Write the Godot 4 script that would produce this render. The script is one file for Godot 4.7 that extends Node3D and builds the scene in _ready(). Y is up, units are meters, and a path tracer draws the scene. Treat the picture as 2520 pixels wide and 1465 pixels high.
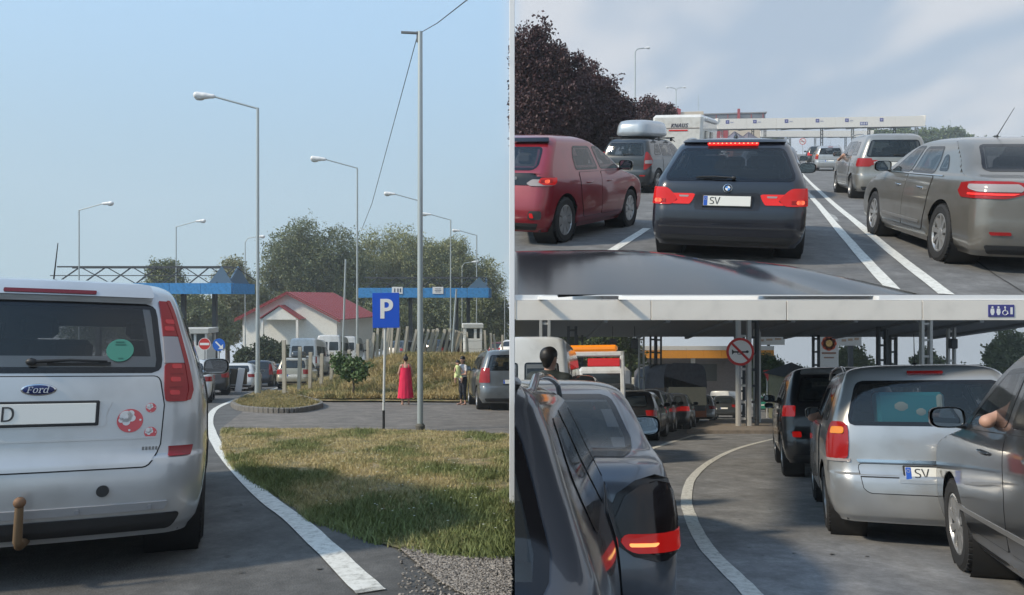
extends Node3D
# One place on three levels: a road falling away on the left, a road rising on a deck at upper right,
# and a customs road falling away under that deck at lower right.
const F := 1750.0
const CX := 1260.0
const CY := 732.5
const HH := [1.2, 1.3, 1.3]
const VH := [905.0, 372.0, 985.0]
const LEFT := 0
const UP := 1
const LOW := 2
var mats := {}
var cache := {}
var used := {}
var rng := RandomNumberGenerator.new()

# ---------------------------------------------------------------- placing on the three slopes
func slope(w: int) -> float: return (VH[w] - CY) / F
func depth(w: int, v: float) -> float: return HH[w] * F / (v - VH[w])
func gy(w: int, d: float) -> float: return -HH[w] - slope(w) * d
func on(w: int, u: float, v: float) -> Vector3:
	var d := depth(w, v)
	return Vector3((u - CX) / F * d, gy(w, d), -d)
func at(w: int, u: float, d: float, up := 0.0) -> Vector3:
	return Vector3((u - CX) / F * d, gy(w, d) + up, -d)
func pt(u: float, v: float, d: float) -> Vector3:
	return Vector3((u - CX) / F * d, -(v - CY) / F * d, -d)
func g(w: int, x: float, z: float, up := 0.0) -> Vector3: return Vector3(x, gy(w, -z) + up, z)
func heading(w: int, uvp: float) -> Basis:          # a vehicle standing on the slope, driving towards the column uvp
	var f := Vector3((uvp - CX) / F, -slope(w), -1.0).normalized()
	var n := Vector3(0, 1, -slope(w)).normalized()
	var r := f.cross(n).normalized()
	return Basis(r, n, -f)

# ---------------------------------------------------------------- mesh builder
class MB:
	var P := PackedVector3Array()
	var N := PackedVector3Array()
	var C := PackedColorArray()
	var col := Color(1, 1, 1)
	var colored := false
	func tri(a: Vector3, b: Vector3, c: Vector3) -> void:
		var n := (c - a).cross(b - a).normalized()
		P.append(a); P.append(b); P.append(c)
		N.append(n); N.append(n); N.append(n)
		if colored: C.append(col); C.append(col); C.append(col)
	func trin(a: Vector3, b: Vector3, c: Vector3, na: Vector3, nb: Vector3, nc: Vector3) -> void:
		if (c - a).cross(b - a).dot(na + nb + nc) < 0.0:
			P.append(a); P.append(c); P.append(b); N.append(na); N.append(nc); N.append(nb)
		else:
			P.append(a); P.append(b); P.append(c); N.append(na); N.append(nb); N.append(nc)
		if colored: C.append(col); C.append(col); C.append(col)
	func quad(a: Vector3, b: Vector3, c: Vector3, d: Vector3) -> void:
		tri(a, b, c); tri(a, c, d)
	func box(c: Vector3, s: Vector3, b := Basis(), ch := 0.0) -> void:
		var h := s * 0.5
		if ch <= 0.0:
			for ax in 3:
				for sg in [-1.0, 1.0]:
					var n := Vector3.ZERO; n[ax] = sg
					var u := Vector3.ZERO; u[(ax + 1) % 3] = 1.0
					var v := Vector3.ZERO; v[(ax + 2) % 3] = 1.0
					var o := n * h
					var p := [o + u * h + v * h, o - u * h + v * h, o - u * h - v * h, o + u * h - v * h]
					var w := []
					for q in p: w.append(c + b * q)
					var nn := b * n
					trin(w[0], w[1], w[2], nn, nn, nn); trin(w[0], w[2], w[3], nn, nn, nn)
			return
		# chamfered box
		var k := minf(ch, minf(h.x, minf(h.y, h.z)) * 0.95)
		var face := {}
		for ax in 3:
			for sg in [-1.0, 1.0]:
				var q := []
				for cs in [[1, 1], [-1, 1], [-1, -1], [1, -1]]:
					var p := Vector3.ZERO
					p[ax] = sg * h[ax]
					p[(ax + 1) % 3] = cs[0] * (h[(ax + 1) % 3] - k)
					p[(ax + 2) % 3] = cs[1] * (h[(ax + 2) % 3] - k)
					q.append(p)
				var n := Vector3.ZERO; n[ax] = sg
				var nn := b * n
				trin(c + b * q[0], c + b * q[1], c + b * q[2], nn, nn, nn); trin(c + b * q[0], c + b * q[2], c + b * q[3], nn, nn, nn)
		for ax in 3:
			var a1 := (ax + 1) % 3
			var a2 := (ax + 2) % 3
			for s1 in [-1.0, 1.0]:
				for s2 in [-1.0, 1.0]:
					var e := []
					for s0 in [-1.0, 1.0]:
						var p := Vector3.ZERO; p[ax] = s0 * (h[ax] - k); p[a1] = s1 * h[a1]; p[a2] = s2 * (h[a2] - k); e.append(p)
						p = Vector3.ZERO; p[ax] = s0 * (h[ax] - k); p[a1] = s1 * (h[a1] - k); p[a2] = s2 * h[a2]; e.append(p)
					var n := Vector3.ZERO; n[a1] = s1; n[a2] = s2
					n = b * n.normalized()
					trin(c + b * e[0], c + b * e[1], c + b * e[3], n, n, n); trin(c + b * e[0], c + b * e[3], c + b * e[2], n, n, n)
		for sx in [-1.0, 1.0]:
			for sy in [-1.0, 1.0]:
				for sz in [-1.0, 1.0]:
					var n := b * Vector3(sx, sy, sz).normalized()
					var q0 := Vector3(sx * h.x, sy * (h.y - k), sz * (h.z - k))
					var q1 := Vector3(sx * (h.x - k), sy * h.y, sz * (h.z - k))
					var q2 := Vector3(sx * (h.x - k), sy * (h.y - k), sz * h.z)
					trin(c + b * q0, c + b * q1, c + b * q2, n, n, n)
	func bar(a: Vector3, e: Vector3, w: float, t := -1.0) -> void:      # a square bar between two points
		var d := e - a
		var l := d.length()
		if l < 1e-5: return
		var y := d / l
		var x := y.cross(Vector3(0, 0, 1)) if absf(y.z) < 0.9 else y.cross(Vector3(0, 1, 0))
		x = x.normalized()
		box((a + e) * 0.5, Vector3(w, l, w if t < 0 else t), Basis(x, y, x.cross(y)))
	func tube(pts: Array, r: float, seg := 8, r2 := -1.0, caps := true) -> void:
		var rings := []
		var nr := []
		var ref := Vector3(0.123, 0.95, 0.31).normalized()
		for i in pts.size():
			var t: Vector3 = (pts[mini(i + 1, pts.size() - 1)] - pts[maxi(i - 1, 0)]).normalized()
			if absf(t.dot(ref)) > 0.97: ref = Vector3(1, 0.1, 0).normalized()
			var x := t.cross(ref).normalized()
			var y := t.cross(x).normalized()
			var rr := r if r2 < 0 else lerpf(r, r2, float(i) / (pts.size() - 1))
			var ring := []
			var nn := []
			for k in seg:
				var a := TAU * k / seg
				var n := x * cos(a) + y * sin(a)
				ring.append(pts[i] + n * rr); nn.append(n)
			rings.append(ring); nr.append(nn)
		for i in pts.size() - 1:
			for k in seg:
				var m := (k + 1) % seg
				trin(rings[i][k], rings[i][m], rings[i + 1][m], nr[i][k], nr[i][m], nr[i + 1][m])
				trin(rings[i][k], rings[i + 1][m], rings[i + 1][k], nr[i][k], nr[i + 1][m], nr[i + 1][k])
		if caps:
			for e in [0, pts.size() - 1]:
				var n: Vector3 = (pts[0] - pts[1]).normalized() if e == 0 else (pts[e] - pts[e - 1]).normalized()
				for k in range(1, seg - 1): trin(rings[e][0], rings[e][k], rings[e][k + 1], n, n, n)
	func lathe(prof: Array, seg: int, xf := Transform3D()) -> void:     # profile of [radius, height] turned about y
		for i in prof.size() - 1:
			var r0: float = prof[i][0]; var y0: float = prof[i][1]
			var r1: float = prof[i + 1][0]; var y1: float = prof[i + 1][1]
			var n2 := Vector2(y1 - y0, r0 - r1)
			if n2.length() < 1e-6: continue
			n2 = n2.normalized()
			for k in seg:
				var a := TAU * k / seg
				var b := TAU * (k + 1) / seg
				var p0 := Vector3(cos(a) * r0, y0, sin(a) * r0); var p1 := Vector3(cos(b) * r0, y0, sin(b) * r0)
				var p2 := Vector3(cos(b) * r1, y1, sin(b) * r1); var p3 := Vector3(cos(a) * r1, y1, sin(a) * r1)
				var na := xf.basis * Vector3(cos(a) * n2.x, n2.y, sin(a) * n2.x); var nb := xf.basis * Vector3(cos(b) * n2.x, n2.y, sin(b) * n2.x)
				if r0 > 1e-5: trin(xf * p0, xf * p1, xf * p2, na, nb, nb)
				if r1 > 1e-5: trin(xf * p0, xf * p2, xf * p3, na, nb, na)
	func grid(g: Array, cu := false) -> void:      # rows of points, smooth normals
		var nr := []
		var R := g.size()
		var Cn: int = g[0].size()
		for i in R:
			var row := PackedVector3Array()
			for j in Cn:
				var ia := maxi(i - 1, 0); var ib := mini(i + 1, R - 1)
				var ja := (j - 1 + Cn) % Cn if cu else maxi(j - 1, 0)
				var jb := (j + 1) % Cn if cu else mini(j + 1, Cn - 1)
				var n: Vector3 = (g[ib][j] - g[ia][j]).cross(g[i][jb] - g[i][ja])
				row.append(n.normalized() if n.length() > 1e-12 else Vector3.UP)
			nr.append(row)
		for i in R - 1:
			for j in (Cn if cu else Cn - 1):
				var m := (j + 1) % Cn
				trin(g[i][j], g[i][m], g[i + 1][m], nr[i][j], nr[i][m], nr[i + 1][m])
				trin(g[i][j], g[i + 1][m], g[i + 1][j], nr[i][j], nr[i + 1][m], nr[i + 1][j])
	func prism(poly: PackedVector2Array, z0: float, z1: float, xf := Transform3D()) -> void:
		var id := Geometry2D.triangulate_polygon(poly)
		var nf := xf.basis * Vector3(0, 0, 1)
		for i in range(0, id.size(), 3):
			var a := poly[id[i]]; var b := poly[id[i + 1]]; var c := poly[id[i + 2]]
			trin(xf * Vector3(a.x, a.y, z1), xf * Vector3(b.x, b.y, z1), xf * Vector3(c.x, c.y, z1), nf, nf, nf)
			trin(xf * Vector3(a.x, a.y, z0), xf * Vector3(b.x, b.y, z0), xf * Vector3(c.x, c.y, z0), -nf, -nf, -nf)
		var area := 0.0
		for i in poly.size():
			var a := poly[i]; var b := poly[(i + 1) % poly.size()]
			area += a.x * b.y - b.x * a.y
		for i in poly.size():
			var a := poly[i]; var b := poly[(i + 1) % poly.size()]
			var n2 := Vector2(b.y - a.y, a.x - b.x).normalized() * (1.0 if area > 0 else -1.0)
			var n := xf.basis * Vector3(n2.x, n2.y, 0)
			var q := [xf * Vector3(a.x, a.y, z0), xf * Vector3(b.x, b.y, z0), xf * Vector3(b.x, b.y, z1), xf * Vector3(a.x, a.y, z1)]
			trin(q[0], q[1], q[2], n, n, n); trin(q[0], q[2], q[3], n, n, n)
	func ball(c: Vector3, r: Vector3, seg := 12, b := Basis()) -> void:
		var gr := []
		for i in seg / 2 + 1:
			var row := PackedVector3Array()
			var th := PI * i / (seg / 2)
			for k in seg:
				var ph := TAU * k / seg
				row.append(c + b * Vector3(r.x * sin(th) * cos(ph), r.y * cos(th), r.z * sin(th) * sin(ph)))
			gr.append(row)
		grid(gr, true)
	func mesh() -> ArrayMesh:
		var m := ArrayMesh.new()
		if P.size() == 0: return m
		var arr := []
		arr.resize(Mesh.ARRAY_MAX)
		arr[Mesh.ARRAY_VERTEX] = P
		arr[Mesh.ARRAY_NORMAL] = N
		if colored: arr[Mesh.ARRAY_COLOR] = C
		m.add_surface_from_arrays(Mesh.PRIMITIVE_TRIANGLES, arr)
		return m

func numbered(n: String) -> String:
	used[n] = used.get(n, -1) + 1
	return n if used[n] == 0 else "%s_%03d" % [n, used[n]]
func add(mb: MB, called: String, m: Material, parent: Node = self) -> MeshInstance3D:
	return put(mb.mesh(), called, m, parent)
func put(me: Mesh, called: String, m: Material, parent: Node = self) -> MeshInstance3D:
	var o := MeshInstance3D.new()
	o.name = numbered(called) if parent == self else called
	o.mesh = me
	if me.get_surface_count() > 0 or me is PrimitiveMesh: o.material_override = m
	parent.add_child(o, true)
	return o
func node(called: String, parent: Node, xf := Transform3D()) -> Node3D:
	var o := Node3D.new()
	o.name = numbered(called) if parent == self else called
	parent.add_child(o, true)
	o.transform = xf
	return o
func thing(called: String, label: String, category: String, xf := Transform3D(), group := "") -> Node3D:
	var o := node(called, self, xf)
	tag(o, label, category, group)
	return o
func tag(o: Node, label: String, category: String, group := "") -> void:
	o.set_meta("label", label); o.set_meta("category", category)
	if group: o.set_meta("group", group)
func struct(mb: MB, called: String, m: Material) -> MeshInstance3D:
	var o := add(mb, called, m)
	o.set_meta("kind", "structure")
	return o
func clip(o: Node, plane: Plane) -> void:           # keep the side the plane's normal points to (world space)
	for c in o.get_children(): clip(c, plane)
	if o is MeshInstance3D and o.mesh is Mesh and o.mesh.get_surface_count() > 0:
		var xf: Transform3D = o.transform
		var p := o.get_parent()
		while p is Node3D and p != self:
			xf = p.transform * xf; p = p.get_parent()
		var src: Array = o.mesh.surface_get_arrays(0)
		var vs: PackedVector3Array = src[Mesh.ARRAY_VERTEX]
		var ns: PackedVector3Array = src[Mesh.ARRAY_NORMAL]
		var ix: PackedInt32Array = src[Mesh.ARRAY_INDEX] if src[Mesh.ARRAY_INDEX] != null else PackedInt32Array()
		var cnt := ix.size() if ix.size() else vs.size()
		var mb := MB.new()
		var touched := false
		for i in range(0, cnt, 3):
			var q := []
			var out := []
			for k in 3:
				var j := ix[i + k] if ix.size() else i + k
				q.append([vs[j], ns[j], plane.distance_to(xf * vs[j])])
			for k in 3:
				var a = q[k]; var b = q[(k + 1) % 3]
				if a[2] >= 0: out.append(a)
				else: touched = true
				if (a[2] >= 0) != (b[2] >= 0):
					var t: float = a[2] / (a[2] - b[2])
					out.append([a[0].lerp(b[0], t), a[1].lerp(b[1], t).normalized(), 0.0])
			for k in range(1, out.size() - 1):
				mb.trin(out[0][0], out[k][0], out[k + 1][0], out[0][1], out[k][1], out[k + 1][1])
		if touched:
			if mb.P.size(): o.mesh = mb.mesh()
			else: o.get_parent().remove_child(o); o.free()

# ---------------------------------------------------------------- materials (colours are linear)
func mt(key: String, c: Color, rough := 0.6, metal := 0.0) -> StandardMaterial3D:
	if mats.has(key): return mats[key]
	var m := StandardMaterial3D.new()
	m.resource_name = key
	m.albedo_color = c.linear_to_srgb()
	m.roughness = rough
	m.metallic = metal
	m.cull_mode = BaseMaterial3D.CULL_DISABLED
	mats[key] = m
	return m
func paint(key: String, c: Color, metal := 0.35, rough := 0.30) -> StandardMaterial3D:
	if mats.has("paint " + key): return mats["paint " + key]
	var m := mt("paint " + key, c, rough, metal)
	m.clearcoat_enabled = true; m.clearcoat = 0.9; m.clearcoat_roughness = 0.06
	var n := FastNoiseLite.new(); n.frequency = 0.012; n.fractal_octaves = 4; n.seed = key.hash() % 1000
	var t := NoiseTexture2D.new(); t.width = 256; t.height = 256; t.seamless = true; t.noise = n
	var gr := Gradient.new()
	gr.offsets = PackedFloat32Array([0.0, 0.45, 1.0])
	gr.colors = PackedColorArray([Color(0.90, 0.895, 0.885), Color(0.97, 0.97, 0.965), Color(1, 1, 1)])
	t.color_ramp = gr
	if not cache.has("dust"): cache["dust"] = t
	m.albedo_texture = cache["dust"]
	m.uv1_triplanar = true; m.uv1_scale = Vector3(0.8, 0.8, 0.8)
	return m
func glass(key: String, c: Color, alpha: float) -> StandardMaterial3D:
	if mats.has("glass " + key): return mats["glass " + key]
	var m := mt("glass " + key, c, 0.04, 0.0)
	if alpha < 1.0:
		m.transparency = BaseMaterial3D.TRANSPARENCY_ALPHA
		m.albedo_color.a = alpha
	return m
func glow(key: String, c: Color, e: Color, power: float) -> StandardMaterial3D:
	if mats.has("glow " + key): return mats["glow " + key]
	var m := mt("glow " + key, c, 0.12, 0.0)
	if power > 0.0:
		m.emission_enabled = true; m.emission = e.linear_to_srgb(); m.emission_energy_multiplier = power
	return m
func noise_tex(seed_: int, freq: float, cols: Array, offs: Array, size := 512, oct := 5, normal := false, bump := 4.0) -> NoiseTexture2D:
	var n := FastNoiseLite.new(); n.seed = seed_; n.frequency = freq; n.fractal_octaves = oct
	var t := NoiseTexture2D.new(); t.width = size; t.height = size; t.seamless = true; t.noise = n
	if normal:
		t.as_normal_map = true; t.bump_strength = bump
	else:
		var gr := Gradient.new()
		var pc := PackedColorArray()
		for c in cols: pc.append((c as Color).linear_to_srgb())
		gr.offsets = PackedFloat32Array(offs); gr.colors = pc
		t.color_ramp = gr
	return t
func surf_mat(key: String, tex: Texture2D, scale: float, rough: float, nrm: Texture2D = null, nscale := 1.0) -> StandardMaterial3D:
	if mats.has(key): return mats[key]
	var m := mt(key, Color(1, 1, 1), rough)
	m.albedo_texture = tex
	m.uv1_triplanar = true; m.uv1_world_triplanar = true; m.uv1_scale = Vector3.ONE * scale
	if nrm: m.normal_enabled = true; m.normal_texture = nrm; m.normal_scale = nscale
	return m

func text(s: String, size: float, depth_: float, called: String, m: Material, parent: Node, xf: Transform3D, bold := false, font := "Droid Sans") -> MeshInstance3D:
	var t := TextMesh.new()
	var f := SystemFont.new()
	f.font_names = PackedStringArray([font])
	if bold: f.font_weight = 700
	t.font = f; t.text = s; t.font_size = 64; t.pixel_size = size / 46.0; t.depth = depth_
	var o := put(t, called, m, parent)
	o.transform = xf
	return o

# ---------------------------------------------------------------- vehicles: one body surface, stacked from plan outlines
const TYPES := {
	# height, rear inset, front inset, half width (share), corner radius
	"mpv": [[.20,.10,.14,.90,.14],[.27,.03,.05,.96,.18],[.46,.0,.0,1.0,.2],[.60,.02,.02,1.0,.2],[.63,.055,.03,.995,.19],[.82,.08,.10,.985,.17],[.91,.09,.42,.975,.17],[.99,.105,.92,.955,.16],[1.06,.125,1.08,.93,.15],[1.30,.22,1.50,.83,.13],[1.46,.30,1.84,.755,.12],[1.53,.37,2.02,.70,.14],[1.575,.52,2.25,.56,.16],[1.595,.85,2.5,.32,.14],[1.60,1.3,2.6,.05,.03]],
	"hatch": [[.18,.12,.14,.90,0.126],[.26,.03,.05,.96,0.144],[.45,.0,.0,1.0,0.173],[.58,.03,.02,1.0,0.173],[.70,.07,.05,.995,0.173],[.84,.12,.34,.98,0.158],[.92,.15,.82,.955,0.144],[.98,.19,1.02,.93,0.130],[1.18,.40,1.40,.83,0.108],[1.32,.56,1.72,.755,0.126],[1.40,.68,1.95,.69,0.126],[1.455,.85,2.2,.54,0.108],[1.48,1.1,2.4,.3,0.126],[1.485,1.5,2.5,.05,0.027]],
	"wagon": [[.18,.10,.14,.90,0.126],[.26,.03,.05,.96,0.144],[.45,.0,.0,1.0,0.158],[.58,.02,.02,1.0,0.158],[.66,.05,.05,.995,0.151],[.82,.08,.36,.98,0.144],[.90,.11,.95,.955,0.137],[.96,.16,1.18,.93,0.122],[1.12,.37,1.5,.84,0.108],[1.28,.58,1.84,.755,0.126],[1.35,.68,2.06,.70,0.126],[1.40,.82,2.3,.56,0.108],[1.425,1.1,2.5,.3,0.126],[1.43,1.5,2.6,.05,0.027]],
	"sedan": [[.18,.12,.14,.90,0.126],[.26,.03,.05,.96,0.158],[.48,.0,.0,1.0,0.187],[.62,.02,.02,1.0,0.187],[.80,.04,.22,.985,0.187],[.92,.07,.55,.965,0.187],[.985,.13,.86,.945,0.173],[1.02,.30,1.02,.925,0.144],[1.05,.52,1.10,.90,0.122],[1.22,.82,1.46,.82,0.108],[1.36,1.10,1.80,.745,0.126],[1.42,1.30,2.02,.68,0.126],[1.46,1.55,2.25,.53,0.108],[1.478,1.85,2.45,.3,0.108],[1.48,2.0,2.5,.05,0.027]],
	"suv": [[.24,.10,.14,.91,.14],[.32,.03,.05,.97,.18],[.52,.0,.0,1.0,.2],[.66,.02,.02,1.0,.2],[.72,.05,.03,.995,.19],[.92,.07,.12,.985,.18],[1.02,.085,.55,.97,.17],[1.08,.10,.98,.95,.16],[1.15,.125,1.12,.93,.15],[1.38,.22,1.48,.84,.13],[1.54,.31,1.78,.765,.12],[1.61,.39,1.98,.71,.14],[1.655,.55,2.2,.56,.16],[1.675,.9,2.4,.32,.14],[1.68,1.3,2.6,.05,.03]],
	"van": [[.24,.06,.14,.93,.08],[.32,.02,.05,.98,.1],[.52,.0,.0,1.0,.1],[.70,.01,.03,1.0,.1],[1.0,.02,.16,.995,.1],[1.12,.025,.5,.99,.1],[1.25,.03,.82,.985,.1],[1.6,.045,1.15,.965,.1],[2.0,.07,1.55,.94,.1],[2.3,.09,1.85,.905,.12],[2.42,.11,2.05,.86,.14],[2.48,.16,2.3,.74,.16],[2.5,.35,2.6,.5,.14],[2.505,.8,3.0,.05,.03]],
}
class Body:
	var L: float; var W: float; var H: float
	var lv := []            # dense [z, xr, xf, w, r]
	var bow := 0.05
	var wheels := []        # longitudinal positions
	var R := 0.31
	var archr := 0.36
	var clear := 0.0
	func _init(table: Array, l: float, w: float, h: float, dense: int) -> void:
		L = l; W = w; H = h
		var top: float = table[-1][0]
		for i in table.size() - 1:
			var p0 = table[maxi(i - 1, 0)]; var p1 = table[i]; var p2 = table[i + 1]; var p3 = table[mini(i + 2, table.size() - 1)]
			var dz: float = p2[0] - p1[0]
			for s in dense:
				var t := float(s) / dense
				var row := []
				for k in 5:
					# Hermite with limited slopes over z
					var m := (p2[k] - p1[k]) as float
					var za: float = maxf(p1[0] - p0[0], 1e-4); var zb: float = maxf(p3[0] - p2[0], 1e-4)
					var s0: float = (p1[k] - p0[k]) / za * dz; var s1: float = (p3[k] - p2[k]) / zb * dz
					var m0 := 0.0 if (s0 * m <= 0.0) else signf(m) * minf(absf(m) * 2.0, minf(absf(0.5 * (s0 + m)), 2.5 * absf(s0)))
					var m1 := 0.0 if (s1 * m <= 0.0) else signf(m) * minf(absf(m) * 2.0, minf(absf(0.5 * (s1 + m)), 2.5 * absf(s1)))
					if k == 0: m0 = m; m1 = m
					var t2 := t * t; var t3 := t2 * t
					row.append((2 * t3 - 3 * t2 + 1) * p1[k] + (t3 - 2 * t2 + t) * m0 + (-2 * t3 + 3 * t2) * p2[k] + (t3 - t2) * m1)
				lv.append(row)
		lv.append(table[-1].duplicate())
		for r in lv:
			r[0] *= h / top
			r[3] *= w * 0.5
			r[4] = minf(r[4], r[3] * 0.8)
	func sec(z: float) -> Array:
		if z <= lv[0][0]: return lv[0]
		if z >= lv[-1][0]: return lv[-1]
		var lo := 0; var hi := lv.size() - 1
		while hi - lo > 1:
			var m := (lo + hi) >> 1
			if lv[m][0] < z: lo = m
			else: hi = m
		var a: Array = lv[lo]; var b: Array = lv[hi]
		var t: float = (z - a[0]) / maxf(b[0] - a[0], 1e-6)
		return [z, lerpf(a[1], b[1], t), lerpf(a[2], b[2], t), lerpf(a[3], b[3], t), lerpf(a[4], b[4], t)]
	func taper(x: float) -> float:
		var q := absf(x / L - 0.5) * 2.0
		return 1.0 - 0.055 * q * q * q
	func edge(z: float) -> float:                 # arc length from the middle of the rear to where the flank begins
		var s := sec(z)
		return s[3] - s[4] + s[4] * PI * 0.5
	func ring(s_: float, z: float, sc = null) -> Vector3:     # rear, corner and flank along one arc length
		var q: Array = sc if sc != null else sec(z)
		var sg := 1.0 if s_ >= 0 else -1.0
		var s := absf(s_)
		var fl: float = q[3] - q[4]
		var x: float; var y: float
		if s <= fl:
			y = s; x = q[1] + bow * (y / q[3]) * (y / q[3])
		elif s <= fl + q[4] * PI * 0.5:
			var a: float = (s - fl) / q[4]
			y = fl + q[4] * sin(a); x = q[1] + bow * (y / q[3]) * (y / q[3]) + q[4] * (1.0 - cos(a))
		else:
			y = q[3]; x = q[1] + bow + q[4] + (s - fl - q[4] * PI * 0.5)
		return Vector3(sg * y * taper(x), z, -x)
	func side(x: float, z: float, sg: float) -> Vector3:
		var q := sec(z)
		var y: float = q[3]
		var xs: float = q[1] + bow + q[4]
		if x < xs:
			var c: float = clampf((xs - x) / q[4], 0.0, 1.0)
			y = q[3] - q[4] + q[4] * sqrt(1.0 - c * c)
		var xe: float = L - q[2] - bow - q[4]
		if x > xe:
			var c: float = clampf((x - xe) / q[4], 0.0, 1.0)
			y = q[3] - q[4] + q[4] * sqrt(1.0 - c * c)
		return Vector3(sg * y * taper(x), z, -x)
	func front(y: float, z: float) -> Vector3:
		var q := sec(z)
		var x: float = L - q[2] - bow * (y / q[3]) * (y / q[3])
		var fl: float = q[3] - q[4]
		if absf(y) > fl:
			var c: float = clampf((absf(y) - fl) / q[4], 0.0, 1.0)
			x -= q[4] * (1.0 - sqrt(1.0 - c * c))
		return Vector3(y, z, -x)
	func at(face: String, a: float, z: float, off: float) -> Vector3:
		var e := 0.012
		var p: Vector3; var pa: Vector3; var pz: Vector3
		if face == "ring":
			p = ring(a, z); pa = ring(a + e, z); pz = ring(a, z + e)
		elif face == "front":
			p = front(a, z); pa = front(a + e, z); pz = front(a, z + e)
		else:
			var sg := 1.0 if face == "right" else -1.0
			p = side(a, z, sg); pa = side(a + e, z, sg); pz = side(a, z + e, sg)
		if off == 0.0: return p
		var n := (pa - p).cross(pz - p).normalized()
		var mid := Vector3(0, H * 0.45, -L * 0.5)
		if n.dot(p - mid) < 0: n = -n
		return p + n * off
	func arch(x: float) -> float:
		for xw in wheels:
			var dx: float = absf(x - xw)
			if dx < archr: return R + sqrt(archr * archr - dx * dx)
		return 0.0

func span(b: Body, a: float, z: float) -> float:      # values above 50 count from the edge where the flank begins
	if a > 50.0: return b.edge(z) + a - 100.0
	if a < -50.0: return -(b.edge(z) - a - 100.0)
	return a
func row_at(b: Body, rows: Array, z: float) -> Array:
	for i in range(1, rows.size()):
		if z <= rows[i][0] or i == rows.size() - 1:
			var t: float = clampf((z - rows[i - 1][0]) / maxf(rows[i][0] - rows[i - 1][0], 1e-6), 0.0, 1.0)
			return [lerpf(span(b, rows[i - 1][1], rows[i - 1][0]), span(b, rows[i][1], rows[i][0]), t), lerpf(span(b, rows[i - 1][2], rows[i - 1][0]), span(b, rows[i][2], rows[i][0]), t)]
	return [0.0, 0.0]
func patch(b: Body, face: String, rows: Array, off: float, rnd := 0.02, frit := 0.0, dens := 1.0) -> Array:   # [plate, border]
	var z0: float = rows[0][0]; var z1: float = rows[-1][0]
	var zs := []
	var nz := maxi(3, int((z1 - z0) / 0.05 * dens))
	if rnd > 0:
		for k in [0.0, 0.12, 0.4]: zs.append(z0 + rnd * k)
	var zb := z0 + rnd
	if frit > 0:
		zs = [z0, z0 + rnd * 0.15, z0 + rnd * 0.4, z0 + maxf(rnd, frit)]
		zs = [z0, z0 + rnd * 0.25, z0 + frit]
		zb = z0 + frit
	for k in nz + 1: zs.append(lerpf(zb, z1 - (zb - z0), float(k) / nz))
	if frit > 0:
		zs.append(z1 - rnd * 0.25); zs.append(z1)
	elif rnd > 0:
		for k in [0.4, 0.12, 0.0]: zs.append(z1 - rnd * k)
	var uniq := [zs[0]]
	for z in zs:
		if z > uniq[-1] + 1e-4: uniq.append(z)
	zs = uniq
	var g := []
	var mid := row_at(b, rows, (z0 + z1) * 0.5)
	var nc := maxi(2, int(absf(mid[1] - mid[0]) / 0.07 * dens))
	var inner := []
	for z in zs:
		var r := row_at(b, rows, z)
		var ins := 0.0
		var dz: float = minf(z - z0, z1 - z)
		if rnd > 0 and dz < rnd: ins = rnd - sqrt(maxf(0.0, rnd * rnd - (rnd - dz) * (rnd - dz)))
		var a0: float = r[0] + ins; var a1: float = r[1] - ins
		if a1 < a0: a0 = (a0 + a1) * 0.5; a1 = a0
		var ts := []
		if frit > 0:
			var ff: float = minf(frit / maxf(a1 - a0, 1e-3), 0.33)
			ts.append(0.0)
			for k in nc + 1: ts.append(lerpf(ff, 1.0 - ff, float(k) / nc))
			ts.append(1.0)
		else:
			for k in nc + 1: ts.append(float(k) / nc)
		var row := PackedVector3Array()
		for t in ts: row.append(b.at(face, lerpf(a0, a1, t), z, off))
		g.append(row)
	var plate := MB.new(); var border := MB.new()
	var full := MB.new()
	full.grid(g)
	if frit <= 0:
		plate = full
	else:
		var cols: int = g[0].size() - 1
		var idx := 0
		for i in g.size() - 1:
			var zm: float = (zs[i] + zs[i + 1]) * 0.5
			for j in cols:
				var edgec: bool = j == 0 or j == cols - 1 or zm < z0 + frit or zm > z1 - frit
				var dst := border if edgec else plate
				for k in 6:
					dst.P.append(full.P[idx]); dst.N.append(full.N[idx]); idx += 1
	# rim that closes the plate down to the body
	var rim := border if frit > 0 else plate
	var loop := []
	for j in g[0].size(): loop.append([g[0][j], 0, j])
	for i in range(1, g.size()): loop.append([g[i][g[0].size() - 1], i, g[0].size() - 1])
	for j in range(g[0].size() - 2, -1, -1): loop.append([g[g.size() - 1][j], g.size() - 1, j])
	for i in range(g.size() - 2, 0, -1): loop.append([g[i][0], i, 0])
	var midp := Vector3(0, b.H * 0.45, -b.L * 0.5)
	for k in loop.size():
		var p: Vector3 = loop[k][0]; var q: Vector3 = loop[(k + 1) % loop.size()][0]
		var pi_ := p + (midp - p).normalized() * (absf(off) + 0.012); var qi := q + (midp - q).normalized() * (absf(off) + 0.012)
		rim.quad(p, q, qi, pi_)
	return [plate, border]

func inside_any(b: Body, holes: Array, face: String, a: float, z: float) -> bool:
	for h in holes:
		if h.face != face and not (face == "side" and (h.face == "right" or h.face == "left")): continue
		var rows: Array = h.rows
		if z < rows[0][0] + 0.012 or z > rows[-1][0] - 0.012: continue
		var r := row_at(b, rows, z)
		if a > r[0] + 0.012 and a < r[1] - 0.012: return true
	return false

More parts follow.
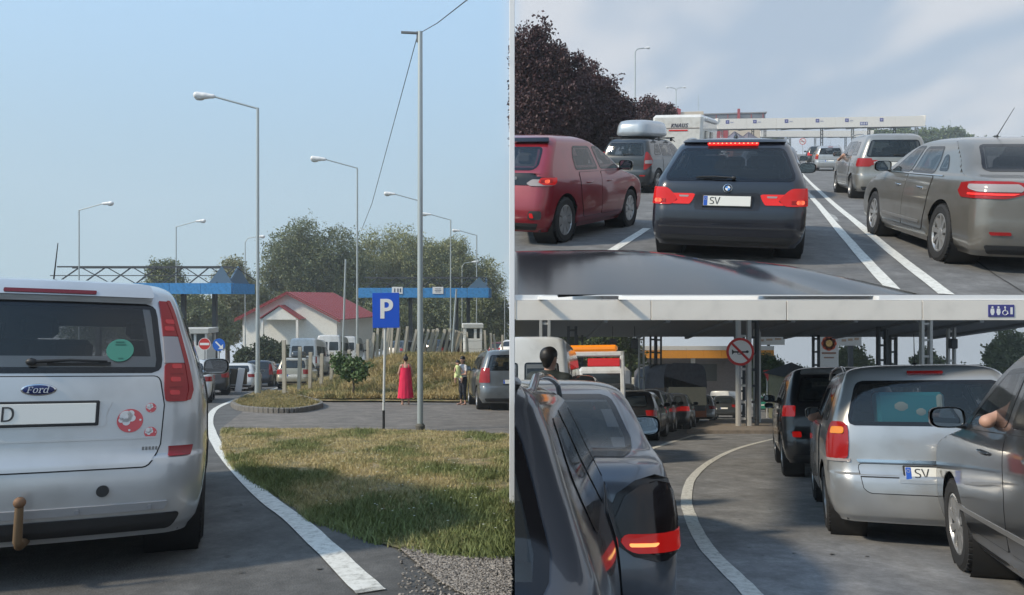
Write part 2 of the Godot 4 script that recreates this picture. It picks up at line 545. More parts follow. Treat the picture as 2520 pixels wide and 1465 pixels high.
func body_shell(b: Body, holes: Array, inset: float, zmin: float, fine: float) -> MB:
	var mb := MB.new()
	var nr := int(7 * fine); var nco := int(5 * fine)
	var fs := [0.0]
	var wr: float = b.wheels[0] / b.L; var wf: float = b.wheels[1] / b.L
	for wz in [wr, wf]:
		var n := int(16 * fine)
		for k in n + 1: fs.append(wz + (float(k) / n - 0.5) * 2.0 * (b.archr * 1.02) / b.L)
	for k in int(12 * fine): fs.append(lerpf(wr + b.archr * 1.05 / b.L, wf - b.archr * 1.05 / b.L, (k + 0.5) / int(12 * fine)))
	fs.append(1.0)
	fs.sort()
	var rowsP := []; var info := []
	for q in b.lv:
		var z: float = q[0]
		if z < zmin: continue
		var qq: Array = q.duplicate()
		qq[3] = maxf(0.01, qq[3] - inset); qq[1] += inset; qq[2] += inset
		qq[4] = minf(qq[4], qq[3] * 0.8)
		var fl: float = qq[3] - qq[4]
		var half := []; var hi := []
		for k in nr: 
			var s: float = fl * k / nr
			half.append(b.ring(s, z, qq)); hi.append(["ring", s])
		for k in nco:
			var s: float = fl + qq[4] * PI * 0.5 * k / nco
			half.append(b.ring(s, z, qq)); hi.append(["ring", s])
		var xs: float = qq[1] + b.bow + qq[4]; var xe: float = b.L - qq[2] - b.bow - qq[4]
		for f in fs:
			var x: float = clampf(f * b.L, xs, xe)
			var zz := z
			var az := b.arch(x)
			var y: float = qq[3]
			if az > z and z < b.R + b.archr + 0.02:
				zz = az + 0.002 * (z - b.lv[0][0])
				y = b.sec(zz)[3] - inset
			half.append(Vector3(y * b.taper(x), zz, -x)); hi.append(["side", x])
		for k in nco:
			var a: float = PI * 0.5 * k / nco
			var y: float = fl + qq[4] * cos(a)
			var x: float = b.L - qq[2] - b.bow * (y / qq[3]) * (y / qq[3]) - qq[4] * (1.0 - sin(a))
			half.append(Vector3(y * b.taper(x), z, -x)); hi.append(["front", y])
		for k in nr + 1:
			var y: float = fl * (1.0 - float(k) / nr)
			var x: float = b.L - qq[2] - b.bow * (y / qq[3]) * (y / qq[3])
			half.append(Vector3(y * b.taper(x), z, -x)); hi.append(["front", y])
		var full := PackedVector3Array(); var fi := []
		for k in half.size(): full.append(half[k]); fi.append(hi[k])
		for k in range(half.size() - 2, 0, -1):
			full.append(Vector3(-half[k].x, half[k].y, half[k].z)); fi.append([hi[k][0], -hi[k][1] if hi[k][0] != "side" else hi[k][1]])
		rowsP.append(full); info.append([z, fi])
	var tmp := MB.new()
	tmp.grid(rowsP, true)
	if holes.is_empty(): return tmp
	var Cn: int = rowsP[0].size()
	var flag := []
	for i in rowsP.size():
		var fr := []
		for j in Cn:
			var z: float = rowsP[i][j].y
			fr.append(inside_any(b, holes, info[i][1][j][0], info[i][1][j][1], z))
		flag.append(fr)
	var idx := 0
	for i in rowsP.size() - 1:
		for j in Cn:
			var m := (j + 1) % Cn
			var hole: bool = flag[i][j] and flag[i][m] and flag[i + 1][m] and flag[i + 1][j]
			for k in 6:
				if not hole:
					mb.P.append(tmp.P[idx]); mb.N.append(tmp.N[idx])
				idx += 1
	return mb

func wheel_meshes(R: float, wd: float, spokes: int, style: String) -> Array:
	var key := "%s %.3f %.3f %d" % [style, R, wd, spokes]
	if cache.has(key): return cache[key]
	var toX := Transform3D(Basis(Vector3(0, 0, 1), -PI / 2), Vector3.ZERO)     # y axis becomes +x (outwards)
	var rr := R * 0.67
	var t := MB.new()
	var h := wd * 0.5
	t.lathe([[rr * 0.95, -h * 0.8], [rr * 1.02, -h * 0.95], [R * 0.9, -h], [R * 0.975, -h * 0.82], [R, -h * 0.55], [R, -h * 0.38]], 40, toX)
	t.lathe([[R, -h * 0.38], [R * 0.978, -h * 0.36], [R * 0.978, -h * 0.30], [R, -h * 0.28], [R, -h * 0.05], [R * 0.978, -h * 0.03], [R * 0.978, h * 0.03], [R, h * 0.05], [R, h * 0.28], [R * 0.978, h * 0.30], [R * 0.978, h * 0.36], [R, h * 0.38]], 40, toX)
	t.lathe([[R, h * 0.38], [R, h * 0.55], [R * 0.975, h * 0.82], [R * 0.9, h], [rr * 1.05, h * 0.95], [rr * 0.96, h * 0.8]], 40, toX)
	# tread blocks across the shoulders
	for k in 44:
		var a := TAU * k / 44.0
		var bs := Basis(Vector3(1, 0, 0), a)
		for sx in [-1.0, 1.0]:
			t.box(bs * Vector3(sx * h * 0.62, R - 0.004, 0), Vector3(h * 0.42, 0.014, TAU * R / 44.0 * 0.62), bs)
	var m := MB.new()
	m.lathe([[rr * 0.98, -h * 0.7], [rr, h * 0.86], [rr * 0.94, h * 0.9], [rr * 0.90, h * 0.7]], 40, toX)
	m.lathe([[rr * 0.92, -h * 0.2], [0.02, -h * 0.1]], 24, toX)
	m.lathe([[rr * 0.26, h * 0.4], [rr * 0.24, h * 0.78], [rr * 0.1, h * 0.86], [0.0, h * 0.86]], 20, toX)
	for k in spokes:
		var a := TAU * k / spokes
		var bs := Basis(Vector3(1, 0, 0), a)
		var tw := 1.0 if style != "twist" else 1.6
		var w0 := rr * (0.17 if spokes < 8 else 0.10); var w1 := rr * (0.13 if style != "cover" else 0.30)
		var p := [Vector3(h * 0.74, rr * 0.2, -w0), Vector3(h * 0.74, rr * 0.2, w0), Vector3(h * 0.84, rr * 0.93, w1 * tw), Vector3(h * 0.84, rr * 0.93, -w1 * (2.0 - tw))]
		var qv := []
		for v in p: qv.append(bs * v)
		var ql := []
		for v in p: ql.append(bs * (v - Vector3(h * 0.5, 0, 0)))
		m.quad(qv[0], qv[1], qv[2], qv[3])
		m.quad(qv[0], qv[3], ql[3], ql[0]); m.quad(qv[1], ql[1], ql[2], qv[2])
	cache[key] = [t.mesh(), m.mesh()]
	return cache[key]

func dark() -> Material: return mt("black plastic", Color(0.018, 0.018, 0.019), 0.55)
func rubber() -> Material: return mt("tyre rubber", Color(0.022, 0.022, 0.023), 0.85)
func alloy() -> Material: return mt("wheel alloy", Color(0.42, 0.42, 0.42), 0.35, 0.6)
func chrome() -> Material: return mt("chrome", Color(0.6, 0.6, 0.6), 0.12, 1.0)

func plate_text(root: Node, b: Body, y: float, z: float, w: float, h: float, txt: String, eu: bool, col := Color(0.78, 0.77, 0.72)) -> void:
	var p := b.at("ring", y, z, 0.012)
	var pz := b.at("ring", y, z + 0.06, 0.012)
	var up := (pz - p).normalized()
	var bs := Basis(Vector3(1, 0, 0), up, Vector3(1, 0, 0).cross(up))
	var n := node("number_plate", root, Transform3D(bs, p))
	var mb := MB.new(); mb.box(Vector3(0, 0, 0.0), Vector3(w + 0.03, h + 0.03, 0.02), Basis(), 0.005)
	add(mb, "plate_holder", dark(), n)
	mb = MB.new(); mb.box(Vector3(0, 0, 0.0115), Vector3(w, h, 0.006), Basis(), 0.002)
	add(mb, "plate_sheet", mt("plate white %d" % int(col.b * 100), col, 0.4), n)
	if eu:
		mb = MB.new(); mb.box(Vector3(-w * 0.5 + 0.024, 0, 0.0135), Vector3(0.044, h - 0.006, 0.006), Basis(), 0.001)
		add(mb, "country_band", mt("plate blue", Color(0.02, 0.10, 0.48), 0.4), n)
		mb = MB.new()
		for k in 10:
			var a := TAU * k / 10.0
			mb.box(Vector3(-w * 0.5 + 0.024 + cos(a) * 0.013, h * 0.2 + sin(a) * 0.013, 0.0172), Vector3(0.004, 0.004, 0.001))
		add(mb, "star_ring", mt("plate stars", Color(0.7, 0.6, 0.2), 0.5), n)
	if txt:
		text(txt, h * 0.72, 0.003, "plate_letters", mt("plate ink", Color(0.03, 0.03, 0.03), 0.5), n, Transform3D(Basis(), Vector3(-w * 0.5 + 0.127 if txt.length() > 1 else -w * 0.5 + 0.10, 0, 0.0155)))

func car(called: String, label: String, xf: Transform3D, s: Dictionary) -> Node3D:
	var root := thing(called, label, s.get("cat", "car"), xf, s.get("group", ""))
	var L: float = s.get("L", 4.4); var W: float = s.get("W", 1.8); var H: float = s.get("H", 1.5)
	var detail: float = s.get("detail", 1.0)          # 1 near, 0.5 far
	var near := detail >= 0.9
	var b := Body.new(s.get("table", TYPES[s.type]), L, W, H, 3 if near else 2)
	b.R = s.get("R", 0.315); b.archr = b.R + 0.055
	b.bow = s.get("bow", 0.05)
	b.wheels = [s.get("rear_axle", 0.85), L - s.get("front_axle", 0.86)]
	var pm: Material = paint(s.paint[0], s.paint[1], s.paint[2] if s.paint.size() > 2 else 0.35)
	var holes: Array = s.windows if s.get("open", near) else []
	add(body_shell(b, holes, 0.0, 0.0, 1.0 if near else 0.7), "body", pm, root)
	if not holes.is_empty():
		add(body_shell(b, holes, 0.03, H * 0.5, 1.0), "cabin_lining", mt("cabin cloth", Color(0.05, 0.05, 0.052), 0.9), root)
	# floor, wheel wells
	var fl := MB.new()
	fl.box(Vector3(0, b.lv[0][0] + 0.05, -L * 0.5), Vector3(W * 0.82, 0.08, L * 0.92))
	for xw in b.wheels:
		for sg in [-1.0, 1.0]:
			fl.lathe([[b.archr + 0.02, -0.16], [b.archr + 0.02, 0.16]], 24, Transform3D(Basis(Vector3(0, 0, 1), -PI / 2), Vector3(sg * (W * 0.5 - 0.2), b.R, -xw)))
			fl.lathe([[b.archr + 0.02, 0.0], [0.0, 0.0]], 24, Transform3D(Basis(Vector3(0, 0, 1), -PI / 2), Vector3(sg * (W * 0.5 - 0.36), b.R, -xw)))
	if not holes.is_empty(): fl.box(Vector3(0, H * 0.5, -L * 0.5), Vector3(W * 0.86, 0.03, L * 0.72))
	add(fl, "underbody", dark(), root)
	# wheels
	var wm := wheel_meshes(b.R, s.get("tyre", 0.2), s.get("spokes", 5), s.get("rim", "plain"))
	for xw in b.wheels:
		for sg in [-1.0, 1.0]:
			var wn := node("wheel", root, Transform3D(Basis(Vector3(0, 1, 0), 0.0 if sg > 0 else PI), Vector3(sg * (W * 0.5 - 0.115), b.R, -xw)))
			put(wm[0], "tyre", rubber(), wn)
			put(wm[1], "rim", s.get("rim_mat", alloy()), wn)
	# windows
	var gm: Material = s.get("glass", glass("tint", Color(0.012, 0.016, 0.018), 0.55) if not holes.is_empty() else glass("dark", Color(0.02, 0.026, 0.03), 1.0))
	for wd in s.windows:
		var faces := [wd.face]
		if wd.face == "right": faces = ["right", "left"]
		for fc in faces:
			var pr := patch(b, fc, wd.rows, 0.003, wd.get("rnd", 0.05), wd.get("frit", 0.035), 1.0 if near else 0.6)
			var o := add(pr[0], wd.get("name", "window"), wd.get("glass", gm), root)
			if pr[1].P.size(): add(pr[1], "window_trim", mt("window trim black", Color(.006, .006, .007), .12), o)
	# plates of paint, lamps and trim given in the specification
	for pa in s.get("patches", []):
		var faces := [pa.face]
		if pa.face == "right" and not pa.get("one", false): faces = ["right", "left"]
		for fc in faces:
			var sides := [1.0]
			if pa.get("both", false): sides = [1.0, -1.0]
			for sg in sides:
				var rows := []
				for r in pa.rows: rows.append(r if sg > 0 else [r[0], -r[2], -r[1]])
				var pr := patch(b, fc, rows, pa.get("off", 0.006), pa.get("rnd", 0.02), 0.0, pa.get("dens", 1.0 if near else 0.6))
				var o := add(pr[0], pa.name, pm if pa.mat == null else pa.mat, root)
				if pa.has("label"): o.set_meta("label", pa.label)
				if near and pa.mat == null and (pa.name.contains("door") or pa.name == "tailgate"):      # rubber seal showing in the gap round the panel
					var wide := []
					for r in rows: wide.append([r[0], r[1] - .007, r[2] + .007])
					wide[0][0] -= .007; wide[-1][0] += .007
					add(patch(b, fc, wide, pa.get("off", .006) * .35, pa.get("rnd", .02) + .005, 0.0, pa.get("dens", 1.0))[0], "panel_seal", rubber(), o)
	if s.has("plate"):
		var q: Array = s.plate          # y, z, text, band
		plate_text(root, b, q[0], q[1], 0.52, 0.112, q[2], q[3])
	# door mirrors
	if s.get("mirrors", true):
		for sg in [-1.0, 1.0]:
			var mz: float = s.get("mirror_z", H * 0.655); var mx: float = s.get("mirror_x", L - 1.55)
			var c := b.side(mx, mz, sg) + Vector3(sg * 0.13, 0.045, 0)
			var mn := node("door_mirror", root, Transform3D(Basis(), c))
			var mb := MB.new()
			var rows := []
			var msz: float = s.get("mirror_size", 1.0)
			for q in [[0.03, 1.0], [0.0, 1.04], [-0.04, 0.97], [-0.075, 0.78], [-0.098, 0.45], [-0.104, 0.02]]:
				var row := PackedVector3Array()
				for k in 20:
					var a := TAU * k / 20.0
					row.append(Vector3(signf(cos(a)) * pow(absf(cos(a)), 0.6) * 0.115 * q[1], signf(sin(a)) * pow(absf(sin(a)), 0.6) * 0.075 * q[1], q[0]) * msz)
				rows.append(row)
			mb.grid(rows, true)
			mb.tube([Vector3(-sg * 0.06, -0.05, -0.02), Vector3(-sg * 0.17, -0.075, -0.02)], 0.025, 6)
			add(mb, "mirror_housing", s.get("mirror_mat", pm), mn)
			mb = MB.new()
			var disc := PackedVector2Array()
			for k in 20:
				var a := TAU * k / 20.0
				disc.append(Vector2(signf(cos(a)) * pow(absf(cos(a)), 0.6) * 0.105, signf(sin(a)) * pow(absf(sin(a)), 0.6) * 0.066) * msz)
			mb.prism(disc, 0.018 * msz, 0.027 * msz, Transform3D(Basis(Vector3.UP, -sg * 0.18), Vector3.ZERO))
			add(mb, "mirror_glass", mt("mirror silver", Color(0.5, 0.53, 0.55), 0.05, 1.0), mn)
	if s.get("rails", false):
		for sg in [-1.0, 1.0]:
			var mb := MB.new()
			var pts := []
			for k in 9:
				var t := k / 8.0
				var x := lerpf(s.rails[0], s.rails[1], t)
				var zt: float = H - 0.065 + 0.01 * sin(t * PI)
				var p := Vector3(sg * s.rails[2], zt + 0.055 * sin(clampf(t, 0, 1) * PI) ** 0.35, -x)
				if k == 0 or k == 8: p.y -= 0.03
				pts.append(p)
			mb.tube(pts, 0.016, 8)
			add(mb, "roof_rail", s.get("rail_mat", pm), root)
	if s.has("wiper"):
		var q: Array = s.wiper        # pivot y, z, tip y, z
		var mb := MB.new()
		var a := b.at("ring", q[0], q[1], 0.03); var e := b.at("ring", q[2], q[3], 0.028)
		mb.tube([a, a.lerp(e, 0.5) + Vector3(0, 0.008, 0.008), e], 0.011, 6, 0.006)
		mb.ball(a, Vector3(0.03, 0.022, 0.022), 8)
		mb.box(a.lerp(e, 0.62) + Vector3(0, -0.012, -0.012), Vector3(a.distance_to(e) * 0.85, 0.014, 0.01), Basis(Vector3(0, 0, 1), atan2(e.y - a.y, e.x - a.x)))
		add(mb, "rear_wiper", dark(), root)
	if s.has("antenna"):
		var q: Array = s.antenna      # x, height, lean
		var p := Vector3(q[3] if q.size() > 3 else 0.0, H - 0.012, -q[0])
		var mb := MB.new()
		mb.ball(p, Vector3(0.03, 0.025, 0.045), 8)
		mb.tube([p, p + Vector3(q[2] * 0.3, q[1], q[2])], 0.006, 6, 0.003)
		add(mb, "antenna", dark(), root)
	if s.get("handles", false):
		for xx in s.handles:
			for sg in [-1.0, 1.0]:
				var mb := MB.new()
				var z: float = s.get("handle_z", H * 0.57)
				var p := b.side(xx - 0.09, z, sg) + Vector3(sg * 0.018, 0, 0); var e := b.side(xx + 0.09, z + 0.008, sg) + Vector3(sg * 0.018, 0, 0)
				mb.tube([p - Vector3(sg * 0.02, 0, 0), p, p.lerp(e, 0.5) + Vector3(sg * 0.008, 0, 0), e, e - Vector3(sg * 0.02, 0, 0)], 0.012, 6)
				add(mb, "door_handle", s.get("handle_mat", pm), root)
	if not holes.is_empty() and s.get("seats", true):
		var seatm := mt("seat cloth", Color(0.035, 0.036, 0.04), 0.9)
		for q in [[-0.37, L * 0.545], [0.37, L * 0.545]]:
			var mb := MB.new()
			mb.box(Vector3(q[0], H * 0.47, -q[1] - 0.1), Vector3(0.5, 0.16, 0.5), Basis(), 0.06)
			mb.box(Vector3(q[0], H * 0.63, -q[1] + 0.2), Vector3(0.5, 0.62, 0.14), Basis(Vector3(1, 0, 0), 0.2), 0.06)
			mb.box(Vector3(q[0], H * 0.63 + 0.40, -q[1] + 0.27), Vector3(0.26, 0.17, 0.09), Basis(Vector3(1, 0, 0), 0.15), 0.04)
			add(mb, "front_seat", seatm, root)
		var mb2 := MB.new()
		var bx: float = s.get("bench", 1.15)
		mb2.box(Vector3(0, H * 0.57, -bx), Vector3(W * 0.68, 0.46, 0.16), Basis(Vector3(1, 0, 0), 0.25), 0.06)
		for yy in [-0.38, 0.0, 0.38]: mb2.box(Vector3(yy, H * 0.57 + 0.30, -bx + 0.07), Vector3(0.25, 0.16, 0.09), Basis(), 0.04)
		add(mb2, "rear_bench", seatm, root)
		var mb3 := MB.new()
		mb3.box(Vector3(0, H * 0.58, -(L - 1.5)), Vector3(W * 0.78, 0.2, 0.5), Basis(), 0.08)
		add(mb3, "dashboard", dark(), root)
		mb3 = MB.new()
		var ring_ := []
		for k in 25: ring_.append(Vector3(-0.37 + cos(TAU * k / 24.0) * 0.18, H * 0.62 + sin(TAU * k / 24.0) * 0.17, -(L - 1.85) - sin(TAU * k / 24.0) * 0.06))
		mb3.tube(ring_, 0.014, 6)
		add(mb3, "steering_wheel", dark(), root)
	root.set_meta("body_ref", 0)
	root.remove_meta("body_ref")
	cache["body"] = b
	return root

# ---------------------------------------------------------------- window and panel layouts for each kind of body
const NOM := {"mpv": [4.33, 1.60], "hatch": [3.95, 1.485], "wagon": [4.52, 1.43], "sedan": [4.62, 1.48], "suv": [4.45, 1.68], "van": [5.5, 2.505]}
const GLAZING := {
	"mpv": [["ring", [[1.03, -.70, .70], [1.12, -.69, .69], [1.44, -.585, .585]], "rear_window"], ["front", [[1.06, -.64, .64], [1.46, -.56, .56]], "windscreen"], ["right", [[1.04, 2.22, 3.02], [1.24, 2.2, 2.72], [1.42, 2.17, 2.42]], "door_window"], ["right", [[1.04, 1.24, 2.13], [1.42, 1.26, 2.08]], "door_window"], ["right", [[1.06, .62, 1.15], [1.40, .80, 1.16]], "quarter_window"]],
	"hatch": [["ring", [[.97, -.60, .60], [1.05, -.62, .62], [1.33, -.52, .52]], "rear_window"], ["front", [[1.0, -.62, .62], [1.38, -.54, .54]], "windscreen"], ["right", [[.98, 1.95, 2.72], [1.16, 1.92, 2.42], [1.32, 1.9, 2.12]], "door_window"], ["right", [[.98, 1.06, 1.86], [1.16, 1.10, 1.83], [1.32, 1.22, 1.8]], "door_window"]],
	"wagon": [["ring", [[.95, -.66, .66], [1.02, -.67, .67], [1.30, -.57, .57]], "rear_window"], ["front", [[1.0, -.62, .62], [1.33, -.54, .54]], "windscreen"], ["right", [[.955, 2.25, 3.12], [1.12, 2.23, 2.86], [1.29, 2.2, 2.56]], "door_window"], ["right", [[.955, 1.33, 2.16], [1.29, 1.36, 2.12]], "door_window"], ["right", [[.975, .62, 1.24], [1.12, .72, 1.25], [1.27, .95, 1.26]], "quarter_window"]],
	"sedan": [["ring", [[1.075, -.64, .64], [1.15, -.62, .62], [1.38, -.52, .52]], "rear_window"], ["front", [[1.03, -.62, .62], [1.40, -.53, .53]], "windscreen"], ["right", [[1.02, 2.38, 3.20], [1.2, 2.35, 2.88], [1.37, 2.32, 2.58]], "door_window"], ["right", [[1.02, 1.50, 2.30], [1.2, 1.54, 2.27], [1.36, 1.66, 2.24]], "door_window"], ["right", [[1.06, 1.13, 1.43], [1.18, 1.26, 1.46], [1.26, 1.36, 1.48]], "quarter_window"]],
	"suv": [["ring", [[1.12, -.68, .68], [1.2, -.67, .67], [1.52, -.57, .57]], "rear_window"], ["front", [[1.14, -.64, .64], [1.54, -.56, .56]], "windscreen"], ["right", [[1.13, 2.22, 3.08], [1.32, 2.2, 2.8], [1.5, 2.17, 2.52]], "door_window"], ["right", [[1.13, 1.24, 2.13], [1.5, 1.26, 2.08]], "door_window"], ["right", [[1.15, .60, 1.15], [1.48, .8, 1.16]], "quarter_window"]],
	"van": [["ring", [[1.35, -.74, -.06], [1.98, -.70, -.06]], "rear_window"], ["ring", [[1.35, .06, .74], [1.98, .06, .70]], "rear_window"], ["front", [[1.3, -.72, .72], [2.0, -.66, .66]], "windscreen"], ["right", [[1.3, 3.62, 4.45], [1.6, 3.6, 4.15], [1.96, 3.58, 3.80]], "door_window"], ["right", [[1.35, 1.95, 3.4], [1.98, 1.95, 3.4]], "side_window"], ["right", [[1.35, .3, 1.8], [1.98, .3, 1.8]], "side_window"]],
}
func scaled(rows: Array, kx: float, kz: float, ky: float, face: String) -> Array:
	var o := []
	for r in rows:
		var k := kx if face == "right" else ky
		o.append([r[0] * kz, r[1] if absf(r[1]) > 50 else r[1] * k, r[2] if absf(r[2]) > 50 else r[2] * k])
	return o
func spec(type: String, L: float, W: float, H: float, pnt: Array, detail := 1.0) -> Dictionary:
	var nom: Array = NOM[type]
	var kx := L / (nom[0] as float); var kz := H / (nom[1] as float); var ky := W / 1.82
	var win := []
	for q in GLAZING[type]:
		if detail < 0.45 and q[2] in ["windscreen"]: continue
		win.append({"face": q[0], "rows": scaled(q[1], kx, kz, ky, q[0]), "name": q[2], "rnd": 0.05 if q[0] == "right" else 0.06})
	var red := glow("tail red", Color(0.30, 0.012, 0.012), Color(1, 0.03, 0.02), 0.0)
	var pa := []
	var s := {"type": type, "L": L, "W": W, "H": H, "paint": pnt, "detail": detail, "windows": win, "kx": kx, "kz": kz, "ky": ky}
	if type == "van":
		pa.append({"face": "ring", "name": "bumper", "mat": dark(), "rows": [[.34 * kz, -101.4 + 0.2, 101.2 - 0.2], [.56 * kz, -101.2, 101.2]], "rnd": 0.03, "off": 0.02})
		pa.append({"face": "ring", "both": true, "name": "tail_lamp", "mat": red, "rows": [[.85 * kz, .86 * ky, 100.08], [1.3 * kz, .85 * ky, 100.08]], "off": 0.012})
		for sg in [[-.80, -.012], [.012, .80]]:
			pa.append({"face": "ring", "name": "rear_door", "mat": null, "rows": [[.6 * kz, sg[0] * ky, sg[1] * ky], [2.2 * kz, sg[0] * ky * 0.93, sg[1] * ky * 0.93]], "off": 0.0015, "rnd": 0.03, "skipglass": true})
		pa.pop_back(); pa.pop_back()
	else:
		var z0: float = {"mpv": .24, "hatch": .22, "wagon": .22, "sedan": .22, "suv": .28}[type] * kz
		pa.append({"face": "ring", "name": "lower_bumper", "mat": dark(), "rows": [[z0, -.74 * ky, .74 * ky], [z0 + .09, -.80 * ky, .80 * ky]], "rnd": 0.03, "off": 0.012})
		if detail > 0.45:
			for sx in [0]:
				var zd: float = {"mpv": .34, "hatch": .32, "wagon": .31, "sedan": .32, "suv": .40}[type] * kz
				var zt: float = {"mpv": 1.0, "hatch": .95, "wagon": .93, "sedan": 0.99, "suv": 1.09}[type] * kz
				var fd: Array = {"mpv": [2.19, 3.12], "hatch": [1.92, 2.82], "wagon": [2.22, 3.2], "sedan": [2.35, 3.3], "suv": [2.19, 3.15]}[type]
				var rd: Array = {"mpv": [1.24, 2.175], "hatch": [1.14, 1.905], "wagon": [1.32, 2.205], "sedan": [1.43, 2.335], "suv": [1.24, 2.175]}[type]
				pa.append({"face": "right", "name": "front_door", "mat": null, "rows": [[zd, fd[0] * kx, fd[1] * kx - .1], [zd + .2, fd[0] * kx, fd[1] * kx], [zt, fd[0] * kx, fd[1] * kx]], "off": 0.007, "rnd": 0.04})
				pa.append({"face": "right", "name": "rear_door", "mat": null, "rows": [[zd, rd[0] * kx + .12, rd[1] * kx], [zd + .28, rd[0] * kx + 0.03, rd[1] * kx], [zt, rd[0] * kx, rd[1] * kx]], "off": 0.007, "rnd": 0.04})
	s.patches = pa
	s.rear_axle = {"mpv": .86, "hatch": .68, "wagon": .92, "sedan": .98, "suv": .86, "van": 1.0}[type] * kx
	s.front_axle = {"mpv": .84, "hatch": .74, "wagon": .82, "sedan": .88, "suv": .86, "van": .95}[type] * kx
	s.R = {"mpv": .32, "hatch": .30, "wagon": .32, "sedan": .325, "suv": .36, "van": .34}[type]
	s.bench = {"mpv": 1.2, "hatch": 1.1, "wagon": 1.5, "sedan": 1.75, "suv": 1.2, "van": 2.2}[type] * kx
	s.mirror_x = L - {"mpv": 1.30, "hatch": 1.22, "wagon": 1.42, "sedan": 1.38, "suv": 1.32, "van": 1.05}[type] * kx
	s.mirror_z = {"mpv": 1.05, "hatch": .99, "wagon": .975, "sedan": 1.04, "suv": 1.15, "van": 1.4}[type] * kz
	return s
func lamp(s: Dictionary, rows: Array, m: Material, called := "tail_lamp", off := 0.012, rnd := 0.02) -> void:
	s.patches.append({"face": "ring", "both": true, "name": called, "mat": m, "rows": rows, "off": off, "rnd": rnd})
func panel(s: Dictionary, face: String, rows: Array, m: Material, called: String, off := 0.005, rnd := 0.02) -> void:
	s.patches.append({"face": face, "name": called, "mat": m, "rows": rows, "off": off, "rnd": rnd})
func red_lens() -> Material: return glow("tail red", Color(0.36, 0.012, 0.014), Color(1, 0.03, 0.02), 0.0)
func red_lit() -> Material: return glow("tail lit", Color(0.45, 0.01, 0.01), Color(1, 0.02, 0.012), 0.16)
func clear_lens() -> Material: return glow("clear lens", Color(0.34, 0.30, 0.30), Color(1, 1, 1), 0.0)
func amber_lens() -> Material: return glow("amber lens", Color(0.75, 0.25, 0.03), Color(1, 1, 1), 0.0)

# simple far cars: tail lamps chosen by shape
func far_car(called: String, label: String, xf: Transform3D, type: String, L: float, W: float, H: float, pnt: Array, lamp_style := 0, plate_ := true, group := "", detail := 0.5) -> Node3D:
	var s := spec(type, L, W, H, pnt, detail)
	var zb: float = {"mpv": .66, "hatch": .66, "wagon": .64, "sedan": .68, "suv": .76, "van": .9}[type] * s.kz
	var zt: float = {"mpv": 1.0, "hatch": .92, "wagon": .86, "sedan": .90, "suv": 1.1, "van": 1.3}[type] * s.kz
	var m := red_lens()
	if type != "van":
		if lamp_style == 0: lamp(s, [[zb + .06, .60 * s.ky, 100.06], [zt - .04, .56 * s.ky, 100.10]], m)
		elif lamp_style == 1: lamp(s, [[zb, .70 * s.ky, 100.03], [zt + .32 * s.kz, 0.64 * s.ky, 99.99]], m)
		else: lamp(s, [[zb + .08, .50 * s.ky, 100.06], [zt, .50 * s.ky, 100.09]], red_lit())
	if plate_: s.plate = [0.0, zb - .02 if type != "sedan" else zb - .1, "", true]
	if group: s.group = group
	s.cat = "van" if type == "van" else "car"
	return car(called, label, xf, s)

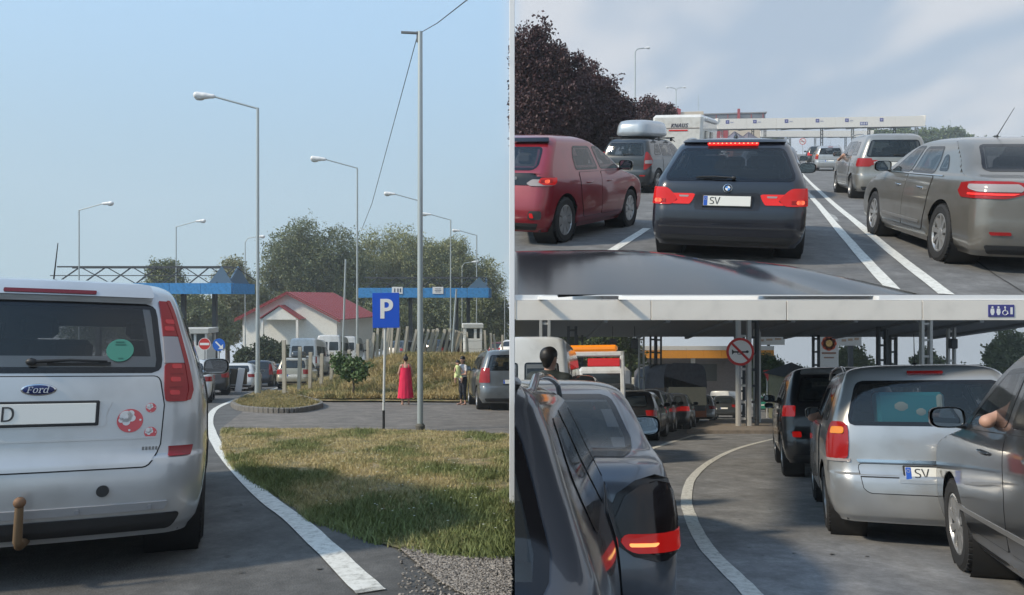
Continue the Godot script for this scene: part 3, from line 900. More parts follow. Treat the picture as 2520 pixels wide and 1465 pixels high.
func silver_family_car() -> Dictionary:
	var s := spec("mpv", 4.33, 1.80, 1.77, ["silver light", Color(0.53, 0.535, 0.54), 0.45])
	s.tyre = 0.205; s.spokes = 7
	var z: float = s.kz
	var red := red_lens()
	s.windows[0].rows = [[1.05 * z, -.645, .645], [1.12 * z, -.64, .64], [1.435 * z, -.575, .575]]
	lamp(s, [[.895 * z, .675, .80], [.95 * z, .665, .82], [1.10 * z, .655, .775]], red, "tail_lamp", 0.014, 0.02)
	lamp(s, [[1.102 * z, .655, .775], [1.248 * z, .632, .722]], clear_lens(), "reverse_lamp", 0.014, 0.003)
	lamp(s, [[1.25 * z, .632, .722], [1.38 * z, .605, .675], [1.45 * z, .585, .635]], red, "upper_tail_lamp", 0.014, 0.003)
	lamp(s, [[.90 * z, .785, .812], [.96 * z, .80, .83], [1.10 * z, .765, .79], [1.25 * z, .712, .737], [1.38 * z, .665, .69], [1.455 * z, .625, .65]], red, "lens_edge", .0165, .01)
	for q in [.97, 1.04]: lamp(s, [[q * z, .69, .76], [(q + .004) * z, .69, .76]], mt("lens rib", Color(.22, .008, .01), .2), "lens_rib", .0155, .001)
	for q in [.93, 1.0, 1.07]: lamp(s, [[q * z, .70, .75], [(q + .025) * z, .695, .745]], glow("lens bright", Color(.6, .04, .04), Color(1, .1, .08), 0.0), "lens_reflector", .0155, .008)
	for q in [1.28, 1.32]: lamp(s, [[q * z, .64, .69], [(q + .025) * z, .632, .682]], glow("lens bright", Color(.6, .04, .04), Color(1, .1, .08), 0.0), "lens_reflector", .0155, .008)
	lamp(s, [[.605 * z, .71, .835], [.66 * z, .705, .845]], mt("reflector red", Color(0.25, 0.01, 0.015), 0.25), "bumper_reflector", 0.01, 0.004)
	panel(s, "ring", [[.565 * z, -.60, .60], [.66 * z, -.655, .655], [.88 * z, -.665, .665], [1.03 * z, -.63, .63]], null, "tailgate", 0.007, 0.03)
	panel(s, "ring", [[.775 * z, -.36, .36], [.84 * z, -.355, .355], [.905 * z, -.39, .39]], null, "plate_recess", 0.012, 0.02)
	panel(s, "ring", [[.705 * z, -.648, .648], [.715 * z, -.648, .648]], null, "tailgate_crease", 0.013, 0.004)
	panel(s, "ring", [[1.445 * z, -.565, .565], [1.51 * z, -.53, .53]], null, "roof_spoiler", 0.05, 0.02)
	panel(s, "ring", [[1.452 * z, -.24, .24], [1.472 * z, -.24, .24]], mt("dark red lens", Color(.13, .01, .012), .15), "high_brake_lamp", 0.056, 0.006)
	panel(s, "ring", [[.345 * z, -.70, .70], [.385 * z, -.72, .72]], mt("bumper strip", Color(0.35, 0.35, 0.36), 0.45, 0.4), "bumper_strip", 0.016, 0.01)
	s.plate = [0.03, .845 * z, "D", false]
	s.wiper = [-0.05, 1.10 * z, .34, 1.105 * z]
	s.antenna = [1.2, .30, 0.1, -0.15]
	return s
func lamp_core(s: Dictionary, z0: float, z1: float, y0: float, y1: float) -> void:      # the bright bulb field inside a lit lamp
	lamp(s, [[z0, y0, y1], [z1, y0, y1]], glow("lamp core", Color(.6, .05, .03), Color(1, .16, .06), 1.1), "bulb", .021, minf(z1 - z0, y1 - y0) * .45)
	for k in 3:
		var q := lerpf(z0, z1, (k + .5) / 3.0)
		lamp(s, [[q - .003, y0 - .05, y1 + .04], [q + .003, y0 - .05, y1 + .04]], mt("lens rib", Color(.16, .006, .008), .2), "lens_rib", .024, .001)

# ---------------------------------------------------------------- trees, grass, people
func leaf_mesh(w: float, l: float, n: int, spread: float, seed_: int) -> ArrayMesh:   # a small spray of folded leaves
	var mb := MB.new(); mb.colored = true
	var r := RandomNumberGenerator.new(); r.seed = seed_
	for k in n:
		var b := Basis(Vector3(0, 1, 0), r.randf() * TAU) * Basis(Vector3(1, 0, 0), r.randf_range(-1.1, 1.1)) * Basis(Vector3(0, 0, 1), r.randf() * TAU)
		var c := Vector3(r.randf_range(-1, 1), r.randf_range(-1, 1), r.randf_range(-1, 1)) * spread
		var v := r.randf_range(0.85, 1.15)
		mb.col = Color(v, v * r.randf_range(0.95, 1.05), v * 0.95)
		var a := c; var t := c + b * Vector3(0, l, 0)
		var p := c + b * Vector3(w * 0.5, l * 0.45, w * 0.12); var q := c + b * Vector3(-w * 0.5, l * 0.45, w * 0.12)
		mb.tri(a, p, t); mb.tri(a, t, q)
	return mb.mesh()
func leaf_mat(key: String, c: Color) -> StandardMaterial3D:
	if mats.has(key): return mats[key]
	var m := mt(key, c, 0.6)
	m.vertex_color_use_as_albedo = true
	m.backlight_enabled = true; m.backlight = (c * 0.5).linear_to_srgb()
	return m
func crown(root: Node3D, lobes: Array, count: int, leaf: Mesh, m: Material, seed_: int, scl := 1.0, hang := 0.0, called := "crown", tint := 0.25, keep = null) -> void:
	# lobes: [centre, radii]; sprays gather in clumps over every lobe
	var r := RandomNumberGenerator.new(); r.seed = seed_
	var src: Array = leaf.surface_get_arrays(0)
	var lp_: PackedVector3Array = src[Mesh.ARRAY_VERTEX]; var ln_: PackedVector3Array = src[Mesh.ARRAY_NORMAL]
	var P := PackedVector3Array(); var N := PackedVector3Array(); var C := PackedColorArray()
	var one := PackedColorArray(); one.resize(lp_.size())
	var vol := 0.0
	for lb in lobes: vol += pow(lb[1].x * lb[1].y * lb[1].z, 0.667)
	for lb in lobes:
		var n := int(count * pow(lb[1].x * lb[1].y * lb[1].z, 0.667) / vol)
		var clumps := maxi(6, n / 26)
		var cl := []
		for k in clumps:
			var d := Vector3(r.randfn(), r.randfn(), r.randfn()).normalized()
			var rad := r.randf_range(0.55, 1.04) if r.randf() < 0.85 else r.randf_range(0.2, 0.6)
			cl.append([lb[0] + d * lb[1] * rad, r.randf_range(0.87, 1.13), d])
		var cr: float = 0.34 * pow(lb[1].x * lb[1].y * lb[1].z, 0.333) * pow(60.0 / maxf(clumps, 60), 0.333)
		for k in n:
			var c: Array = cl[r.randi() % clumps]
			var o := Vector3(r.randfn(), r.randfn() * 0.75, r.randfn()) * cr * 0.6
			if hang > 0: o.y -= absf(r.randfn()) * cr * hang
			var p: Vector3 = c[0] + o
			if keep != null and not (keep as Plane).is_point_over(root.transform * p): continue
			var b := Basis(Vector3(r.randfn(), r.randfn(), r.randfn()).normalized(), r.randf() * TAU)
			P.append_array(Transform3D(b.scaled(Vector3.ONE * scl * r.randf_range(0.7, 1.3)), p) * lp_)
			N.append_array(Transform3D(b, Vector3.ZERO) * ln_)
			var v: float = c[1] * r.randf_range(1.0 - tint, 1.0 + tint)
			one.fill(Color(v, v * r.randf_range(0.95, 1.06), v * r.randf_range(0.8, 1.05)))
			C.append_array(one)
	var arr := []
	arr.resize(Mesh.ARRAY_MAX)
	arr[Mesh.ARRAY_VERTEX] = P; arr[Mesh.ARRAY_NORMAL] = N; arr[Mesh.ARRAY_COLOR] = C
	var am := ArrayMesh.new(); am.add_surface_from_arrays(Mesh.PRIMITIVE_TRIANGLES, arr)
	put(am, called, m, root)
func trunk(root: Node3D, h: float, r0: float, lobes: Array, seed_: int, m: Material) -> void:
	var r := RandomNumberGenerator.new(); r.seed = seed_ + 77
	var mb := MB.new()
	var top := Vector3(r.randf_range(-.2, .2), h, r.randf_range(-.2, .2))
	mb.tube([Vector3(0, -0.3, 0), Vector3(0, 0.15, 0), Vector3(r.randf_range(-.1, .1), h * 0.4, 0), top], r0, 9, r0 * 0.6)
	for lb in lobes:
		var c: Vector3 = lb[0]
		for k in 3:
			var e: Vector3 = c + Vector3(r.randf_range(-.6, .6), r.randf_range(-.2, .7), r.randf_range(-.6, .6)) * lb[1]
			var s := Vector3(0, h * r.randf_range(0.55, 0.98), 0)
			mb.tube([s, s.lerp(e, 0.45) + Vector3(0, r.randf_range(0.0, 0.15) * h, 0), e], r0 * 0.42, 6, r0 * 0.08)
	add(mb, "trunk", m, root)
func bark() -> Material: return mt("bark", Color(0.09, 0.07, 0.05), 0.95)
func tree(called: String, label: String, base: Vector3, h: float, r0: float, lobes: Array, count: int, leaf: Mesh, m: Material, seed_: int, group := "", scl := 1.0, hang := 0.0, keep = null) -> Node3D:
	var t := thing(called, label, "bush" if called.contains("shrub") or called.contains("bush") or called.contains("hedge") else "tree", Transform3D(Basis(), base), group)
	trunk(t, h, r0, lobes, seed_, bark())
	crown(t, lobes, count, leaf, m, seed_, scl, hang, "crown", 0.14, keep)
	if keep != null: clip(t.get_node("trunk"), keep)
	return t

func scatter(called: String, label: String, cat: String, me: Mesh, m: Material, xs: Array, cs: Array) -> void:
	var mm := MultiMesh.new(); mm.transform_format = MultiMesh.TRANSFORM_3D; mm.use_colors = true; mm.mesh = me
	mm.instance_count = xs.size()
	for i in xs.size():
		mm.set_instance_transform(i, xs[i]); mm.set_instance_color(i, cs[i])
	var o := MultiMeshInstance3D.new(); o.name = numbered(called); o.multimesh = mm; o.material_override = m
	add_child(o, true)
	tag(o, label, cat); o.set_meta("kind", "stuff")
func tuft(n: int, h: float, spread: float, w: float, seed_: int) -> ArrayMesh:
	var mb := MB.new()
	var r := RandomNumberGenerator.new(); r.seed = seed_
	for k in n:
		var a := r.randf() * TAU
		var o := Vector3(cos(a), 0, sin(a)) * spread * r.randf()
		var lean := Vector3(r.randfn() * 0.45, 1.0, r.randfn() * 0.45).normalized() * h * r.randf_range(0.5, 1.1)
		var sd := Vector3(cos(a + 1.3), 0, sin(a + 1.3)) * w
		var mid := o + lean * 0.55; var tip := o + lean + Vector3(lean.x, -absf(lean.x) * 0.4, lean.z) * 0.6
		mb.tri(o - sd, o + sd, mid + sd * 0.7); mb.tri(o - sd, mid + sd * 0.7, mid - sd * 0.7); mb.tri(mid - sd * 0.7, mid + sd * 0.7, tip)
	return mb.mesh()

class Field:                         # a body meshed from tapered bones joined smoothly
	var bones := []                  # [a, b, ra, rb]
	func dist(p: Vector3, k: float) -> float:
		var d := 1e3
		for q in bones:
			var ab: Vector3 = q[1] - q[0]
			var t := clampf((p - q[0]).dot(ab) / maxf(ab.length_squared(), 1e-9), 0.0, 1.0)
			var e: float = (p - q[0] - ab * t).length() - lerpf(q[2], q[3], t)
			var h := clampf(0.5 + 0.5 * (d - e) / k, 0.0, 1.0)
			d = lerpf(d, e, h) - k * h * (1.0 - h)
		return d
	func net(mb: MB, cell: float, k := 0.03) -> void:
		var val := {}
		var cells := {}
		for q in bones:
			var rr: float = maxf(q[2], q[3]) + cell * 2.0
			var lo: Vector3 = (q[0] as Vector3).min(q[1]) - Vector3.ONE * rr; var hi: Vector3 = (q[0] as Vector3).max(q[1]) + Vector3.ONE * rr
			for x in range(floori(lo.x / cell), ceili(hi.x / cell)):
				for y in range(floori(lo.y / cell), ceili(hi.y / cell)):
					for z in range(floori(lo.z / cell), ceili(hi.z / cell)):
						var ab: Vector3 = q[1] - q[0]
						var p := Vector3(x, y, z) * cell
						var t := clampf((p - q[0]).dot(ab) / maxf(ab.length_squared(), 1e-9), 0.0, 1.0)
						var e: float = (p - q[0] - ab * t).length() - lerpf(q[2], q[3], t)
						if absf(e) < cell * 2.2 + k: cells[Vector3i(x, y, z)] = true
		var vert := {}
		for c in cells:
			var sum := Vector3.ZERO; var n := 0
			var vs := []
			for i in 8:
				var g := Vector3i(c.x + (i & 1), c.y + ((i >> 1) & 1), c.z + (i >> 2))
				if not val.has(g): val[g] = dist(Vector3(g) * cell, k)
				vs.append(val[g])
			for e in [[0, 1], [2, 3], [4, 5], [6, 7], [0, 2], [1, 3], [4, 6], [5, 7], [0, 4], [1, 5], [2, 6], [3, 7]]:
				var a: float = vs[e[0]]; var b: float = vs[e[1]]
				if (a < 0) != (b < 0):
					var t := a / (a - b)
					var pa := Vector3(e[0] & 1, (e[0] >> 1) & 1, e[0] >> 2); var pb := Vector3(e[1] & 1, (e[1] >> 1) & 1, e[1] >> 2)
					sum += pa.lerp(pb, t); n += 1
			if n: vert[c] = (Vector3(c) + sum / n) * cell
		var nrm := {}
		for c in vert:
			var p: Vector3 = vert[c]; var e := cell * 0.5
			nrm[c] = Vector3(dist(p + Vector3(e, 0, 0), k) - dist(p - Vector3(e, 0, 0), k), dist(p + Vector3(0, e, 0), k) - dist(p - Vector3(0, e, 0), k), dist(p + Vector3(0, 0, e), k) - dist(p - Vector3(0, 0, e), k)).normalized()
		for c in vert:
			for ax in 3:
				var d1 := Vector3i.ZERO; var d2 := Vector3i.ZERO; var da := Vector3i.ZERO
				da[ax] = 1; d1[(ax + 1) % 3] = 1; d2[(ax + 2) % 3] = 1
				var a: float = val.get(c, 1.0); var b: float = val.get(c + da, a)
				if (a < 0) == (b < 0): continue
				var q := [c, c - d1, c - d1 - d2, c - d2]
				var okk := true
				for w in q: okk = okk and vert.has(w)
				if not okk: continue
				mb.trin(vert[q[0]], vert[q[1]], vert[q[2]], nrm[q[0]], nrm[q[1]], nrm[q[2]])
				mb.trin(vert[q[0]], vert[q[2]], vert[q[3]], nrm[q[0]], nrm[q[2]], nrm[q[3]])

func hand_bones(f: Field, wrist: Vector3, dir: Vector3, side_: Vector3, s := 1.0) -> void:
	var palm := wrist + dir * 0.085 * s
	f.bones.append([wrist, palm, 0.026 * s, 0.034 * s])
	for k in 4:
		var o := side_ * (k - 1.5) * 0.019 * s
		var ln: float = [0.068, 0.078, 0.073, 0.058][k] * s
		var a := palm + o; var b := a + dir * ln * 0.55; var c := b + (dir * 0.8 - dir.cross(side_) * 0.5).normalized() * ln * 0.5
		f.bones.append([a, b, 0.0095 * s, 0.009 * s]); f.bones.append([b, c, 0.009 * s, 0.0075 * s])
	var th := wrist + dir * 0.03 * s - side_ * 0.03 * s
	f.bones.append([th, th + (dir - side_ * 0.8).normalized() * 0.055 * s, 0.012 * s, 0.0095 * s])
func head_mesh(root: Node3D, c: Vector3, turn: Basis, skin: Material, hair: Material, long := 0.0, bun := false) -> void:
	# eyes at half height, nose, mouth, ears, hair
	var f := Field.new()
	f.bones = [[Vector3(0, .02, 0), Vector3(0, .03, .02), .082, .086], [Vector3(0, -.04, -.03), Vector3(0, -.075, -.035), .06, .042], [Vector3(0, .0, -.085), Vector3(0, -.025, -.103), .012, .016], [Vector3(.08, 0, .01), Vector3(.083, -.02, .01), .014, .012], [Vector3(-.08, 0, .01), Vector3(-.083, -.02, .01), .014, .012], [Vector3(-.02, -.062, -.08), Vector3(.02, -.062, -.08), .009, .009]]
	var mb := MB.new(); f.net(mb, 0.013, 0.02)
	var h := put(mb.mesh(), "head", skin, root); h.transform = Transform3D(turn, c)
	mb = MB.new()
	for sx in [-1.0, 1.0]: mb.ball(Vector3(sx * 0.034, 0.004, -0.083), Vector3(0.013, 0.008, 0.008), 8)
	put(mb.mesh(), "eyes", mt("eyes", Color(0.03, 0.02, 0.015), 0.2), h)
	var g := Field.new()
	g.bones = [[Vector3(0, .05, .0), Vector3(0, .045, .035), .088, .09], [Vector3(0, .0, .05), Vector3(0, -.03 - long, .055), .075, .05]]
	if bun: g.bones.append([Vector3(0, .13, .05), Vector3(0, .165, .055), .04, .035])
	mb = MB.new(); g.net(mb, 0.016, 0.02)
	put(mb.mesh(), "hair", hair, h)

# ---------------------------------------------------------------- setting
func ground_poly(w: int, px: Array, lift: float) -> MB:      # corners given as picture columns and rows that lie on that slope
	var poly := PackedVector2Array(); var ds := []
	for q in px:
		var p := on(w, q[0], q[1]); poly.append(Vector2(p.x, p.z))
	return flat(w, poly, lift)
func flat(w: int, poly: PackedVector2Array, lift: float) -> MB:
	var mb := MB.new()
	var id := Geometry2D.triangulate_polygon(poly)
	var n := Vector3(0, 1, -slope(w)).normalized()
	for i in range(0, id.size(), 3):
		mb.trin(g(w, poly[id[i]].x, poly[id[i]].y, lift), g(w, poly[id[i + 1]].x, poly[id[i + 1]].y, lift), g(w, poly[id[i + 2]].x, poly[id[i + 2]].y, lift), n, n, n)
	return mb
func slab(w: int, poly: PackedVector2Array, lift: float, thick: float) -> MB:
	var mb := flat(w, poly, lift)
	for i in poly.size():
		var a := poly[i]; var b := poly[(i + 1) % poly.size()]
		mb.quad(g(w, a.x, a.y, lift), g(w, b.x, b.y, lift), g(w, b.x, b.y, lift - thick), g(w, a.x, a.y, lift - thick))
	var un := flat(w, poly, lift - thick)
	for i in un.P.size(): mb.P.append(un.P[i]); mb.N.append(-un.N[i])
	return mb
func smooth_line(px: Array, w: int, steps := 6) -> Array:
	var c := Curve3D.new()
	var ps := []
	for q in px: ps.append(on(w, q[0], q[1]))
	var out := []
	for i in ps.size() - 1:
		var p0: Vector3 = ps[maxi(i - 1, 0)]; var p1: Vector3 = ps[i]; var p2: Vector3 = ps[i + 1]; var p3: Vector3 = ps[mini(i + 2, ps.size() - 1)]
		for s in steps: out.append(p1.cubic_interpolate(p2, p0, p3, float(s) / steps))
	out.append(ps[-1])
	return out
func stripe(w: int, pts: Array, width: float, lift: float, ragged := 0.0) -> MB:
	var mb := MB.new()
	var rows := []
	rng.seed = 11
	for i in pts.size():
		var t: Vector3 = pts[mini(i + 1, pts.size() - 1)] - pts[maxi(i - 1, 0)]
		var s := Vector3(-t.z, 0, t.x).normalized() * width * 0.5
		var p: Vector3 = pts[i]
		var l := p - s * (1.0 + rng.randf_range(-ragged, ragged)); var r := p + s * (1.0 + rng.randf_range(-ragged, ragged))
		rows.append(PackedVector3Array([g(w, l.x, l.z, lift), g(w, r.x, r.z, lift)]))
	mb.grid(rows)
	return mb
func inside_px(px: Array, w: int) -> PackedVector2Array:
	var poly := PackedVector2Array()
	for q in px:
		var p := on(w, q[0], q[1]); poly.append(Vector2(p.x, p.z))
	return poly

func asphalt(key: String, c: Color, seed_: int) -> StandardMaterial3D:
	if mats.has(key): return mats[key]
	var t := noise_tex(seed_, 0.006, [c * 0.5, c * 0.86, c * 1.08, c * 1.75], [0.0, 0.42, 0.6, 1.0], 1024, 8)
	(t.noise as FastNoiseLite).fractal_gain = 0.86
	var m := surf_mat(key, t, 0.16, 0.88, noise_tex(seed_ + 5, 0.5, [], [], 1024, 2, true, 3.0), 0.25)
	return m
func dry_soil() -> StandardMaterial3D:
	if mats.has("verge soil"): return mats["verge soil"]
	var t := noise_tex(31, 0.008, [Color(0.07, 0.08, 0.025), Color(0.15, 0.13, 0.055), Color(0.27, 0.2, 0.1), Color(0.34, 0.27, 0.15)], [0.0, 0.4, 0.62, 1.0], 1024, 7)
	(t.noise as FastNoiseLite).fractal_gain = 0.68
	return surf_mat("verge soil", t, 0.15, 0.95)
func line_paint() -> StandardMaterial3D:
	if mats.has("road paint"): return mats["road paint"]
	var t := noise_tex(9, 0.03, [Color(0.22, 0.215, 0.20), Color(0.55, 0.54, 0.49), Color(0.72, 0.71, 0.66)], [0.0, 0.30, 0.6], 512, 6)
	(t.noise as FastNoiseLite).fractal_gain = 0.75
	return surf_mat("road paint", t, 0.7, 0.8)
func concrete(key: String, c: Color) -> StandardMaterial3D:
	if mats.has(key): return mats[key]
	var t := noise_tex(key.hash() % 900, 0.02, [c * (0.9 if c.g > 0.4 else 0.72), c, c * (1.03 if c.g > 0.4 else 1.12)], [0.0, 0.5, 1.0], 256, 5)
	return surf_mat(key, t, 0.7, 0.85)

func sky_image() -> ImageTexture:
	var W := 1024; var H := 512
	var n := FastNoiseLite.new(); n.seed = 4; n.frequency = 1.0; n.fractal_octaves = 5; n.fractal_gain = 0.52
	var n2 := FastNoiseLite.new(); n2.seed = 8; n2.frequency = 1.0; n2.fractal_octaves = 3
	var data := PackedFloat32Array(); data.resize(W * H * 3)
	var sunward := Vector3(-0.731, 0.616, 0.295).normalized()      # added sky glow round the unseen sun, fills in light under the deck
	for y in H:
		var el := (0.5 - (y + 0.5) / H) * PI
		for x in W:
			var az := wrapf((x + 0.5) / W * TAU, -PI, PI)           # 0 straight ahead, right positive
			var up := clampf(el / 1.2, 0.0, 1.0)
			var c := Color(0.435, 0.575, 0.645).lerp(Color(0.43, 0.64, 0.87), smoothstep(0.0, 0.42, el))
			c = c.lerp(Color(0.26, 0.45, 0.76), smoothstep(0.42, 1.4, el))
			var d := Vector3(sin(az) * cos(el), sin(el), -cos(az) * cos(el))
			# thin high cloud over the right hand side of the sky
			var side_ := smoothstep(-0.02, 0.02, az) * (1.0 - smoothstep(2.6, 3.1, az))
			if side_ > 0.0 and el > -0.25:
				var hh := maxf(sin(el) + 0.10, 0.06)
				var q := Vector3(d.x / hh, 0, d.z / hh)
				var a := n.get_noise_3d(q.x * 0.55 + n2.get_noise_3d(q.x * .3, 3, q.z * .3) * 0.6, q.z * 0.28, 1.7) + 0.35 * n2.get_noise_3d(q.x * 2.6, q.z * 1.3, 9.0)
				var thick := smoothstep(-0.26, 0.20, a)
				var grey := Color(0.52, 0.585, 0.655).lerp(Color(0.42, 0.51, 0.63), smoothstep(0.0, 0.3, el))
				var cloud := grey.lerp(Color(0.67, 0.69, 0.735), thick)
				c = c.lerp(cloud, side_ * (0.92 - 0.5 * smoothstep(0.6, 1.2, el)))
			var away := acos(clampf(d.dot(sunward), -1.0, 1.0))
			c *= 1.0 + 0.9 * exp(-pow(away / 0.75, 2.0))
			if el < 0.0: c = Color(0.54, 0.60, 0.66)
			c *= 0.93
			var i := (y * W + x) * 3
			data[i] = c.r; data[i + 1] = c.g; data[i + 2] = c.b
	return ImageTexture.create_from_image(Image.create_from_data(W, H, false, Image.FORMAT_RGBF, data.to_byte_array()))

# ---------------------------------------------------------------- the falling road on the left
func mound(u: float, d: float) -> float:
	var a := 1.7 * smoothstep(700.0, 1000.0, u) * smoothstep(24.5, 32.0, d)
	var b := 0.9 * smoothstep(560.0, 640.0, u) * smoothstep(45.0, 60.0, d)
	var c := 0.12 * smoothstep(22.0, 24.0, d) * smoothstep(620.0, 720.0, u)
	return maxf(maxf(a, b), c)
func lp(u: float, d: float, up := 0.0) -> Vector3: return at(LEFT, u, d, mound(u, d) + up)

func street_lamp(w: int, u: float, vtop: float, d: float, reach: float, base_up: float, label: String, style := 0, rad := 0.075) -> void:
	var foot := at(w, u, d, base_up)
	var top := pt(u, vtop, d)
	var h := top.y - foot.y
	var t := thing("street_lamp", label, "street lamp", Transform3D(Basis(), foot), "street lamps")
	var gal := mt("galvanised steel", Color(0.42, 0.46, 0.46), 0.45, 0.35)
	var mb := MB.new()
	mb.tube([Vector3(0, -0.2, 0), Vector3(0, h * 0.3, 0), Vector3(0, h * 0.3 + 0.02, 0), Vector3(0, h, 0)], rad, 10, rad * 0.6)
	mb.tube([Vector3(0, 0, 0), Vector3(0, 0.9, 0)], rad * 1.35, 10)
	add(mb, "pole", gal, t)
	var head := mt("lamp shell", Color(0.78, 0.78, 0.77), 0.4)
	var arms := [reach] if style != 2 else [reach, -reach]
	for rc in arms:
		mb = MB.new()
		var e := Vector3(rc * 0.72, absf(rc) * 0.19, 0)
		if style == 0: mb.tube([Vector3(0, h - 0.02, 0), Vector3(0, h, 0) + e], rad * 0.45, 8)
		else:
			e = Vector3(rc * 0.5, absf(rc) * 0.22, 0)
			mb.tube([Vector3(0, h - 0.02, 0), Vector3(rc * 0.12, h + absf(rc) * 0.16, 0), Vector3(0, h, 0) + e], rad * 0.5, 8)
		add(mb, "arm", gal, t)
		var f := Field.new()
		var dir := Vector3(signf(rc), 0.06, 0)
		var hl := absf(rc) * 0.28
		var p := Vector3(0, h, 0) + e
		f.bones = [[p, p + dir * hl * 0.5, hl * 0.13, hl * 0.17], [p + dir * hl * 0.5, p + dir * hl * 0.95, hl * 0.17, hl * 0.23]]
		mb = MB.new(); f.net(mb, hl * 0.085, hl * 0.1)
		var hd := add(mb, "lamp_head", head, t)
		mb = MB.new(); mb.ball(p + dir * hl * 0.8 + Vector3(0, -hl * 0.16, 0), Vector3(hl * 0.3, hl * 0.13, hl * 0.17), 10)
		add(mb, "lamp_glass", mt("lamp bowl", Color(0.5, 0.5, 0.47), 0.15), hd)

func round_sign(w: int, u: float, v: float, d: float, base_up: float, diam: float, label: String, kind: String) -> void:
	var foot := at(w, u, d, base_up)
	var c := pt(u, v, d)
	var t := thing("road_sign", label, "road sign", Transform3D(Basis(), foot))
	var y := c.y - foot.y
	var mb := MB.new(); mb.tube([Vector3(0, -0.1, -0.04), Vector3(0, y + diam * 0.3, -0.04)], 0.03, 8)
	add(mb, "post", mt("sign post grey", Color(0.3, 0.3, 0.31), 0.5, 0.4), t)
	var face := node("sign_face", t, Transform3D(Basis(), Vector3(0, y, 0)))
	var toZ := Transform3D(Basis(Vector3(1, 0, 0), PI / 2), Vector3.ZERO)
	var r := diam * 0.5
	mb = MB.new(); mb.lathe([[0, -0.015], [r, -0.015], [r, 0.0], [0, 0.0]], 36, toZ)
	var red := mt("sign red", Color(0.55, 0.025, 0.02), 0.45); var blue := mt("sign blue", Color(0.01, 0.12, 0.52), 0.4); var white := mt("sign white", Color(0.78, 0.77, 0.75), 0.45)
	add(mb, "disc", blue if kind == "arrow" else red, face)
	if kind == "arrow":
		mb = MB.new()
		mb.box(Vector3(-0.03 * diam, 0.03 * diam, 0.004), Vector3(0.12 * diam, 0.62 * diam, 0.004), Basis(Vector3(0, 0, 1), PI / 4))
		mb.prism(PackedVector2Array([Vector2(.34, -.34) * diam, Vector2(.34, .06) * diam, Vector2(-.06, -.34) * diam]), 0.002, 0.0065)
		add(mb, "arrow", white, face)
	elif kind == "entry":
		mb = MB.new(); mb.lathe([[r, 0.001], [r, 0.003], [r * 0.93, 0.003]], 36, toZ); add(mb, "rim", white, face)
		mb = MB.new(); mb.box(Vector3(0, 0, 0.003), Vector3(0.76 * diam, 0.19 * diam, 0.006)); add(mb, "bar", white, face)
	elif kind == "horn":
		mb = MB.new(); mb.lathe([[r * 0.82, 0.001], [r * 0.82, 0.004], [0, 0.004]], 36, toZ); add(mb, "field", white, face)
		mb = MB.new()
		var k := diam
		mb.prism(PackedVector2Array([Vector2(-.30, .09) * k, Vector2(-.30, -.11) * k, Vector2(-.22, -.035) * k, Vector2(.22, -.035) * k, Vector2(.22, .02) * k, Vector2(-.22, .02) * k]), 0.004, 0.008)
		mb.ball(Vector3(.25 * k, 0, 0.006), Vector3(.055 * k, .05 * k, 0.004), 12)
		mb.tube([Vector3(-.1 * k, -.03 * k, .006), Vector3(-.09 * k, -.085 * k, .006), Vector3(.06 * k, -.085 * k, .006), Vector3(.08 * k, -.03 * k, .006)], .013 * k, 6)
		add(mb, "horn_symbol", mt("sign black", Color(0.02, 0.02, 0.02), 0.5), face)
		mb = MB.new(); mb.box(Vector3(0, 0, 0.010), Vector3(0.085 * k, 0.86 * k, 0.005), Basis(Vector3(0, 0, 1), PI / 4)); add(mb, "slash", red, face)
	elif kind == "ring":
		mb = MB.new(); mb.lathe([[r * 0.72, 0.001], [r * 0.72, 0.004], [0, 0.004]], 30, toZ); add(mb, "field", white, face)

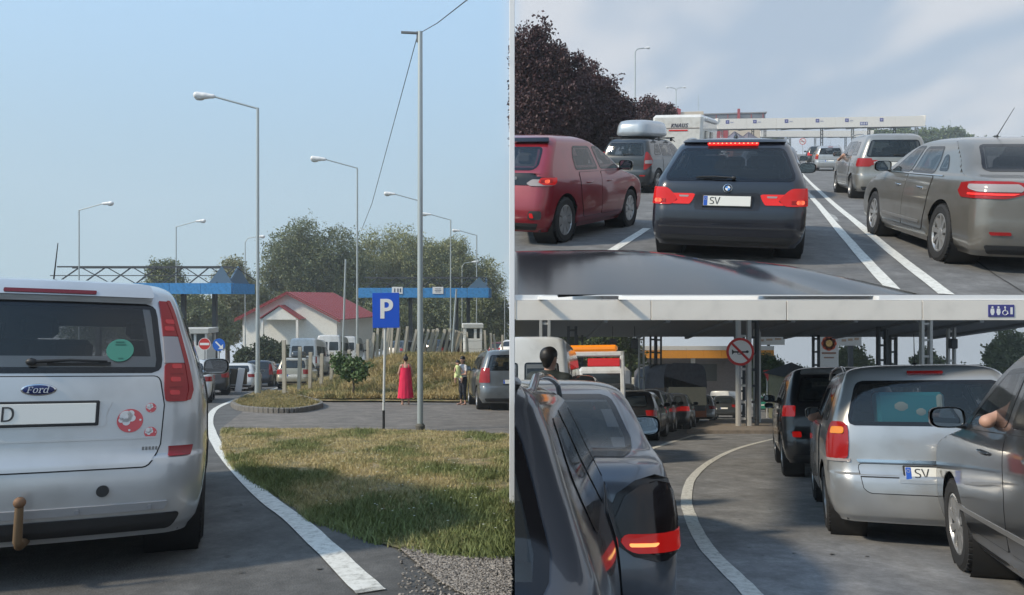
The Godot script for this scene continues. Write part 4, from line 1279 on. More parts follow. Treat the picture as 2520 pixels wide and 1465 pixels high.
func blue_canopy(label: String, u0: float, u1: float, vt: float, vb: float, vtruss: float, d: float, back: float, cols: Array, up: float, signs: Array) -> void:
	var a := pt(u0, vb, d); var e := pt(u1, vb, d)
	var t := thing("checkpoint_canopy", label, "canopy", Transform3D(Basis(), Vector3(a.x, a.y, a.z)))
	var Lx := e.x - a.x; var hh := (vb - vt) / F * d
	var blue := concrete("canopy blue", Color(0.05, 0.25, 0.55))
	var steel := mt("canopy steel", Color(0.05, 0.055, 0.06), 0.6)
	var n := 6
	for k in n:                                     # fascia sheets
		var mb := MB.new(); mb.box(Vector3(Lx * (k + 0.5) / n, hh * 0.5, 0), Vector3(Lx / n - 0.02, hh, 0.08), Basis(), 0.01)
		add(mb, "fascia_sheet", blue, t)
	for sx in [0.0, Lx]:
		var mb := MB.new(); mb.box(Vector3(sx + (0.045 if sx > 0 else -0.045), hh * 0.5, -back * 0.5 - 0.05), Vector3(0.08, hh, back), Basis(), 0.01)
		add(mb, "side_fascia", blue, t)
	var mb := MB.new(); mb.box(Vector3(Lx * 0.5, 0.12, -back * 0.5 - 0.1), Vector3(Lx - 0.1, 0.1, back - 0.2)); add(mb, "roof_deck", mt("canopy deck", Color(0.16, 0.17, 0.18), 0.8), t)
	var th := (vt - vtruss) / F * d
	mb = MB.new()
	for zz in [-0.3, -back + 0.3]:
		mb.bar(Vector3(0.1, hh + th, zz * 0.5 - back * 0.25), Vector3(Lx - 0.4, hh + th, zz * 0.5 - back * 0.25), 0.1)
	mb.bar(Vector3(0.1, hh + th * 0.45, -0.4), Vector3(Lx - 0.4, hh + th * 0.45, -0.4), 0.06)
	var nb := 7
	for k in nb:
		var x := Lx * (k + 0.4) / nb
		mb.bar(Vector3(x, hh, -0.1), Vector3(x + Lx / nb * 0.45, hh + th, -back * 0.35), 0.07)
		mb.bar(Vector3(x + Lx / nb * 0.9, hh, -back + 0.1), Vector3(x + Lx / nb * 0.45, hh + th, -back * 0.35), 0.05)
	add(mb, "roof_truss", steel, t)
	mb = MB.new()
	mb.prism(PackedVector2Array([Vector2(-back + 0.2, hh), Vector2(-0.05, hh), Vector2(-back * 0.45, hh + th * 1.05)]), Lx - 0.32, Lx - 0.22, Transform3D(Basis(Vector3(0, 0, 1), Vector3(0, 1, 0), Vector3(1, 0, 0)), Vector3.ZERO))
	mb.prism(PackedVector2Array([Vector2(Lx - hh * 2.2, hh), Vector2(Lx, hh), Vector2(Lx - hh * 1.0, hh + th)]), -0.2, -0.14)
	add(mb, "end_gable", mt("canopy slate", Color(0.09, 0.16, 0.24), 0.6), t)
	for u in cols:
		var x: float = (u - u0) / F * d
		var foot := gy(LEFT, d + back * 0.5) + up - a.y
		mb = MB.new(); mb.box(Vector3(x, foot * 0.5 + 0.05, -back * 0.5), Vector3(0.3, -foot + 0.1, 0.3), Basis(), 0.02)
		add(mb, "column", steel, t)
	for sgn in signs:
		var x: float = (sgn[0] - u0) / F * d
		mb = MB.new(); mb.box(Vector3(x, hh * 0.75, 0.07), Vector3(0.85, 0.55, 0.04), Basis(), 0.005)
		var b := add(mb, "lane_board", mt("board white", Color(0.75, 0.75, 0.74), 0.5), t)
		mb = MB.new()
		for r in sgn[1]:
			mb.box(Vector3(x + r[0], hh * 0.75 + r[1], 0.093), Vector3(r[2], r[3], 0.006))
		add(mb, "board_print", mt("board ink", Color(0.05, 0.07, 0.14), 0.6), b)

func booth(label: String, u: float, v: float, d: float, w: float, h: float, called := "guard_booth") -> void:
	var foot := pt(u, v, d)
	var t := thing(called, label, "booth", Transform3D(Basis(Vector3.UP, 0.12), foot))
	var white := concrete("booth white", Color(0.68, 0.68, 0.65)); var gl := glass("booth dark", Color(0.04, 0.05, 0.05), 1.0)
	var mb := MB.new()
	mb.box(Vector3(0, h * 0.22 - 0.3, 0), Vector3(w, h * 0.44 + 0.6, w), Basis(), 0.02)
	for sx in [-1.0, 1.0]:
		for sz in [-1.0, 1.0]: mb.box(Vector3(sx * (w * 0.5 - 0.06), h * 0.62, sz * (w * 0.5 - 0.06)), Vector3(0.12, h * 0.4, 0.12))
	mb.box(Vector3(w * 0.12, h * 0.62, w * 0.5 - 0.05), Vector3(0.14, h * 0.4, 0.08))
	add(mb, "wall", white, t)
	mb = MB.new(); mb.box(Vector3(0, h * 0.9, 0), Vector3(w * 1.16, h * 0.17, w * 1.16), Basis(), 0.03); add(mb, "roof", concrete("booth roof", Color(0.5, 0.5, 0.47)), t)
	mb = MB.new(); mb.box(Vector3(0, h * 0.62, w * 0.5 - 0.1), Vector3(w - 0.24, h * 0.36, 0.02)); add(mb, "window", gl, t)
	for sx in [-1.0, 1.0]:
		mb = MB.new(); mb.box(Vector3(sx * (w * 0.5 - 0.1), h * 0.62, 0), Vector3(0.02, h * 0.36, w - 0.24)); add(mb, "window", gl, t)

func house() -> void:
	var d := 64.0
	var k := d / F
	var foot := at(LEFT, 712, d, 0.4)
	var t := thing("white_house", "white bungalow with red roof and gabled porch", "house", Transform3D(Basis(Vector3.UP, -0.10), foot))
	var yb := foot.y
	var eave := -(782 - CY) * k - yb; var apex := -(722 - CY) * k - yb
	var hw := 4.4; var dp := 11.0
	var wall := concrete("house white", Color(0.74, 0.73, 0.68))
	var roof := mt("roof red", Color(0.32, 0.05, 0.055), 0.55)
	var mb := MB.new()
	mb.prism(PackedVector2Array([Vector2(-hw, -1.2), Vector2(hw, -1.2), Vector2(hw, eave), Vector2(0, apex), Vector2(-hw, eave)]), -dp, 0.0)
	add(mb, "wall", wall, t)
	var ov := 0.5
	var sl := (apex - eave) / hw
	var rf := node("roof", t)
	for sx in [-1.0, 1.0]:
		for kk in 14:                               # sheet metal strips
			mb = MB.new()
			var z0 := 0.55 - (dp + 1.0) * kk / 14.0; var z1 := z0 - (dp + 1.0) / 14.0 + 0.02
			var e0 := Vector3(sx * (hw + ov), eave - ov * sl + 0.04, 0); var e1 := Vector3(0, apex + 0.04, 0)
			mb.quad(e0 + Vector3(0, 0, z0), e1 + Vector3(0, 0, z0), e1 + Vector3(0, 0, z1), e0 + Vector3(0, 0, z1))
			mb.quad(e0 + Vector3(0, .08, z0), e1 + Vector3(0, .08, z0), e1 + Vector3(0, .08, z1), e0 + Vector3(0, .08, z1))
			mb.quad(e0 + Vector3(0, 0, z0), e0 + Vector3(0, .08, z0), e0 + Vector3(0, .08, z1), e0 + Vector3(0, 0, z1))
			mb.quad(e0 + Vector3(0, 0, z0), e1 + Vector3(0, 0, z0), e1 + Vector3(0, .08, z0), e0 + Vector3(0, .08, z0))
			mb.bar(e0 + Vector3(0, .1, z0), e1 + Vector3(0, .1, z0), 0.04)
			add(mb, "roof_sheet", roof, rf)
		mb = MB.new(); mb.bar(Vector3(sx * (hw + ov), eave - ov * sl - 0.08, 0.56), Vector3(0, apex - 0.06, 0.56), 0.06, 0.22); add(mb, "barge_board", roof, rf)
	# porch
	var px := -0.4
	mb = MB.new()
	mb.prism(PackedVector2Array([Vector2(px - 1.75, eave - 0.15), Vector2(px + 1.75, eave - 0.15), Vector2(px, eave + 1.0)]), 0.0, 1.2)
	var po := add(mb, "porch", wall, t)
	mb = MB.new()
	for sx in [-1.0, 1.0]:
		mb.bar(Vector3(px + sx * 1.95, eave - 0.12, 1.25), Vector3(px, eave + 1.12, 1.25), 0.07, 0.2)
		mb.quad(Vector3(px + sx * 1.95, eave - 0.08, 1.3), Vector3(px, eave + 1.16, 1.3), Vector3(px, eave + 1.16, 0), Vector3(px + sx * 1.95, eave - 0.08, 0))
	add(mb, "porch_roof", roof, po)
	mb = MB.new()
	for sx in [-1.0, 1.0]: mb.box(Vector3(px + sx * 1.6, eave * 0.5 - 0.6, 1.1), Vector3(0.2, eave + 1.1, 0.2))
	add(mb, "porch_post", wall, po)
	for q in [[0.35, 0.0, 1.0, 2.2, "door"], [3.0, 1.6, 1.1, 0.8, "window"], [-2.9, 0.6, 1.1, 1.4, "window"], [-1.2, 0.9, 0.9, 1.2, "window"]]:
		mb = MB.new(); mb.box(Vector3(q[0], q[1] + q[3] * 0.5, 0.02), Vector3(q[2] + 0.16, q[3] + 0.16, 0.06)); 
		var fr := add(mb, q[4], mt("frame grey", Color(0.4, 0.4, 0.4), 0.5), t)
		mb = MB.new(); mb.box(Vector3(q[0], q[1] + q[3] * 0.5, 0.045), Vector3(q[2], q[3], 0.03)); add(mb, "pane", glass("house dark", Color(0.05, 0.05, 0.05), 1.0), fr)
	for z in [-2.5, -6.0]:
		mb = MB.new(); mb.box(Vector3(hw + 0.02, 1.5, z), Vector3(0.06, 1.1, 1.2)); add(mb, "window", mt("frame grey", Color(0.4, 0.4, 0.4), 0.5), t)

func woman_in_red() -> void:
	var foot := on(LEFT, 998, 997)
	var t := thing("person", "person in a long red dress with hair in a bun", "person", Transform3D(Basis(Vector3.UP, 0.25), foot))
	var skin := mt("skin", Color(0.48, 0.27, 0.19), 0.55); var hair := mt("hair dark", Color(0.012, 0.009, 0.008), 0.5)
	var k := depth(LEFT, 995) / F * 116.0 / 1.72
	var f := Field.new()
	for sx in [-1.0, 1.0]:
		f.bones.append([Vector3(sx * .09, .90, 0), Vector3(sx * .10, .48, .01), .085, .055]); f.bones.append([Vector3(sx * .10, .48, .01), Vector3(sx * .11, .08, .02), .055, .035])
		f.bones.append([Vector3(sx * .11, .04, .03), Vector3(sx * .12, .03, -.14), .035, .03])
		f.bones.append([Vector3(sx * .17, 1.40, 0), Vector3(sx * .24, 1.14, -.02), .045, .036]); f.bones.append([Vector3(sx * .24, 1.14, -.02), Vector3(sx * .20, .96, -.12), .036, .026])
		hand_bones(f, Vector3(sx * .20, .95, -.13), Vector3(-sx * .3, -.6, -.7).normalized(), Vector3(1, 0, 0))
	f.bones.append([Vector3(0, .95, 0), Vector3(0, 1.32, 0), .13, .13]); f.bones.append([Vector3(-.12, 1.40, 0), Vector3(.12, 1.40, 0), .065, .065]); f.bones.append([Vector3(0, 1.42, 0), Vector3(0, 1.54, -.01), .05, .045])
	var mb := MB.new(); f.net(mb, 0.022, 0.03)
	var body := add(mb, "body", skin, t)
	# dress: pleated, straps
	var rows := []
	for i in 15:
		var q := i / 14.0
		var z := lerpf(0.26, 1.34, q)
		var rx := lerpf(0.285, 0.185, pow(q, 0.8)); var rz := lerpf(0.22, 0.15, q)
		if q > 0.75: rx = lerpf(0.20, 0.185, (q - .75) * 4)
		var row := PackedVector3Array()
		for a in 48:
			var th := TAU * a / 48
			var pl := 1.0 + 0.045 * (1.0 - q) * sin(th * 12.0 + sin(th * 3.0)) + 0.01 * sin(th * 5 + i)
			row.append(Vector3(cos(th) * rx * pl, z, sin(th) * rz * pl))
		rows.append(row)
	mb = MB.new(); mb.grid(rows, true)
	for sx in [-1.0, 1.0]: mb.tube([Vector3(sx * .1, 1.33, .13), Vector3(sx * .11, 1.455, .03), Vector3(sx * .1, 1.33, -.13)], .012, 6)
	add(mb, "dress", mt("dress red", Color(0.72, 0.012, 0.07), 0.75), t)
	head_mesh(t, Vector3(0, 1.63, 0), Basis(), skin, hair, 0.0, true)
	t.scale = Vector3.ONE * k
func woman_with_child() -> void:
	var foot := on(LEFT, 1139, 997)
	var t := thing("person", "person in white top and black trousers carrying a child", "person", Transform3D(Basis(Vector3.UP, 2.3), foot))
	var skin := mt("skin", Color(0.48, 0.27, 0.19), 0.55); var hair := mt("hair dark", Color(0.012, 0.009, 0.008), 0.5)
	var k := depth(LEFT, 994) / F * 114.0 / 1.74
	var f := Field.new(); var tr := Field.new(); var tp := Field.new()
	for sx in [-1.0, 1.0]:
		f.bones.append([Vector3(sx * .10, .45, .0), Vector3(sx * .12, .08, .02), .05, .033]); f.bones.append([Vector3(sx * .12, .04, .03), Vector3(sx * .13, .03, -.15), .036, .03])
		tr.bones.append([Vector3(sx * .09, .92, 0), Vector3(sx * .10, .50, -.01), .105, .072]); tr.bones.append([Vector3(sx * .10, .50, -.01), Vector3(sx * .115, .22, .01), .072, .052])
		f.bones.append([Vector3(sx * .18, 1.40, 0), Vector3(sx * .23, 1.14, -.05), .045, .036]); f.bones.append([Vector3(sx * .23, 1.14, -.05), Vector3(sx * .03, 1.12, -.27), .036, .028])
		hand_bones(f, Vector3(sx * .03, 1.12, -.27), Vector3(-sx, .1, -.1).normalized(), Vector3(0, 1, 0))
		tp.bones.append([Vector3(sx * .17, 1.41, 0), Vector3(sx * .22, 1.27, -.02), .055, .05])
	f.bones.append([Vector3(0, .98, 0), Vector3(0, 1.34, 0), .12, .12]); f.bones.append([Vector3(0, 1.42, 0), Vector3(0, 1.55, -.02), .05, .045]); f.bones.append([Vector3(-.12, 1.40, 0), Vector3(.12, 1.40, 0), .055, .055])
	tr.bones.append([Vector3(-.06, .95, 0), Vector3(.06, .95, 0), .125, .125])
	tp.bones.append([Vector3(0, .98, 0), Vector3(0, 1.33, 0), .15, .155]); tp.bones.append([Vector3(-.12, 1.40, 0), Vector3(.12, 1.40, 0), .075, .075])
	var mb := MB.new(); f.net(mb, 0.022, 0.03); add(mb, "body", skin, t)
	mb = MB.new(); tr.net(mb, 0.03, 0.04); add(mb, "trousers", mt("trousers black", Color(0.012, 0.013, 0.02), 0.8), t)
	mb = MB.new(); tp.net(mb, 0.03, 0.04); add(mb, "top", mt("top white", Color(0.6, 0.58, 0.58), 0.8), t)
	head_mesh(t, Vector3(0, 1.64, -.02), Basis(Vector3.UP, 0.3), skin, hair, 0.12)
	t.scale = Vector3.ONE * k
	var c := thing("person", "small child in pale yellow clothes held in arms", "person", t.transform * Transform3D(Basis(Vector3.UP, 1.2), Vector3(-0.02, 1.08, -.25)))
	var cf := Field.new()
	cf.bones = [[Vector3(0, .05, 0), Vector3(0, .30, 0), .09, .085], [Vector3(-.06, .03, 0), Vector3(-.12, -.08, -.12), .055, .04], [Vector3(.06, .03, 0), Vector3(.12, -.08, -.12), .055, .04], [Vector3(-.12, -.08, -.12), Vector3(-.11, -.24, -.09), .04, .028], [Vector3(.12, -.08, -.12), Vector3(.11, -.24, -.09), .04, .028], [Vector3(-.09, .29, 0), Vector3(-.14, .16, -.09), .035, .028], [Vector3(.09, .29, 0), Vector3(.14, .16, -.09), .035, .028], [Vector3(0, .32, 0), Vector3(0, .39, 0), .035, .035]]
	mb = MB.new(); cf.net(mb, 0.022, 0.025); add(mb, "body", skin, c)
	var cc := Field.new()
	cc.bones = [[Vector3(0, .04, 0), Vector3(0, .30, 0), .105, .10], [Vector3(-.06, .03, 0), Vector3(-.11, -.06, -.1), .068, .05], [Vector3(.06, .03, 0), Vector3(.11, -.06, -.1), .068, .05]]
	mb = MB.new(); cc.net(mb, 0.025, 0.03); add(mb, "romper", mt("romper yellow", Color(0.62, 0.68, 0.30), 0.8), c)
	head_mesh(c, Vector3(0, .46, 0), Basis().scaled(Vector3.ONE * .82), skin, hair)

func stains(w: int, list: Array, seed_: int) -> void:
	var r := RandomNumberGenerator.new(); r.seed = seed_
	var t := MB.new()
	for q in list:
		var c := on(w, q[0], q[1])
		for k in 7:                                  # drips of oil and tyre rubber with ragged outlines
			var o: Vector3 = c + Vector3(r.randfn(), 0, r.randfn()) * (q[2] as float)
			var poly := PackedVector2Array()
			var rad: float = r.randf_range(.006, .028)
			var st := r.randf_range(.4, .9)
			for a in 14:
				var rr := rad * r.randf_range(.55, 1.1)
				poly.append(Vector2(o.x + cos(TAU * a / 14) * rr, o.z + sin(TAU * a / 14) * rr * st))
			var m := flat(w, poly, .0055 + .0003 * k)
			for i in m.P.size(): t.P.append(m.P[i]); t.N.append(m.N[i])
	struct(t, "oil_stains", asphalt("oil stain", Color(.075, .073, .07), 71))
func left_place() -> void:
	# ---- ground
	var tar := asphalt("asphalt", Color(0.105, 0.102, 0.097), 3)
	var poly := PackedVector2Array([Vector2(-160, 25), Vector2(0, 25), Vector2(0, -220), Vector2(-220, -220)])
	struct(slab(LEFT, poly, 0.0, 0.25), "ground", tar)
	var lot := ground_poly(LEFT, [[548, 1052], [1259, 1072], [1259, 985], [735, 975], [690, 1000], [600, 1012]], 0.006)
	struct(lot, "parking_area", asphalt("old asphalt", Color(0.175, 0.155, 0.135), 13))
	var edge := smooth_line([[905, 1452], [893, 1440], [738, 1292], [628, 1204], [545, 1112], [520, 1063], [515, 1036], [528, 1009], [560, 992], [607, 976], [690, 953]], LEFT)
	struct(stripe(LEFT, edge, 0.16, 0.009, 0.06), "edge_line", line_paint())
	var vpx := [[546, 1109], [566, 1148], [628, 1191], [669, 1214], [729, 1251], [763, 1285], [830, 1302], [931, 1339], [998, 1359], [1082, 1372], [1166, 1379], [1259, 1378], [1259, 1070], [1032, 1061], [830, 1057], [545, 1054]]
	struct(ground_poly(LEFT, vpx, 0.012), "verge", dry_soil())
	struct(ground_poly(LEFT, [[985, 1357], [1259, 1377], [1259, 1520], [1120, 1460], [1060, 1420]], 0.016), "gravel_shoulder", concrete("gravel bed", Color(0.2, 0.17, 0.14)))
	stains(LEFT, [[640, 1400, .35], [700, 1330, .3], [580, 1250, .2], [560, 1180, .3]], 61)
	# bank of dry grass rising to the right, seen past the parking area
	var rows := []
	for i in 40:
		var d := lerpf(22.6, 110.0, pow(i / 39.0, 1.6))
		var row := PackedVector3Array()
		for j in 41:
			var u := lerpf(560.0, 1259.5, j / 40.0)
			var dd := d
			var near_edge := lerpf(30.0, 24.4, smoothstep(690, 800, u)) - 0.4 * smoothstep(900, 1200, u)
			if u < 720: near_edge = lerpf(62.0, 29.6, smoothstep(650, 720, u))
			dd = maxf(d, near_edge)
			row.append(lp(u, dd, -0.06 + 0.10 * smoothstep(near_edge, near_edge + 1.2, dd) + 0.12 * sin(u * 0.05 + d * 2.0) * smoothstep(near_edge, near_edge + 3.0, dd)))
		rows.append(row)
	var bk := MB.new(); bk.grid(rows)
	struct(bk, "bank", dry_soil())
	# island with kerb round the first lamp
	var isl := smooth_line([[572, 1000], [590, 1010], [640, 1016], [700, 1018], [752, 1014], [790, 1000], [740, 982], [690, 968], [640, 968], [596, 984], [572, 1000]], LEFT, 5)
	var ip := PackedVector2Array()
	for p in isl.slice(0, isl.size() - 1): ip.append(Vector2(p.x, p.z))
	struct(flat(LEFT, ip, 0.13), "grass_island", dry_soil())
	var kt := thing("kerb", "low concrete kerb round the small grass island", "kerb", Transform3D())
	for i in range(0, isl.size() - 1):
		var mb := MB.new()
		var a: Vector3 = isl[i] + Vector3(0, 0.06, 0); var b: Vector3 = isl[i + 1] + Vector3(0, 0.06, 0)
		if a.distance_to(b) < 0.06: continue
		var x := (b - a).normalized()
		mb.box((a + b) * 0.5, Vector3(a.distance_to(b) - 0.012, 0.17, 0.12), Basis(x, Vector3.UP, x.cross(Vector3.UP)).orthonormalized(), 0.012)
		add(mb, "kerb_stone", concrete("kerb", Color(0.17, 0.155, 0.135)), kt)
	# ---- grass
	var r := RandomNumberGenerator.new(); r.seed = 5
	var xs := []; var cs := []
	var vp := inside_px(vpx, LEFT)
	var dryn := FastNoiseLite.new(); dryn.seed = 3; dryn.frequency = 0.45; dryn.fractal_octaves = 3
	var green := Color(0.16, 0.19, 0.06); var straw := Color(0.48, 0.39, 0.19)
	var tries := 0
	while xs.size() < 30000 and tries < 400000:
		tries += 1
		var d: float = 4.0 + 9.8 * pow(r.randf(), 1.15)
		var u := r.randf_range(530, 1262)
		var p := at(LEFT, u, d)
		if not Geometry2D.is_point_in_polygon(Vector2(p.x, p.z), vp): continue
		var dn := dryn.get_noise_2d(p.x * 1.4, p.z) * 1.5 + lerpf(-0.2, 0.6, smoothstep(4.5, 10.5, d)) + r.randfn() * 0.22
		if dn > 0.25 and r.randf() < 0.45: continue
		if dryn.get_noise_2d(p.x * 2.3 + 50, p.z * 1.7) > 0.32 and r.randf() < 0.8: continue
		var s := r.randf_range(0.6, 1.25) * lerpf(1.15, 0.75, clampf(dn + 0.4, 0, 1))
		xs.append(Transform3D(Basis(Vector3.UP, r.randf() * TAU).scaled(Vector3(s, s * r.randf_range(0.6, 1.2), s)), p))
		var c := green.lerp(straw, smoothstep(-0.25, 0.75, dn)) * r.randf_range(0.7, 1.3)
		cs.append(c)
	var gm := mt("grass blades", Color(1, 1, 1), 0.75); gm.vertex_color_use_as_albedo = true
	scatter("grass", "green and straw coloured grass of the near verge", "grass", tuft(8, 0.075, 0.06, 0.0035, 2), gm, xs, cs)
	xs = []; cs = []
	while xs.size() < 15000:
		var u := r.randf_range(575, 1258)
		var d := 22.0 + 14.0 * pow(r.randf(), 1.5)
		var ne := lerpf(30.0, 24.4, smoothstep(690, 800, u)) - 0.4 * smoothstep(900, 1200, u)
		if u < 720: ne = lerpf(62.0, 29.6, smoothstep(650, 720, u))
		if d < ne + 0.35: continue
		var p := lp(u, d, 0.02)
		var dn := dryn.get_noise_2d(p.x * .8, p.z * .8) * 1.6 + r.randfn() * .25
		var s := r.randf_range(0.7, 1.5)
		xs.append(Transform3D(Basis(Vector3.UP, r.randf() * TAU).scaled(Vector3(s, s * r.randf_range(.6, 1.3), s)), p))
		cs.append(Color(0.16, 0.16, 0.05).lerp(Color(0.42, 0.32, 0.14), smoothstep(-.6, .35, dn)) * r.randf_range(.7, 1.25))
	for k in 2200:
		var a := r.randf() * TAU
		var q: Vector3 = isl[r.randi() % (isl.size() - 1)]
		var cen := on(LEFT, 680, 994)
		var p := cen.lerp(q, sqrt(r.randf()) * 0.94)
		p.y = gy(LEFT, -p.z) + 0.13
		var s := r.randf_range(0.3, 0.7)
		xs.append(Transform3D(Basis(Vector3.UP, a).scaled(Vector3(s, s * .8, s)), p))
		cs.append(Color(0.12, 0.12, 0.035).lerp(Color(0.36, 0.27, 0.11), r.randf()) * r.randf_range(.8, 1.2))
	scatter("bank_grass", "long dry grass on the bank and the island", "grass", tuft(7, 0.17, 0.14, 0.011, 3), gm, xs, cs)
	xs = []; cs = []
	for k in 150:
		var d := r.randf_range(5.0, 11.5); var u := r.randf_range(800, 1255)
		var p := at(LEFT, u, d, r.randf_range(0.05, 0.11))
		if not Geometry2D.is_point_in_polygon(Vector2(p.x, p.z), vp): continue
		xs.append(Transform3D(Basis(Vector3.UP, r.randf() * TAU), p)); cs.append(Color(0.7, 0.7, 0.6))
	var fl := MB.new()
	for k in 5:
		var a := TAU * k / 5
		fl.tri(Vector3.ZERO, Vector3(cos(a - .4), .2, sin(a - .4)) * 0.009, Vector3(cos(a + .4), .2, sin(a + .4)) * 0.009)
	scatter("meadow_flowers", "tiny white flowers in the verge grass", "flowers", fl.mesh(), gm, xs, cs)
	xs = []; cs = []
	var gp := inside_px([[985, 1357], [1259, 1377], [1259, 1520], [1120, 1460], [1060, 1420]], LEFT)
	while xs.size() < 9000:
		var p := on(LEFT, r.randf_range(980, 1262), r.randf_range(1352, 1500))
		if not Geometry2D.is_point_in_polygon(Vector2(p.x, p.z), gp) and r.randf() > 0.04: continue
		var s := r.randf_range(0.003, 0.011)
		xs.append(Transform3D(Basis(Vector3(r.randfn(), r.randfn(), r.randfn()).normalized(), r.randf() * TAU).scaled(Vector3(s, s * .7, s * .8)), p + Vector3(0, .017, 0)))
		var v := r.randf_range(0.10, 0.42)
		cs.append(Color(v, v * .88, v * .76))
	var st := MB.new(); st.ball(Vector3.ZERO, Vector3.ONE, 6)
	scatter("gravel", "loose gravel at the road side", "gravel", st.mesh(), gm, xs, cs)

	# ---- cars in the queue
	var s := silver_family_car()
	var fd := car("family_car", "silver family car with red bubble stickers at the front", Transform3D(heading(LEFT, 495), at(LEFT, 54, 3.80)), s)
	dress_family_car(fd, cache["body"])
	far_car("hatchback", "white hatchback just ahead of the silver family car", Transform3D(heading(LEFT, 590), on(LEFT, 452, 994)), "hatch", 3.9, 1.72, 1.5, ["white", Color(.68, .68, .67), 0.0], 0)
	var bc := far_car("saloon", "black car with an open door behind the white hatchback", Transform3D(heading(LEFT, 600), on(LEFT, 508, 974)), "suv", 4.3, 1.8, 1.56, ["black", Color(.01, .011, .014), 0.1], 0)
	var mb := MB.new(); mb.box(Vector3(1.25, 0.78, -2.1), Vector3(0.75, 0.75, 0.06), Basis(Vector3.UP, 0.25), 0.03); add(mb, "open_door", paint("black", Color(.01, .011, .014)), bc)
	mb = MB.new(); mb.box(Vector3(1.3, 0.62, -1.98), Vector3(0.3, 1.1, 0.04), Basis(Vector3.UP, 0.2) * Basis(Vector3(0, 0, 1), -0.12), 0.015)
	var cl := add(mb, "white_cloth", mt("cloth white", Color(.7, .7, .72), .85)); cl.transform = bc.transform
	tag(cl, "white cloth hanging from the open black car door", "cloth")
	far_car("hatchback", "white hatchback with its right side showing, in the queue", Transform3D(heading(LEFT, 840), on(LEFT, 580, 963)), "hatch", 4.2, 1.78, 1.45, ["white", Color(.68, .68, .67), 0.0], 0)
	far_car("estate_car", "dark blue estate car behind the lamp post", Transform3D(heading(LEFT, 900), on(LEFT, 632, 953)), "suv", 4.5, 1.85, 1.66, ["navy", Color(.014, .018, .03), 0.2], 1)
	far_car("hatchback", "dark car at the front of the left queue", Transform3D(heading(LEFT, 900), on(LEFT, 688, 947)), "hatch", 4.2, 1.78, 1.5, ["blue", Color(.02, .027, .045), 0.2], 0)
	var mp := spec("mpv", 4.7, 1.88, 1.72, ["grey silver", Color(.17, .185, .195), 0.4], 1.0)
	lamp(mp, [[.72 * mp.kz, .66, 100.0], [1.1 * mp.kz, .66, 100.0]], red_lens())
	mp.plate = [0.0, .80, "", true]; mp.rails = [0.7, 3.0, 0.62]
	var pv := car("family_car", "grey people carrier parked at the edge of the lot", Transform3D(heading(LEFT, 1010), on(LEFT, 1262, 1012)), mp)
	clip(pv, Plane(Vector3(-1, 0, 0), 0.02))
	# vans and cars behind the fence
	for q in [[742, 50.0, "white minibus nearest the fence, beside the house porch"], [806, 56.0, "white minibus parked second from the house porch"], [848, 62.0, "white minibus farthest along the row by the fence"]]:
		far_car("minibus", q[2], Transform3D(heading(LEFT, 1150), lp(q[0], q[1], 0.35)), "van", 5.6, 2.05, 2.7, ["white", Color(.68, .68, .67), 0.0], 0, false, "minibuses by the fence")
	var rb := far_car("family_car", "beige car with a dark roof box behind the fence", Transform3D(heading(LEFT, 1000), lp(718, 38.0)), "mpv", 4.3, 1.78, 1.62, ["beige", Color(.40, .37, .29), 0.2], 0)
	roof_box(Vector3(rb.transform * Vector3(0, 1.62, -2.1)), rb.transform.basis, 0.85, mt("box dark", Color(.05, .06, .07), 0.25), "dark roof box on the beige car behind the fence")
	var k := 0
	for q in [[965, "dark", "dark parked car nearest the sign post behind the fence"], [1000, "black", "black parked car behind the leaning fence posts"], [1024, "white", "white parked car beyond the fence by the tall pole"], [1062, "black", "black parked car right of the tall pole"], [1088, "dark", "dark grey parked car left of the guard booth"], [1222, "maroon", "dark red parked car right of the guard booth"], [1250, "white", "white parked car at the far right beyond the booth"]]:
		var col: Color = {"dark": Color(.04, .045, .05), "black": Color(.01, .011, .014), "white": Color(.68, .68, .67), "maroon": Color(.14, .012, .015)}[q[1]]
		var pc := far_car("parked_car", q[2], Transform3D(heading(LEFT, 1900), lp(q[0], 50.0 + (k % 3) * 2.5)), "mpv" if k % 2 else "hatch", 4.1, 1.76, 1.52, [q[1], col, 0.1], 0, false, "cars parked behind the fence", 0.4)
		clip(pc, Plane(Vector3(-1, 0, 0), 0.02))
		k += 1
	# ---- fence: leaning concrete posts with wire
	var ft := thing("post_fence", "old fence of leaning concrete posts with thin wires", "fence", Transform3D())
	var fps := []
	r.seed = 21
	for q in [[700, 957, 838], [735, 945, 842], [762, 937, 848], [790, 928, 852], [815, 924, 856], [838, 918, 858], [860, 914, 862], [880, 907, 850], [905, 902, 845], [925, 903, 828], [942, 903, 828], [960, 902, 829], [977, 898, 830], [990, 898, 830], [1005, 897, 834], [1020, 893, 828], [1032, 888, 826], [1046, 885, 822], [1055, 885, 822], [1066, 884, 820], [1076, 882, 818], [1086, 882, 818], [1096, 880, 816], [1106, 876, 815], [1118, 874, 815], [1135, 872, 816], [1152, 874, 818], [1196, 876, 816], [1209, 872, 818], [1222, 870, 818], [1235, 868, 818], [912, 902, 832], [934, 903, 830], [951, 902, 829], [968, 900, 829], [998, 897, 830], [1012, 895, 830], [1026, 890, 826], [1040, 886, 824], [1050, 885, 822], [1061, 884, 821], [1071, 882, 819], [1091, 881, 817], [1112, 876, 815]]:
		var u: float = q[0]
		var d := lerpf(29.0, 33.0, smoothstep(690, 950, u)) + 3.0 * smoothstep(950, 1250, u)
		var b := lp(u, d, -0.25)
		var h: float = (q[1] - q[2]) / F * d * 1.12
		var lean := r.randfn() * 0.05 + (0.33 if u > 1000 and u < 1120 else (0.12 if u > 900 and u < 1000 else 0.0)) * r.randf_range(0.5, 1.2)
